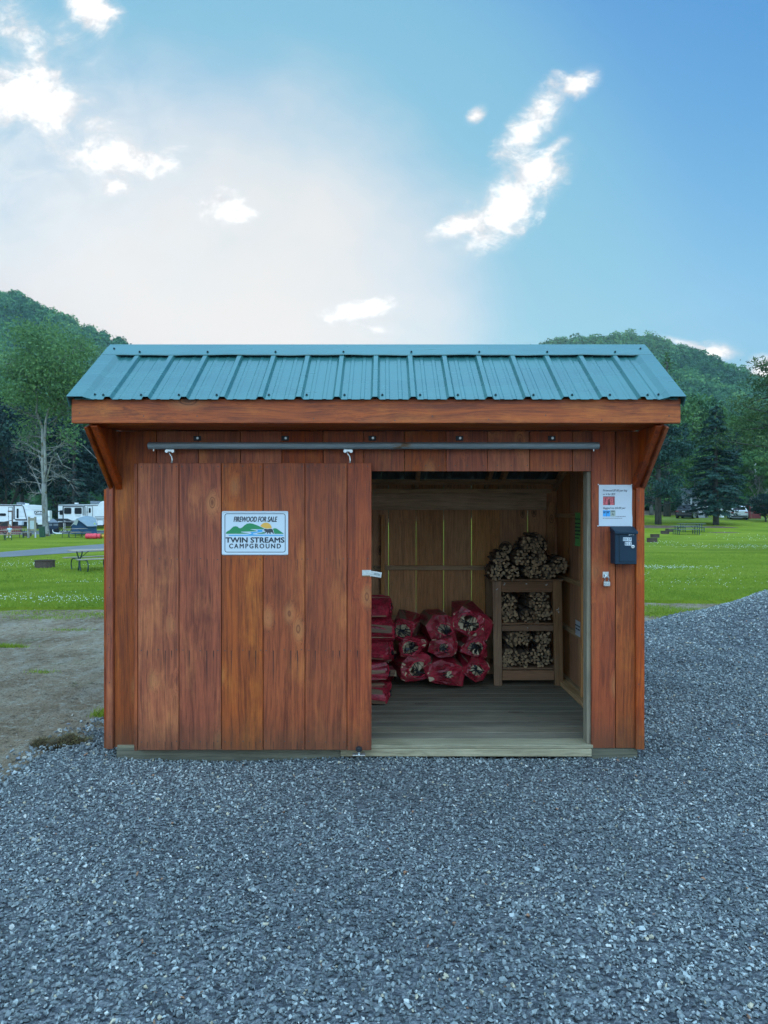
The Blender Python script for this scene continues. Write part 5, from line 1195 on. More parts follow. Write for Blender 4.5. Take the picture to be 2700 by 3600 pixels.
def letter(ch, x0, x1, y0, y1, tilt):
    (a, zt_), (b, zb_) = Bx(x0, y0), Bx(x1, y1); cx_, cz_ = (a+b)/2, (zt_+zb_)/2
    t_ = MB().box(-(b-a)/2, (b-a)/2, -.0008, 0, -(zt_-zb_)/2, (zt_-zb_)/2).put('letter_sticker', M_signw, bxr, loc=(cx_, -dpt-.0036, cz_), rot=(0, tilt, 0))
    text_mesh(ch, M_ink, t_, -(b-a)*.30, (b-a)*.30, -(zt_-zb_)*.34, (zt_-zb_)*.34, -.0012, .03, 0, 'letter')
for k, ch in enumerate('DROP'): letter(ch, 1048+k*42, 1089+k*42, 1030+k*1.0, 1102+k*1.5, (.06, -.03, .02, .04)[k])
for k, ch in enumerate('BOX'): letter(ch, 1084+k*44, 1127+k*44, 1120-k*1.5, 1188+k*1, (.02, -.03, -.04)[k])
a, z = Bx(1170, 985); MB().prism([(a-.005, z-.004), (a+.001, z+.006), (a+.006, z-.004), (a+.001, z-.0005)], 'y', -dpt-.0042, -dpt-.0036).put('maker_mark', M_signw, bxr)
(a, zt_), (b, zb_) = Bx(1186, 974), Bx(1266, 982); wordbars(bxr, 'maker_mark', a, b, zb_, zt_, -dpt-.0037, M_signw, 5, .012)
# staple plate with padlock (crop 8 pixels: 4.423 per photo pixel)
pl = thing('padlock', (XX(2132, 4.84), YW-.012, ZZ(2052, 4.84)), 'small steel padlock hanging open on its shackle from the wall staple below the notice', 'padlock')
kq = 4.84/F
MB().box(-.0215, .0215, -.018, 0, -.0165, .0165).put('body', M_zinc, pl, .003)
sh = [(-.013, -.009, .0165), (-.013, -.009, .040)]+[(-.013*math.cos(a), -.009, .040+.015*math.sin(a)) for a in np.linspace(.3, PI-.3, 7)]+[(.013, -.009, .040), (.013, -.009, .0165)]
MB().tube(sh, .0036, 8).put('shackle', flat('chromed_steel', (.75, .77, .78), .15, metal=1), pl, smooth=True)
MB().box(-.0145, .0145, -.0187, -.0181, -.010, .006).put('label_plate', flat('etched_steel', (.42, .44, .44), .5, metal=.6, var=.3, scale=200), pl)
stp = box('staple_plate', M_zinc, shed, XX(2119, 4.85), XX(2140, 4.85), -.0045, -.0002, ZZ(2031, 4.85), ZZ(2010, 4.85), bevel=.001, label='steel staple plate on the wall with rust at its top edge')
c_ = (XX(2132, 4.84), -.005, ZZ(2023, 4.84)); MB().tube([(c_[0]+.009*math.cos(a), c_[1]-.012-.0*a, c_[2]+.009*math.sin(a)) for a in np.linspace(0, 2*PI, 13)], .004, 8).put('staple_ring', M_zinc, stp, smooth=True)
MB().tube([(c_[0], -.003, c_[2]+.002), (c_[0], -.018, c_[2]+.002)], .0075, 8).put('staple_neck', M_zinc, stp)

# papers on the side wall inside
gp = thing('green_notice', (1.732, YW+1.30, 1.53), 'green printed notice pinned inside on the right wall, edge on to the doorway', 'notice')
M_gpap = flat('green_paper', (0.15, 0.50, 0.13), .7)
def sidepaper(root, w_, h_, lines, mat, top=None, tsize=1.0):
    V = []
    for i_ in range(5):
        for j_ in range(9): V.append((-.006*math.sin(i_/4*PI)*.8-.004*(j_ == 0)*i_/4, (i_/4-.5)*w_, (j_/8-.5)*h_))
    MB().add(V, [(i_*9+j_, (i_+1)*9+j_, (i_+1)*9+j_+1, i_*9+j_+1) for i_ in range(4) for j_ in range(8)]).put('sheet', mat, root, smooth=True)
    for t_, x0, x1, z0, z1 in lines:
        o = text_mesh(t_, M_ink, root, x0*w_, x1*w_, z0*h_, z1*h_, 0, .02, 0) if t_ else wordbars(root, 'fine_print', x0*w_, x1*w_, z0*h_, z1*h_, 0, M_ink, int(z0*100), .03)
        o.rotation_euler = (0, 0, -PI/2); o.location = (-.0085, 0, 0)
sidepaper(gp, .23, .29, [('Please Note,', -.36, .36, .27, .35), ('', -.40, .40, .15, .20), ('', -.40, .40, .04, .09), ('', -.40, .38, -.07, -.02), ('', -.40, .35, -.18, -.13), ('', -.40, .16, -.28, -.24)], M_gpap)
wp = thing('white_card', (1.732, YW+1.30, ZZ(2210, 6.15)), 'small white card with black print pinned to the lower rail inside on the right wall', 'notice')
sidepaper(wp, .21, .13, [('', -.4, .4, .12, .24), ('', -.3, .3, -.1, .02)], M_paper)
# ------------------------------------------------------------------ inside the shed: rack, kindling, red bags
FZ = .0915
DS = 6.50
rk = thing('wood_rack', (XX(1853, DS), DS, FZ), 'old brown three tier wooden rack full of kindling inside the shed', 'rack')
rx0 = -XX(1853, DS)
def rxl(px): return XX(px, DS)-XX(1853, DS)
def rzl(py): return ZZ(py, DS)-FZ
HT = rzl(2043)
for yy, dark in ((0, 0), (.46, .5)):
    for a0, a1, b0, b1 in ((1731, 1762, 1737, 1766), (1943, 1975, 1951, 1981)):
        pts_ = [(rxl(b0), 0), (rxl(b1), 0), (rxl(a1), HT), (rxl(a0), HT)]
        MB().prism(pts_, 'y', yy, yy+.038).put('leg', M_shelf, rk, .003)
for yy in (.004, .462):
    box('rail', M_shelfx, rk, rxl(1763), rxl(1943), yy, yy+.03, rzl(2082), HT-.002, .003)
    box('rail', M_shelfx, rk, rxl(1766), rxl(1946), yy, yy+.03, rzl(2219), rzl(2199), .003)
    box('rail', M_shelfx, rk, rxl(1767), rxl(1949), yy, yy+.03, rzl(2392), rzl(2357), .003)
for z, nm in ((HT+.001, 'top_board'), (rzl(2199)+.001, 'shelf_board'), (rzl(2357)+.001, 'shelf_board')):
    e = .012 if nm == 'top_board' else -.03
    for k in range(3): box(nm, M_shelfx, rk, rxl(1731)-e, rxl(1975)+e, -.012*(e > 0)+.04*(e < 0)+k*.165, -.012*(e > 0)+.04*(e < 0)+k*.165+.160-(.02 if e < 0 else 0), z, z+.016, .002)
M_spl = flat('white_paint_splash', (.5, .5, .48), .8)
for px, py in ((1775, 2053), (1852, 2054), (1922, 2055), (1747, 2071), (1963, 2150), (1961, 2143), (1855, 2206)):
    x, z = rxl(px), rzl(py); m_ = MB()
    for q in range(5): a = random.uniform(0, 6.28); d_ = random.uniform(0, .012); r0 = random.uniform(.002, .006); m_.prism([(x+d_*math.cos(a)+r0*math.cos(t), z+d_*math.sin(a)*1.4+r0*math.sin(t)) for t in (0, 1.5, 3, 4.6)], 'y', -.0006, .004)
    m_.put('paint_splash', M_spl, rk)
# sticks: a few shared meshes
STK = []
for k in range(9):
    r_ = random.Random(50+k); w_ = r_.uniform(.0135, .019); n = r_.choice((3, 4, 4, 4, 5)); a0 = r_.uniform(0, 6)
    p0 = [(w_*r_.uniform(.75, 1.25)*math.cos(a0+2*PI*i_/n), w_*r_.uniform(.75, 1.25)*math.sin(a0+2*PI*i_/n)) for i_ in range(n)]
    m_ = MB(); V = [(x, -.18, z) for x, z in p0]+[(x*r_.uniform(.8, 1.2), .18, z*r_.uniform(.8, 1.2)) for x, z in p0]
    m_.add(V, [(i_, i_+n, (i_+1) % n+n, (i_+1) % n) for i_ in range(n)], 0); m_.add([], []); k0 = 0
    m_.f += [tuple(range(n)), tuple(range(2*n-1, n-1, -1))]; m_.mi += [1, 1]
    STK.append(m_.mesh('stick', [M_logside, M_logend], .0008))
STRAP = flat('black_strap', (.012, .012, .014), .6)
def bundle(px, py, r, label, D=DS, dy=.0, yaw=0., pitch=0.):
    t = thing('kindling_bundle', (XX(px, D), D+dy, ZZ(py, D)), label, 'firewood bundle', 'strapped kindling bundles on the rack'); t.rotation_euler = (pitch, 0, yaw)
    r *= 1.2; pts_ = []; sp = .0325; rows_ = int(r/sp)+2
    for i_ in range(-rows_, rows_+1):
        for j_ in range(-rows_, rows_+1):
            x, z = (i_+.5*(j_ % 2))*sp, j_*sp*.87
            if math.hypot(x, z) < r-.008: pts_.append((x+random.gauss(0, .0025), z+random.gauss(0, .0025)))
    for x, z in pts_:
        o = link('stick', random.choice(STK), t, (x, random.gauss(0, .016), z), (random.gauss(0, .02), random.uniform(0, 6.28), random.gauss(0, .025)))
        o.scale = (random.uniform(.85, 1.3), random.uniform(.9, 1.05), random.uniform(.85, 1.2))
    m_ = MB()
    for yy in (-.07,):
        ring = [((r+.006)*math.cos(a)*random.uniform(.97, 1.03), yy, (r+.006)*math.sin(a)*random.uniform(.97, 1.03)) for a in np.linspace(0, 2*PI, 17)]; ring[-1] = ring[0]; m_.tube(ring, .003, 4, caps=False)
    m_.put('strap', STRAP, t)
BL = [(1746, 2009, .078, 'bottom left bundle on top of the rack, ends neat and round'), (1801, 2011, .062, 'small bundle second from the left in the bottom row on the rack top'), (1866, 2009, .078, 'middle bundle of the bottom row on the rack top'), (1921, 2012, .072, 'bottom row bundle on the rack top right of the middle'),
      (1762, 1966, .070, 'left bundle of the second row on top of the rack'), (1828, 1962, .078, 'second row bundle on top of the rack under the low saddle of the pile'), (1896, 1960, .080, 'second row bundle on top of the rack right below the peak'), (1968, 1986, .066, 'rightmost bundle on the rack top, hanging past its right corner'),
      (1788, 1930, .050, 'small loose bundle at the upper left shoulder of the top pile'), (1858, 1918, .066, 'upper bundle left of the peak of the top pile'), (1906, 1915, .066, 'upper bundle right of the peak of the top pile'), (1884, 1893, .045, 'bundle at the very peak of the pile on the rack')]
for px, py, r, lab in BL: bundle(px, py, r*.93, lab, dy=random.uniform(.12, .2), yaw=random.uniform(-.14, .14)+(.1 if px > 1950 else 0), pitch=random.uniform(-.04, .08))
for px, py, r, lab in [(1795, 2120, .066, 'upper left bundle on the middle shelf of the rack'), (1894, 2112, .066, 'upper middle bundle on the middle shelf of the rack'), (1798, 2170, .062, 'lower left bundle on the middle shelf'), (1862, 2172, .055, 'lower middle bundle on the middle shelf'), (1920, 2160, .064, 'right bundle on the middle shelf, leaning on the leg'),
                       (1797, 2246, .058, 'upper left bundle on the lowest shelf'), (1852, 2243, .062, 'upper middle bundle on the lowest shelf, sticks slanting'), (1917, 2256, .062, 'upper right bundle on the lowest shelf'), (1793, 2312, .066, 'lower left bundle on the lowest shelf'), (1850, 2320, .060, 'lower middle bundle on the lowest shelf'), (1919, 2318, .072, 'lower right bundle on the lowest shelf, poking out past the leg')]:
    bundle(px, py, r*1.2, lab, dy=.235, yaw=random.uniform(-.2, .2), pitch=random.uniform(-.12, .14))

# red net bags of split logs
M_cord = flat('black_cord', (.008, .008, .01), .5)
M_logs = wood('log_side', (0.16, 0.085, 0.05), (0.27, 0.155, 0.09), (0.36, 0.22, 0.13), axis='y', knots=0, rough=.8, objvar=.25)
M_loge = flat('log_end', (0.50, 0.40, 0.25), .8, var=.22, scale=18)
LOGS = []
for k in range(8):
    r_ = random.Random(80+k); kind = k % 4; R = r_.uniform(.055, .07)
    if kind == 0: p0 = [(0, 0)]+[(R*1.25*math.cos(a), R*1.25*math.sin(a)) for a in np.linspace(.0, 1.35, 4)]
    elif kind == 1: p0 = [(-R*.8, -R*.5), (R*.8, -R*.5), (R*.6, R*.55), (-R*.5, R*.6)]
    elif kind == 2: p0 = [(-R*.9, -R*.45), (R*.9, -R*.45), (0.1*R, R*.8)]
    else: p0 = [(R*.75*math.cos(a), R*.65*math.sin(a)) for a in np.linspace(0, 2*PI, 7)[:-1]]
    cx_ = sum(p[0] for p in p0)/len(p0); cz_ = sum(p[1] for p in p0)/len(p0); p0 = [((x-cx_)*r_.uniform(.9, 1.1), (z-cz_)*r_.uniform(.9, 1.1)) for x, z in p0]; n = len(p0)
    m_ = MB().add([(x, -.205, z) for x, z in p0]+[(x*r_.uniform(.85, 1.15), .205, z*r_.uniform(.85, 1.15)) for x, z in p0], [(i_, i_+n, (i_+1) % n+n, (i_+1) % n) for i_ in range(n)])
    m_.f += [tuple(range(n)), tuple(range(2*n-1, n-1, -1))]; m_.mi += [1, 1]
    LOGS.append((m_.mesh('log', [M_logs, M_loge], .003), max(math.hypot(x, z) for x, z in p0)))
def bag(x, y, z, rw, rh, label, rot=(0, 0, 0), seed=1, open_=.5, grp='red net bags of firewood in the shed', lay=None):
    r_ = random.Random(seed); t = thing('firewood_bag', (x, y, z), label, 'firewood bag', grp); t.rotation_euler = rot
    spots = lay or [(-.62, -.5), (0.0, -.55), (.62, -.48), (-.66, .12), (-.02, .05), (.64, .14), (-.3, .62), (.34, .6)]
    pts_ = []
    for k, (a, b) in enumerate(spots):
        lm, lr = LOGS[r_.randrange(8)]; s_ = r_.uniform(.75, 1.2)*min(rw, rh*1.3)/.125; cx_, cz_ = a*rw*.80+r_.gauss(0, .008), b*rh*.80+r_.gauss(0, .008); ang = r_.uniform(0, 6.28); tw = r_.gauss(0, .09); tp2 = r_.gauss(0, .06)
        o = link('log', lm, t, (cx_, r_.gauss(0, .018), cz_), (tp2, ang, tw)); o.scale = (s_*.95, 1, s_*.95)
        M_ = Matrix.LocRotScale(o.location, o.rotation_euler, o.scale); pts_ += [M_ @ v.co for v in lm.vertices]
    # net: the sack is pulled tight over the corners of the logs
    bm = bmesh.new()
    for p in pts_: bm.verts.new(p*1.02)
    bmesh.ops.convex_hull(bm, input=bm.verts); bmesh.ops.delete(bm, geom=[v for v in bm.verts if not v.link_faces], context='VERTS')
    bmesh.ops.remove_doubles(bm, verts=bm.verts, dist=.022)
    bmesh.ops.subdivide_edges(bm, edges=bm.edges, cuts=2, use_grid_fill=True); bmesh.ops.triangulate(bm, faces=bm.faces)
    for v in bm.verts:                          # the cloth sags a little between the corners and bunches at the mouth
        q_ = math.hypot(v.co.x, v.co.z); v.co += v.normal*r_.uniform(-.009, .004)
        if v.co.y < -.16 and q_ < .11: v.co.y += -.012+r_.uniform(-.008, .008)
    R0 = open_*min(rw, rh)*.95; bm.normal_update()
    bmesh.ops.delete(bm, geom=[f for f in bm.faces if f.calc_center_median().y < -.17 and math.hypot(f.calc_center_median().x/1.25, f.calc_center_median().z) < R0], context='FACES')
    me = bpy.data.meshes.new('net'); bm.to_mesh(me); bm.free(); me.materials.append(M_net); link('net', me, t)
    NA = 13; V = []
    for k in range(NA): a = 2*PI*k/NA; q_ = R0*r_.uniform(.92, 1.22); V.append((1.25*q_*math.cos(a), -.232+r_.uniform(-.012, .006), q_*math.sin(a)))
    # drawn hem and black cord across the open end
    m_ = MB(); hem = [Vector(V[k])*1.0 for k in range(NA)]+[Vector(V[0])]; m_.tube(hem, .0055, 5, caps=False); 
    mh = m_.put('hem', flat('red_hem', (.50, .01, .04), .5) if 'red_hem' not in MATS else MATS['red_hem'], t)
    m_ = MB(); c_ = Vector((r_.uniform(-.02, .02), -.236, r_.uniform(-.02, .01)))
    for k in r_.sample(range(NA), 7): m_.tube([c_, (c_+Vector(V[k]))/2+Vector((0, -.008, 0)), V[k]], .0042, 5, caps=False)
    for _ in range(4): a = r_.uniform(0, 6.28); m_.tube([c_, c_+Vector((.035*math.cos(a), -.014, .03*math.sin(a))), c_+Vector((.055*math.cos(a+.5), -.006, .05*math.sin(a+.5)))], [.008, .006, .004], 5)
    m_.put('tie_cord', M_cord, t)
    return t
DB = 6.55
B_ = [(1444, 2353, .165, .098, 'bottom left bag of the middle pile, its open end down on the floor', .05, .66, 1), (1562, 2357, .165, .100, 'bottom middle bag of the pile, mostly covered in net', -.1, .36, 2), (1672, 2350, .130, .100, 'bottom right bag of the pile, next to the rack leg', -.45, .5, 3),
      (1462, 2287, .135, .080, 'second row left bag with square pale log ends showing', .12, .72, 4), (1562, 2283, .125, .085, 'second row middle bag, squeezed between its neighbours', .2, .42, 5), (1662, 2281, .130, .078, 'second row right bag with a wide row of pale log ends', -.05, .72, 6),
      (1437, 2216, .130, .095, 'top left bag of the middle pile, round open end with square logs', .0, .62, 7), (1548, 2215, .155, .105, 'large top middle bag leaning to the right', -.35, .48, 8), (1658, 2187, .155, .108, 'topmost bag, tilted against the rack, with big wedge log ends showing', -.42, .66, 9)]
for k, (px, py, rw, rh, lab, tl, op, sd) in enumerate(B_):
    Dk = DB+.0; bag(XX(px, Dk-.2), Dk+(.0 if k < 3 else .02 if k < 6 else .05), ZZ(py, Dk-.2), rw*1.17, rh*1.30, lab, rot=(random.uniform(-.12, .12), -tl*1.3+random.uniform(-.2, .2), random.uniform(-.35, .35)), seed=sd*3, open_=op*.85)
# stack lying sideways beside the door
for k, lab in enumerate(('lowest bag of the stack by the sliding door', 'second bag from the floor in the stack by the sliding door', 'third bag from the floor in the stack by the sliding door', 'fourth bag from the floor in the stack by the sliding door', 'topmost bag of the stack by the sliding door')):
    z = FZ+.088+k*.176; bag(-.125+(-.02, -.03, .0, .015, -.012)[k], 5.95+random.uniform(-.02, .02), z, .15, .092, lab, rot=(random.uniform(-.03, .03), 0, PI/2+random.uniform(-.12, .12)), seed=40+k, open_=.4)
for k, lab in enumerate(('lowest bag of the rear stack half hidden by the door', 'middle bag of the rear stack half hidden by the door', 'top bag of the rear stack half hidden by the door')):
    bag(-.10, 6.62, FZ+.088+k*.176, .15, .092, lab, rot=(0, 0, PI/2), seed=60+k, open_=.4)
lg_ = link('split_log', LOGS[1][0], None, (XX(1362, 6.5)-.02, 6.5, ZZ(2293, 6.5)), (0, .1, PI/2)); lg_.scale = (.4, .5, .35); tag(lg_, 'thin split log end sticking out between the red bag stack and the pile', 'firewood log')
lg_ = link('split_log', LOGS[2][0], None, (XX(1368, 6.4)-.04, 6.38, FZ+.14), (0, .3, PI/2-.3)); lg_.scale = (.8, .5, .8); tag(lg_, 'pale wedge of split log loose at the foot of the red bag stack', 'firewood log')

# ------------------------------------------------------------------ lawn furniture
def place(name, px, py, label, cat, group=None, rz=0):
    x, y, z = onground(px, py); return thing(name, (x, y, z+.03), label, cat, group, rz)
def table_meshes():
    D_ = {}; m_ = []
    for k in range(5): m_.append(('top_plank', MB().box(-.92, .92, -.36+k*.145, -.36+k*.145+.138, .72, .758).mesh('top_plank', M_table, .003)))
    for s in (-1, 1):
        for k in range(2): y0 = s*.62+(-.14+k*.145)
        m_.append(('bench_plank', MB().box(-.92, .92, min(s*.60, s*.74), max(s*.60, s*.74), .43, .465).mesh('bench_plank', M_table, .003)))
        m_.append(('bench_plank', MB().box(-.92, .92, min(s*.745, s*.885), max(s*.745, s*.885), .43, .465).mesh('bench_plank', M_table, .003)))
    for s in (-1, 1):
        x = s*.60; mb = MB()
        for q in (-1, 1):
            # curved tube legs: from the table top, in to the middle, out to the ground; bench arm curling down
            mb.tube([(x, q*.30, .715), (x, q*.27, .62), (x, q*.12, .48), (x, q*.035, .36), (x, q*.04, .2), (x, q*.11, .03), (x, q*.15, 0)], .024, 7)
            mb.tube([(x, q*.04, .40), (x, q*.60, .415), (x, q*.80, .40), (x, q*.90, .30), (x, q*.93, .16), (x, q*.88, .03), (x, q*.83, 0)], .022, 7)
        m_.append(('leg_frame', mb.mesh('leg_frame', M_steel, smooth=True)))
        m_.append(('brace', MB().tube([(x, 0, .44), (x-s*.34, 0, .715)], .012, 6).mesh('brace', M_steel)))
    return m_
TM = table_meshes()
def table(px, py, label, rz):
    t = place('picnic_table', px, py, label, 'picnic table', 'picnic tables on the lawn', rz)
    for nme, me in TM: link(nme, me, t)
    return t
table(338, 2006, 'nearest picnic table, partly hidden by the left corner of the shed', .72)
table(265, 1891, 'picnic table in front of the grey dome tent', 1.0)
table(55, 1893, 'picnic table behind the wooden notice board', .8)
table(-10, 1901, 'picnic table cut by the left edge with the child beside it', 1.0)
def table2():
    m_ = [('top_plank', MB().box(-1.2, 1.2, -.36+k*.145, -.36+k*.145+.138, .72, .758).mesh('top_plank', M_table2, .003)) for k in range(5)]
    for s in (-1, 1): m_.append(('bench_plank', MB().box(-1.2, 1.2, min(s*.60, s*.85), max(s*.60, s*.85), .43, .465).mesh('bench_plank', M_table2, .003)))
    for s in (-1, 1):
        x = s*.85; mb = MB().box(x-.03, x+.03, -.30, -.24, 0, .72).box(x-.03, x+.03, .24, .30, 0, .72).box(x-.03, x+.03, -.84, .84, .375, .43).box(x-.03, x+.03, -.80, -.74, 0, .375).box(x-.03, x+.03, .74, .80, 0, .375)
        m_.append(('leg_frame', mb.mesh('leg_frame', M_steel, .004))); m_.append(('brace', MB().tube([(x-s*.02, 0, .40), (x-s*.45, 0, .715)], .02, 6).mesh('brace', M_steel)))
    return m_
M_table2 = wood('green_grey_table_boards', (0.12, 0.15, 0.13), (0.2, 0.22, 0.19), (0.26, 0.28, 0.24), axis='x', knots=0, rough=.8)
T2 = table2()
for px, py, lab, rz in ((2412, 1880, 'long dark legged picnic table on the right lawn, the nearer of two', -.06), (2430, 1871, 'long pale topped picnic table on the right lawn, the farther of two', -.03)):
    t = place('picnic_table', px, py, lab, 'picnic table', 'picnic tables on the lawn', rz)
    for nme, me in T2: link(nme, me, t)
def firering(px, py, label, rz=0, d=.36):
    t = place('fire_ring', px, py, label, 'fire ring', 'steel fire rings on the lawn', rz); t.location.y += d; n = 28
    def ringm(r0, r1, z0, z1):
        V = []; F_ = []
        for k in range(n):
            c, s_ = math.cos(2*PI*k/n), math.sin(2*PI*k/n); V += [(r1*c, r1*s_, z0), (r1*c, r1*s_, z1), (r0*c, r0*s_, z1), (r0*c, r0*s_, z0)]
        for k in range(n):
            a, b = 4*k, 4*((k+1) % n); F_ += [(a+i_, b+i_, b+(i_+1) % 4, a+(i_+1) % 4) for i_ in range(4)]
        return MB().add(V, F_)
    ringm(d-.006, d, -.03, .27).put('ring_wall', M_rust, t); ringm(d-.006, d+.035, .27, .282).put('rim', M_rust, t)
    MB().prism([(.9*d*math.cos(a), .9*d*math.sin(a)) for a in np.linspace(0, 2*PI, 13)[:-1]], 'z', -.01, .04).put('ash_bed', flat('ash', (.12, .115, .11), .95, var=.5) if 'ash' not in MATS else MATS['ash'], t)
firering(142, 2000, 'rusty fire ring on the left lawn in front of the lane'); firering(88, 1887, 'brown fire ring behind the picnic table and notice board')
firering(2299, 1908, 'nearest of the four fire rings in a row on the right lawn'); firering(2308, 1892, 'second nearest fire ring in the row on the right lawn'); firering(2343, 1879, 'low fire ring left of the right hand picnic tables'); firering(2359, 1871.5, 'farthest fire ring, almost touching the right hand picnic table')
# notice board
t = place('notice_board', 113, 1892, 'weathered grey wooden camp notice board on two posts in the left lawn', 'notice board'); S_ = t.location.y/F
for s in (-1, 1):
    o = box('post', M_post, t, s*11*S_-.07*S_/.023, s*11*S_+.07*S_/.023, -.07, .07, -.1, 74*S_, .01)
for z0, z1, nme in ((60*S_, 70*S_, 'top_rail'), (24*S_, 30*S_, 'bottom_rail')): box(nme, M_post, t, -14*S_, 14*S_, -.05, .05, z0, z1, .01)
box('display_panel', flat('pale_blue_panel', (.42, .50, .50), .5, var=.1), t, -8*S_, 8*S_, -.02, .02, 31*S_, 59*S_)
for s in (-1, 1): box('pale_stake', M_paper, t, s*13.5*S_-.04, s*13.5*S_+.04, -.11, -.085, -.1, 52*S_ if s < 0 else 20*S_)
t = place('utility_box', 150, 1890, 'dark green utility pedestal leaning beside the pale barked tree', 'utility box'); S_ = t.location.y/F; t.rotation_euler = (0, -.07, .1)
M_ug = flat('utility_green', (.03, .085, .05), .5, var=.1); box('cabinet', M_ug, t, -8.3*S_, 7.5*S_, -.18, .18, -.05, 35*S_, .015); box('cap', M_ug, t, -9*S_, 8.2*S_, -.2, .2, 35*S_, 38*S_, .015); box('door_panel', M_ug, t, -7*S_, 6*S_, -.19, -.181, .1, 30*S_, .004)
# child sitting at the picnic table
def person():
    x, y, z = onground(34, 1896); t_ = thing('person', (x, y, z+.03), 'small child in a pale blue shirt sitting at the leftmost picnic table', 'person', rz=.3)
    def skin(name, verts, edges, rad, mat, par):
        me = bpy.data.meshes.new(name); me.from_pydata(verts, edges, []); o = bpy.data.objects.new(name, me); COL.objects.link(o); sk = o.modifiers.new('s', 'SKIN')
        for i_, r in enumerate(rad): me.skin_vertices[0].data[i_].radius = (r, r)
        me.skin_vertices[0].data[0].use_root = True; sb = o.modifiers.new('b', 'SUBSURF'); sb.levels = 1; sb.render_levels = 1
        dg = bpy.context.evaluated_depsgraph_get(); m2 = bpy.data.meshes.new_from_object(o.evaluated_get(dg)); bpy.data.objects.remove(o); m2.materials.clear(); m2.materials.append(mat); m2.polygons.foreach_set('use_smooth', [True]*len(m2.polygons)); return link(name, m2, par)
    skinm = flat('skin', (.42, .24, .16), .6)
    V = [(0, 0, .50), (0, -.01, .66), (0, -.01, .82), (0, -.01, .90), (0, -.02, .98), (.08, -.0, .50), (.11, -.30, .50), (.11, -.32, .24), (.11, -.40, .20), (-.08, 0, .50), (-.11, -.30, .50), (-.11, -.32, .24), (-.11, -.40, .20), (.14, -.01, .80), (.19, -.08, .64), (.12, -.24, .60), (-.14, -.01, .80), (-.19, -.08, .64), (-.12, -.24, .60)]
    E_ = [(0, 1), (1, 2), (2, 3), (3, 4), (0, 5), (5, 6), (6, 7), (7, 8), (0, 9), (9, 10), (10, 11), (11, 12), (2, 13), (13, 14), (14, 15), (2, 16), (16, 17), (17, 18)]
    R = [.10, .11, .10, .04, .04, .08, .06, .045, .03, .08, .06, .045, .03, .05, .035, .025, .05, .035, .025]
    body = skin('body', V, E_, R, skinm, t_)
    bm = bmesh.new(); bmesh.ops.create_uvsphere(bm, u_segments=16, v_segments=12, radius=1)
    for v in bm.verts:
        c = v.co; c.x *= .082; c.y *= .095; c.z *= .108
        if c.y < -.05 and abs(c.x) < .015 and -.03 < c.z < .02: c.y -= .014
        c.z += 1.05; c.y -= .02
    me = bpy.data.meshes.new('head'); bm.to_mesh(me); bm.free(); me.materials.append(skinm); link('head', me, t_)
    bm = bmesh.new(); bmesh.ops.create_uvsphere(bm, u_segments=16, v_segments=12, radius=1)
    for v in bm.verts: c = v.co; c.x *= .092; c.y = c.y*.10+.012; c.z *= .112; c.z += 1.062; 
    bmesh.ops.delete(bm, geom=[v for v in bm.verts if v.co.y < -.045 and v.co.z < 1.11 or v.co.z < .98], context='VERTS')
    me = bpy.data.meshes.new('hair'); bm.to_mesh(me); bm.free(); me.materials.append(flat('light_brown_hair', (.16, .10, .055), .8)); link('hair', me, t_)
    skin('shirt', [(0, 0, .47), (0, -.01, .60), (0, -.01, .72), (0, -.01, .84), (.11, -.01, .82), (-.11, -.01, .82), (.18, -.04, .73), (-.18, -.04, .73)], [(0, 1), (1, 2), (2, 3), (3, 4), (3, 5), (4, 6), (5, 7)], [.13, .125, .12, .08, .065, .065, .055, .055], flat('pale_blue_cloth', (.42, .62, .70), .8), t_)
    shoe = MB()
    for s in (-1, 1): shoe.tube([(s*.11, -.33, .17), (s*.11, -.42, .165), (s*.11, -.47, .16)], [.04, .042, .03], 8)
    shoe.put('shoes', flat('white_shoe', (.7, .7, .7), .6), t_)
person()
# white bent garden ornament on the grass
t = place('garden_ornament', 203, 1881, 'white long bodied bird shaped lawn ornament behind the picnic table', 'lawn ornament'); S_ = t.location.y/F; M_wp = flat('white_paint', (.8, .82, .82), .5)
MB().tube([(-17*S_, 0, 18*S_), (-18*S_, 0, 15*S_), (-17*S_, 0, 11*S_), (-13*S_, 0, 7*S_), (-7*S_, 0, 5.5*S_), (2*S_, 0, 4.5*S_), (11*S_, 0, 4*S_), (16*S_, 0, 5*S_)], [1.2*S_, 1*S_, 1.3*S_, 1.8*S_, 2.2*S_, 2.4*S_, 1.8*S_, .6*S_], 8).put('body', M_wp, t, smooth=True)
for x in (-17, -5, 4): MB().tube([(x*S_, 0, (9 if x == -17 else 4)*S_), ((x+1)*S_, 0, -.1)], .5*S_, 5).put('leg', M_wp, t)

# ------------------------------------------------------------------ caravans
YC = 74.0
def cxx(px, Y=YC): return CAMX+(px-1350)/F*Y
def czz(py, Y=YC): return CAMZ+(1800-py)/F*Y
# left travel trailer: side wall seen square on, front cap turned away
zg = float(terr(cxx(60), YC))
x0 = cxx(-190); t = thing('travel_trailer', (x0, YC, zg), 'white travel trailer with black trim and slanted nose, left of the pale barked tree', 'caravan'); k = YC/F
def lx_(px): return cxx(px)-x0
def lz_(py): return czz(py)-zg
zt_, zb_ = lz_(1774), lz_(1834)
prof = [(0, zb_), (lx_(95), zb_), (lx_(92), zb_+.25), (lx_(78), zt_-.06), (lx_(74), zt_), (0, zt_)]
MB().prism(prof, 'y', 0, 2.4).put('body', M_white, t, .02)
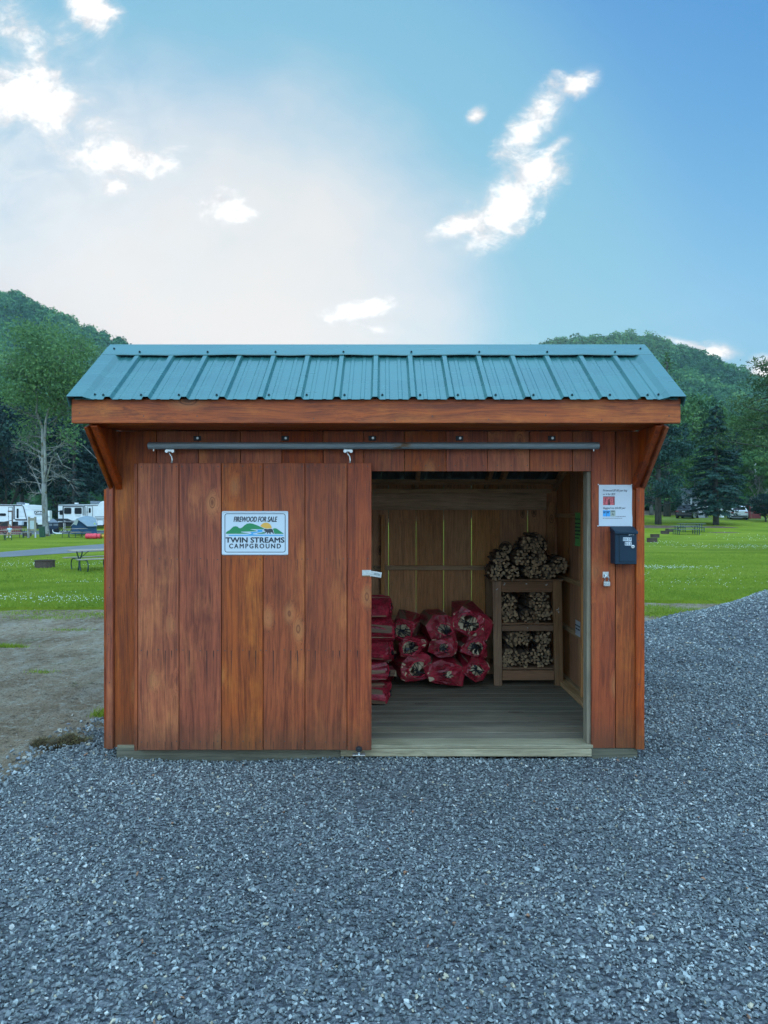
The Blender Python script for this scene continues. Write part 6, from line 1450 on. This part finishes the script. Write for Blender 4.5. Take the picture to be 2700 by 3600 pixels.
# nose: front panel turned 40 degrees away
nx0, nx1 = lx_(95), lx_(149)
V = [(lx_(78), .0, zt_), (lx_(95)-.0, .0, zb_+.1), (lx_(149), 1.35, zb_+.2), (lx_(147), 1.25, zt_-.1), (lx_(78), 2.39, zt_), (lx_(95), 2.39, zb_+.1)]
MB().add(V, [(0, 1, 2, 3), (0, 3, 4), (1, 5, 2), (3, 2, 5, 4), (0, 4, 5, 1)]).put('nose', M_white, t, .02)
V = [(lx_(95), .02, zb_+.1), (lx_(149), 1.37, zb_+.2), (lx_(149), 1.37, zb_-.12), (lx_(95), .02, zb_-.12), (lx_(95), 2.3, zb_-.12)]; MB().add(V, [(0, 1, 2, 3), (3, 2, 4)]).put('lower_skirt', M_white, t)
M_dec = flat('grey_blue_siding_line', (.40, .43, .45), .5)
box('roof_edge', M_black, t, 0, lx_(76), -.03, -.002, zt_-.13, zt_-.03)
MB().tube([(lx_(76), -.02, zt_-.02), (lx_(83), -.02, zt_-.25), (lx_(90), -.02, zt_-1.0), (lx_(95), -.02, zb_+.1)], .035, 6).put('nose_trim', M_black, t)
box('slide_trim', M_black, t, lx_(47.5), lx_(51.5), -.03, -.002, zb_+.25, zt_-.05); MB().prism([(lx_(47.5), zb_+.3), (lx_(51.5), zb_+.3), (lx_(56), zb_+.12), (lx_(95), zb_+.12), (lx_(94), zb_+.26), (lx_(58), zb_+.26)], 'y', -.03, -.003).put('skirt_stripe', M_black, t)
dr = box('door', M_white, t, lx_(31), lx_(43.5), -.04, -.002, zb_-.65, zt_-.28, .02); MB().box(lx_(30.2), lx_(44.3), -.034, -.001, zb_-.2, zt_-.24).put('door_seal', M_black, dr); box('door_handle', M_black, dr, lx_(30), lx_(31.5), -.07, -.041, zb_+.5, zb_+.62)
def window(par, a, b, c, d, y=-.04):
    fr_ = MB().prism(roundrect(a, b, c, d, min(.12, (b-a)*.3)), 'y', y, -.002).put('window', M_black, par); MB().prism(roundrect(a+.04, b-.04, c+.04, d-.04, min(.09, (b-a)*.25)), 'y', y-.006, y).put('pane', M_glassd, fr_)
window(t, lx_(59), lx_(65.5), lz_(1822), lz_(1788)); window(t, lx_(-12), lx_(21), lz_(1814), lz_(1804.5)); window(t, lx_(-70), lx_(-30), lz_(1812), lz_(1792))
for z in (.55, 1.0): 
    MB().box(lx_(53), lx_(88 if z < .8 else 84), -.012, -.002, zb_+z, zb_+z+.025).put('siding_line', M_dec, t)
# logo plate on the nose
def nosept(u, v, off=.02):
    A = Vector(V0[0]).lerp(Vector(V0[3]), u); B = Vector(V0[1]).lerp(Vector(V0[2]), u); return B.lerp(A, v)+nn_*off
V0 = [(lx_(78), .0, zt_), (lx_(95), .0, zb_+.1), (lx_(149), 1.35, zb_+.2), (lx_(147), 1.25, zt_-.1)]
nn_ = (Vector(V0[3])-Vector(V0[0])).cross(Vector(V0[1])-Vector(V0[0])).normalized(); nn_ = -nn_ if nn_.y > 0 else nn_
MB().add([nosept(.42, .38), nosept(.93, .38), nosept(.93, .60), nosept(.42, .60)], [(0, 1, 2, 3)]).put('logo_plate', M_navyd, t)
MB().add([nosept(.43, .40, .03), nosept(.92, .40, .03), nosept(.92, .405, .03), nosept(.43, .405, .03)], [(0, 1, 2, 3)]).put('logo_border', M_white, t)
lt = text_mesh('Coleman', M_white, t, 0, 1, 0, 1, 0, .03, .2, 'logo_lettering')
for v in lt.data.vertices: p = nosept(.45+.46*v.co.x, .43+.14*v.co.z, .035); v.co = p
for v_ in (.28, .68): MB().add([nosept(.04, v_), nosept(.98, v_), nosept(.98, v_+.012), nosept(.04, v_+.012)], [(0, 1, 2, 3)]).put('siding_line', M_dec, t)
box('air_conditioner', flat('grey_plastic', (.16, .18, .2), .6), t, lx_(43), lx_(64), .8, 1.6, zt_, zt_+.24, .05); box('roof_vent', M_white, t, lx_(72), lx_(81), .9, 1.3, zt_-.01, zt_+.14, .02)
box('undercarriage', M_dark, t, .2, lx_(96), .2, 2.2, zb_-.5, zb_-.01)
for px in (-60, -35):
    for yy in (.02, 2.1):
        wh = MB().tube([(lx_(px), yy, .36), (lx_(px), yy+.25, .36)], .36, 20).put('wheel', M_rubber, t); MB().tube([(lx_(px), yy-.01, .36), (lx_(px), yy+.0, .36)], .2, 14).put('hub', M_zinc, wh)
box('battery_box', M_paper, t, lx_(74), lx_(87.5), -.6, -.2, zb_-.35, zb_+.06, .02); box('jack_foot', M_dark, t, lx_(80), lx_(82), -.45, -.35, 0, zb_-.35)
# right fifth wheel
zg2 = float(terr(cxx(300), YC)); x2 = cxx(204); t = thing('fifth_wheel_trailer', (x2, YC+1, zg2), 'tall white fifth wheel trailer with dark slide out windows, half hidden by the shed', 'caravan'); Y2 = YC+1
def lx2(px): return cxx(px, Y2)-x2
def lz2(py): return czz(py, Y2)-zg2
x2 = cxx(204, Y2); t.location.x = x2
zt2, zb2 = lz2(1773), lz2(1836)
MB().prism([(0, zb2), (lx2(334), zb2), (lx2(348), zt2), (0, zt2-.04)], 'y', 0, 2.5).put('body', M_white, t, .03)
MB().prism([(lx2(335), lz2(1815)), (lx2(338), lz2(1845)), (lx2(430), lz2(1846)), (lx2(450), lz2(1812)), (lx2(470), lz2(1800)), (lx2(455), lz2(1768)), (lx2(430), lz2(1762)), (lx2(360), lz2(1762)), (lx2(350), lz2(1768)), (lx2(343), lz2(1785))], 'y', -.10, 2.6).put('nose', M_white, t, .06)
def b2(name, mat, a, b, c, d, y0=-.03, y1=-.002, par=None): return box(name, mat, par or t, lx2(a), lx2(b), y0, y1, lz2(d), lz2(c), .004)
b2('roof_stripe', M_black, 204, 345, 1775, 1777.5)
sl_ = b2('slide_out', M_white, 228, 301, 1781, 1830, -.35, -.031)
for q in ((226, 302, 1779.5, 1783), (225.5, 229, 1779, 1838), (296, 299, 1782, 1812), (302.5, 304.5, 1776, 1812)): b2('slide_trim', M_black, *q, -.37, -.351)
def win2(a, b, c, d, y, par=t): window(par, lx2(a), lx2(b), lz2(d), lz2(c), y)
win2(231, 256, 1785, 1807, -.39); win2(267.5, 292.5, 1785, 1807, -.39); win2(209.5, 221.5, 1794, 1810, -.04)
b2('belt_stripe', M_black, 204, 232, 1796, 1799)
d2 = b2('door', M_white, 309, 325, 1781, 1832, -.06); b2('door_seal', M_black, 308, 326, 1780, 1832, -.05, -.001, d2); win2(313, 320, 1786, 1803, -.09, d2); b2('door_handle', M_black, 306.5, 309, 1799, 1801, -.1, -.06, d2)
for q in ([(204, 1823), (222, 1823), (232, 1832), (204, 1832)], [(216, 1823), (243, 1823), (262, 1832), (240, 1832)]): MB().prism([(lx2(a), lz2(b)) for a, b in q], 'y', -.375, -.352).put('swoosh_decal', M_black, t)
b2('lower_stripe', M_dark, 204, 334, 1836, 1838.5)
lt = text_mesh('Cougar', flat('grey_decal', (.30, .36, .40), .5), t, lx2(269), lx2(289.5), lz2(1817), lz2(1810), -.356, .0, .35, 'brand_lettering')
b2('nose_stripe', M_black, 335, 420, 1816, 1818, -.13, -.101); b2('nose_stripe', M_dark, 336, 420, 1823, 1825.5, -.13, -.101)
bay = b2('bay_door', M_white, 343.5, 364, 1829, 1846, -.13, -.104); b2('bay_seal', M_dark, 342.5, 365, 1828, 1847, -.125, -.102, bay); b2('panel', M_dark, 370, 379, 1833.5, 1845, -.13, -.101); win2(378, 400, 1788, 1811, -.14)
b2('air_conditioner', MATS['grey_plastic'], 305, 333, 1761, 1771, .9, 1.7); b2('roof_vent', M_white, 249, 258, 1767, 1771, .9, 1.3); b2('undercarriage', M_dark, 208, 400, 1838, 1850, .3, 2.2)
for px in (262, 286):
    wh = MB().tube([(lx2(px), .02, .38), (lx2(px), .27, .38)], .38, 20).put('wheel', M_rubber, t); MB().tube([(lx2(px), .0, .38), (lx2(px), .019, .38)], .2, 14).put('hub', M_zinc, wh)
for px in (228, 233): MB().tube([(lx2(px), -.3, 0), (lx2(px), -.3, lz2(1838))], .035, 6).put('stabiliser_leg', M_zinc, t)
MB().tube([(lx2(372), -.2, 0), (lx2(372), -.2, lz2(1848))], .07, 6).put('landing_leg', flat('blue_leg', (.06, .2, .42), .6), t)
# far pale trailer seen between
Y3 = 88; x3, _, z3 = atdepth(167, Y3); t = thing('far_trailer', (x3, Y3, z3), 'small pale trailer corner glimpsed behind the tree trunk and canopy tent', 'caravan')
box('body', M_white, t, -2.2, .25, 0, .7, .6, 2.35, .05); box('stripe', M_dec, t, -2.2, .25, -.03, -.002, 1.5, 1.7); box('undercarriage', M_dark, t, -2.1, .15, .1, .6, .1, .59)

# canopy tent
t = place('canopy_tent', 186, 1870, 'dark screened canopy tent with a grey peaked roof between the two trailers', 'tent'); t.location.y = 70; t.location.x = cxx(186, 70); t.location.z = float(terr(t.location.x, 70)); k_ = 70/F; t.rotation_euler = (0, 0, .42)
hw = 19*k_; zr_ = 41*k_; M_tg = flat('grey_tent_cloth', (.17, .19, .22), .8); M_tn = flat('dark_screen_cloth', (.018, .035, .07), .8)
MB().add([(-hw, -hw*.9, zr_), (hw, -hw*.9, zr_), (hw, hw*.9, zr_), (-hw, hw*.9, zr_), (0, 0, zr_+15*k_)], [(0, 1, 4), (1, 2, 4), (2, 3, 4), (3, 0, 4), (0, 3, 2, 1)]).put('roof', M_tg, t)
MB().box(-hw*.94, hw*.94, -hw*.84, hw*.84, 0, zr_-.01).put('screen_walls', M_tn, t, .02)
MB().box(-hw*.9, -hw*.1, -hw*.86, -hw*.845, zr_-.32, zr_-.12).box(hw*.1, hw*.9, -hw*.86, -hw*.845, zr_-.32, zr_-.12).put('window_flap', M_tg, t)
for sx_ in (-1, 0, 1): MB().tube([(sx_*hw*.94, -hw*.86, 0), (sx_*hw*.94, -hw*.86, zr_)], .03, 6).put('pole', M_dark, t)
m_ = MB(); r_ = random.Random(4)
for q in range(7):
    a = r_.uniform(-hw, hw); m_.tube([(a, -hw*.9, .1), (a+.25, -hw*.95, .35+r_.uniform(0, .5)), (a+.5, -hw*.92, .25), (a+.75, -hw*.95, .6)], .03, 5)
m_.put('camp_chair_frames', M_dark, t)
# dome tent
YT = 66.0; xt_ = cxx(300, YT); t = thing('dome_tent', (xt_, YT, float(terr(xt_, YT))), 'grey and blue dome tent with a flared rain fly beside the shed corner', 'tent'); k_ = YT/F; zg_ = t.location.z; t.rotation_euler = (0, 0, .38)
def q3(px, py, dy=0): return ((px-300)*k_, dy, CAMZ+(1800-py)/F*YT-zg_)
M_fly = flat('grey_fly_cloth', (.24, .29, .33), .7, var=.08, scale=3); M_tb = flat('deep_blue_tent_cloth', (.02, .07, .16), .8)
fr0 = [q3(252, 1852, -1.0), q3(262, 1836, -.9), q3(272.5, 1822.5, -.75), q3(288, 1835, -.9), q3(306, 1849, -1.0)]
tp_ = [q3(273, 1822.5, -.7), q3(283, 1815, 0), q3(298, 1812.5, .2), q3(320, 1814, .3), q3(333, 1822, .2)]
bt = [q3(305, 1849.5, -1.05), q3(316, 1849.5, -1.15), q3(338, 1849, -.9)]
fl_ = [q3(272.5, 1822.5, -.75), q3(288, 1817, -.35), q3(302, 1813.5, .0), q3(320, 1815, .0), q3(333, 1821, 0), q3(339, 1849, -.75), q3(322, 1850, -1.15), q3(306, 1849.5, -1.05), q3(290, 1836, -.95)]
cn = q3(306, 1830, -.75); MB().add([cn]+fl_, [(0, i_+1, (i_+1) % len(fl_)+1) for i_ in range(len(fl_))]).put('rain_fly', M_fly, t, smooth=True)
bk_ = [q3(302, 1813.5, .0), q3(320, 1815, .0), q3(333, 1821, 0), q3(339, 1849, -.75), q3(337, 1849, 1.6), q3(322, 1849, 2.6), q3(290, 1849, 2.6), q3(270, 1845, 1.6), q3(288, 1817, .0)]; MB().add([q3(312, 1822, 1.2)]+bk_, [(0, i_+1, (i_+1) % 9+1) for i_ in range(9)]).put('rear_fly', M_fly, t, smooth=True)
MB().prism([(p[0], p[2]) for p in (q3(256, 1876), q3(258, 1849), q3(273, 1825), q3(290, 1838), q3(306, 1851), q3(336, 1851), q3(338, 1876))], 'y', -.6, 2.0).put('inner_tent', M_tb, t)
MB().add([q3(252, 1852.5, -1.05), q3(272.5, 1822.5, -.75), q3(279, 1828, -.75), q3(273, 1846, -.95), q3(262, 1842, -1.0)], [(0, 4, 3, 2, 1)]).put('door_flap', flat('pale_fly_lining', (.28, .30, .26), .7), t)
MB().prism([(p[0], p[2]) for p in (q3(328, 1843), q3(329, 1837.5), q3(331, 1837), q3(334, 1842), q3(334, 1844))], 'y', -1.04, -.99).put('yellow_logo', flat('lime_print', (.45, .55, .10), .6), t)
# play tunnel
YP = 57.0; xp = cxx(300, YP); t = thing('play_tunnel', (xp, YP, float(terr(xp, YP))+.03), 'pink red inflatable play tunnel with a yellow end, lying beside the dome tent', 'play tunnel'); k_ = YP/F
M_pk = flat('coral_red_fabric', (.72, .055, .085), .5); M_yl = flat('yellow_fabric', (.62, .30, .02), .5); M_br = flat('brown_fabric', (.25, .10, .02), .6)
r0 = 9.5*k_
for a, b, m__, rr in ((302, 316, M_pk, 1), (315, 327, M_pk, 1.0), (326.5, 341.5, M_pk, 1.04), (343, 354, M_pk, .92), (354.5, 358.5, M_br, .86), (359, 367, M_yl, .62)):
    A, B = (a-300)*k_, (b-300)*k_; w_ = B-A; MB().tube([(A, 0, r0), (A+w_*.12, 0, r0), (A+w_*.5, 0, r0), (B-w_*.12, 0, r0), (B, 0, r0)], [r0*rr*.84, r0*rr*.97, r0*rr, r0*rr*.97, r0*rr*.84], 20).put('tunnel_segment', m__, t, smooth=True)
MB().tube([((367.1-300)*k_, 0, r0), ((367.4-300)*k_, 0, r0)], r0*.42, 14).put('opening', M_br, t)
# bicycle wheel peeking out beside the shed corner
YB = 57.0; xb = cxx(389, YB); t = thing('bicycle', (xb, YB, float(terr(xb, YB))+.03), 'dark bicycle mostly hidden behind the left corner of the shed', 'bicycle')
for xx_ in (0, 1.0):
    wh = MB().tube([(xx_+.32*math.cos(a), 0, .33+.32*math.sin(a)) for a in np.linspace(0, 2*PI, 21)], .022, 6, caps=False).put('wheel', M_rubber, t)
    m_ = MB()
    for a in np.linspace(0, PI, 7)[:-1]: m_.tube([(xx_-.31*math.cos(a), 0, .33-.31*math.sin(a)), (xx_+.31*math.cos(a), 0, .33+.31*math.sin(a))], .003, 3)
    m_.put('spokes', M_zinc, wh)
MB().tube([(0, 0, .33), (.42, 0, .33), (.30, 0, .78), (0, 0, .33)], .016, 6).tube([(.42, 0, .33), (.85, 0, .80), (.30, 0, .74)], .016, 6).tube([(1.0, 0, .33), (.82, 0, .95)], .016, 6).put('frame', M_steel, t)
MB().tube([(.82, -.25, .97), (.80, 0, .96), (.82, .25, .97)], .012, 6).put('handlebar', M_dark, t); MB().box(.18, .42, -.06, .06, .80, .84).put('saddle', M_rubber, t, .02)

# red picket fence, steps
YF = 68.0
def picket(px0, px1, label):
    x0_, x1_ = cxx(px0, YF), cxx(px1, YF); z_ = float(terr((x0_+x1_)/2, YF)); t = thing('picket_fence', (x0_, YF, z_), label, 'fence'); w_ = x1_-x0_
    n = int(w_/.17); pm = MB().prism([(0, .05), (.115, .05), (.115, .78), (.0575, .86), (0, .78)], 'y', 0, .02).mesh('picket', M_redfence)
    for k in range(n): link('picket', pm, t, (k*.17, 0, random.uniform(-.01, .01)))
    for z in (.22, .62): box('rail', M_redfence, t, -.02, w_, .021, .05, z, z+.08)
    for k in range(int(w_/2)+1): box('post', M_redfence, t, k*2.0, k*2.0+.09, .051, .13, -.1, .84)
picket(-120, 80, 'dull red picket fence in front of the left travel trailer')
t = thing('entry_steps', (cxx(-14, 69), 69.6, float(terr(cxx(0, 69), 69))), 'brown wooden steps with a handrail and a tall post leading to the left trailer door', 'steps'); k_ = 69/F; M_bw = flat('brown_stained_wood', (.14, .08, .05), .8, var=.2)
for k in range(4): box('step', M_bw, t, k*.32, k*.32+.36, 0, 1.0, .15+k*.17, .2+k*.17)
box('landing', M_bw, t, 1.2, 1.9, 0, 1.0, .74, .8)
for x, h in ((0, .85), (.85, 1.25), (1.22, 2.25)): box('post', M_bw, t, x, x+.10, -.06, .02, -.1, h)
MB().tube([(0, -.05, .9), (.5, -.05, 1.2), (1.2, -.05, 1.35)], .04, 6).put('handrail', M_bw, t); box('post_arm', M_bw, t, .85, 1.33, -.05, .01, 2.18, 2.32)

# ------------------------------------------------------------------ right background: cars, porch, pole
def car(px0, px1, pybase, Y, paint, label, rz, suv=True, L=4.5):
    xc, _, _ = atdepth((px0+px1)/2, Y); z = float(terr(xc, Y))+.02; t = thing('parked_car', (xc, Y, z), label, 'car', rz=rz); W_ = .92
    # x across (rear faces the camera), y along
    def sect(y, w_, zb, zm, zt_, wt):       # half outline
        return [(-w_, y, zb), (w_, y, zb), (w_*1.02, y, (zb+zm)/2), (w_, y, zm), (wt, y, zt_), (-wt, y, zt_), (-w_, y, zm), (-w_*1.02, y, (zb+zm)/2)]
    secs = [sect(0, W_*.9, .36, .85, 1.02, .70), sect(.10, W_*.97, .28, .95, 1.10, .72), sect(.45, W_, .25, 1.0, 1.52, .60), sect(1.2, W_, .25, 1.0, 1.62, .62), sect(2.2, W_, .25, 1.0, 1.60, .62), sect(2.95, W_, .25, .98, 1.16, .72), sect(4.1, W_*.95, .28, .85, .92, .68), sect(4.5, W_*.85, .36, .70, .76, .6)]
    V = [v for s_ in secs for v in s_]; n = 8
    b = MB().add(V, [(i_*n+k, i_*n+(k+1) % n, (i_+1)*n+(k+1) % n, (i_+1)*n+k) for i_ in range(len(secs)-1) for k in range(n)]+[tuple(range(n)), tuple(range(len(V)-n, len(V)))]).put('body', paint, t, .03, smooth=False)
    MB().add([(-.66, .105, 1.12), (.66, .105, 1.12), (.56, .43, 1.49), (-.56, .43, 1.49)], [(0, 1, 2, 3)]).put('rear_window', M_glassd, t).location.y = -.015
    for s_ in (-1, 1):
        MB().add([(s_*(W_-.0), .6, 1.04), (s_*(W_-.0), 2.8, 1.04), (s_*.68, 2.3, 1.50), (s_*.65, .8, 1.52)], [(0, 1, 2, 3)]).put('side_window', M_glassd, t).location.x = s_*.012
        MB().box(min(s_*.55, s_*.86), max(s_*.55, s_*.86), -.015, .06, .80, .92).put('tail_light', flat('tail_light_red', (.30, .02, .03), .3) if 'tail_light_red' not in MATS else MATS['tail_light_red'], t, .01)
        for yy in (.85, 3.6):
            wh = MB().tube([(s_*.72, yy, .33), (s_*.95, yy, .33)], .33, 18).put('wheel', M_rubber, t); MB().tube([(s_*.952, yy, .33), (s_*.962, yy, .33)], .2, 12).put('rim', M_zinc, wh)
        MB().box(min(s_*.95, s_*1.08), max(s_*.95, s_*1.08), 2.6, 2.72, 1.02, 1.14).put('mirror', paint, t, .02)
    box('bumper', M_dark, t, -.84, .84, -.05, .02, .34, .50, .02); box('licence_plate', M_paper, t, -.16, .16, -.03, -.002, .78, .88)
    return t
M_cw = flat('white_car_paint', (.72, .74, .76), .2); M_ck = flat('black_car_paint', (.008, .010, .014), .15)
car(2571, 2628, 1824, 80.5, M_cw, 'white car parked with its rear towards the lawn, beside reddish steps at the right', -.36)
car(2381, 2425, 1822, 82, M_ck, 'black car parked in the shade of the pine, left of the lattice porch', -.6)
def porch():
    Y = 86.0; x, _, z = atdepth(2458, Y); t = thing('house_porch', (x, Y, z), 'pale porch with a railing and white lattice skirt behind the spruce trunk', 'porch'); k = Y/F
    M_wt = flat('weathered_white_paint', (.50, .52, .53), .7, var=.1); w_ = 30*k
    box('deck', M_wt, t, -w_, w_, 0, 2.4, .62, .72); box('rail', M_wt, t, -w_, w_, -.03, .03, 1.55, 1.63); box('wall', flat('grey_siding', (.24, .27, .30), .8, var=.08), t, -w_, w_, 2.4, 2.6, .0, 3.2)
    for q in (-w_, 0, w_-.1): box('post', M_wt, t, q, q+.1, -.06, .04, 0, 2.9)
    bm_ = MB().box(-.02, .02, -.015, .015, .74, 1.54).mesh('baluster', M_wt)
    for k2 in range(14): link('baluster', bm_, t, (-w_+.1+k2*(2*w_-.2)/13, 0, 0))
    m_ = MB(); n = 20
    for k2 in range(n):
        a = -w_+k2*(2*w_)/n; 
        m_.add([(a, -.02, .05), (a+.04, -.02, .05), (min(a+.59, w_), -.02, .6), (min(a+.55, w_), -.02, .6)], [(0, 1, 2, 3)]); m_.add([(min(a+.55, w_), -.03, .05), (min(a+.59, w_), -.03, .05), (a+.04, -.03, .6), (a, -.03, .6)], [(0, 1, 2, 3)])
    m_.put('lattice', M_wt, t); box('lattice_backing', M_dec, t, -w_, w_, 0, .02, 0, .6)
    MB().add([(-w_-.2, -.4, 2.9), (w_+.2, -.4, 2.9), (w_+.2, 3.0, 3.7), (-w_-.2, 3.0, 3.7), (-w_-.2, -.4, 2.8), (w_+.2, -.4, 2.8), (w_+.2, 3.0, 3.6), (-w_-.2, 3.0, 3.6)], [(0, 1, 2, 3), (4, 7, 6, 5), (0, 4, 5, 1), (3, 2, 6, 7), (0, 3, 7, 4), (1, 5, 6, 2)]).put('roof', flat('grey_roof_sheet', (.12, .13, .14), .7), t)
porch()
t_ = atdepth(2640, 83); t = thing('red_steps', t_, 'reddish brown wooden porch steps right of the white car', 'steps')
for k in range(4): box('step', M_redfence, t, -.55, .55, -.9+k*.3, -.55+k*.3, .15+k*.2, .2+k*.2); 
for s in (-1, 1):
    box('side_board', M_redfence, t, s*.6-.03, s*.6+.03, -.9, .6, 0, .9); box('post', M_redfence, t, s*.6-.05, s*.6+.05, -1.0, -.9, 0, 1.5); box('handrail', M_redfence, t, s*.6-.04, s*.6+.04, -1.0, .6, 1.45, 1.52)
for k in range(6): box('riser_slat', M_redfence, t, -.55+k*.19, -.40+k*.19, -.93, -.905, .02, .55)
t_ = atdepth(2536, 88); t = thing('tiered_fountain', t_, 'small white tiered garden ornament between the spruce trunk and the white car', 'garden ornament')
for z0, z1, r in ((0, .25, .28), (.25, .55, .12), (.55, .68, .26), (.68, 1.0, .10), (1.0, 1.1, .20), (1.1, 1.45, .06)): MB().tube([(0, 0, z0), (0, 0, z1)], r, 12).put('tier', M_wp, t)
def upole():
    Y = 95.0; x, _, z = atdepth(2656, Y); t = thing('utility_pole', (x, Y, z), 'pale utility pole with crossarms among the trees at the right edge', 'utility pole'); k = Y/F; h = CAMZ+(1800-1607)/F*Y-z
    MB().tube([(0, 0, -.5), (0, 0, h)], [.15, .10], 10).put('pole', M_pole, t)
    for dz_, w_, tl in ((.35, .75, .12), (1.1, .6, .10)): box('crossarm', M_pole, t, -w_, w_, -.06, .06, h-dz_-.07, h-dz_+.05).rotation_euler = (0, 0, .3)
    MB().tube([(-.6, -.1, h-.4), (0, -.1, h-1.0), (.0, -.1, h-1.3)], .03, 5).put('brace', M_pole, t)
    for q in (-.65, .65): MB().tube([(q, 0, h-.3), (q, 0, h-.08)], .05, 6).put('insulator', M_wp, t)
upole()

# ------------------------------------------------------------------ thin evening air
hz = MB().box(-1200, 1200, -80, 730, -4, 178).put('haze', newmat('thin_air')[0])
_m = MATS['thin_air']; _t = NT(_m.node_tree); _t.n.clear()
_v = _t.node('ShaderNodeVolumePrincipled'); _v.inputs['Color'].default_value = (0.62, 0.90, 0.98, 1); _v.inputs['Density'].default_value = 0.0002; _v.inputs['Anisotropy'].default_value = 0.2
_o = _t.node('ShaderNodeOutputMaterial'); _t.l.new(_v.outputs[0], _o.inputs['Volume'])
hz['kind'] = 'stuff'; hz['label'] = 'thin bluish evening haze lying in the valley'
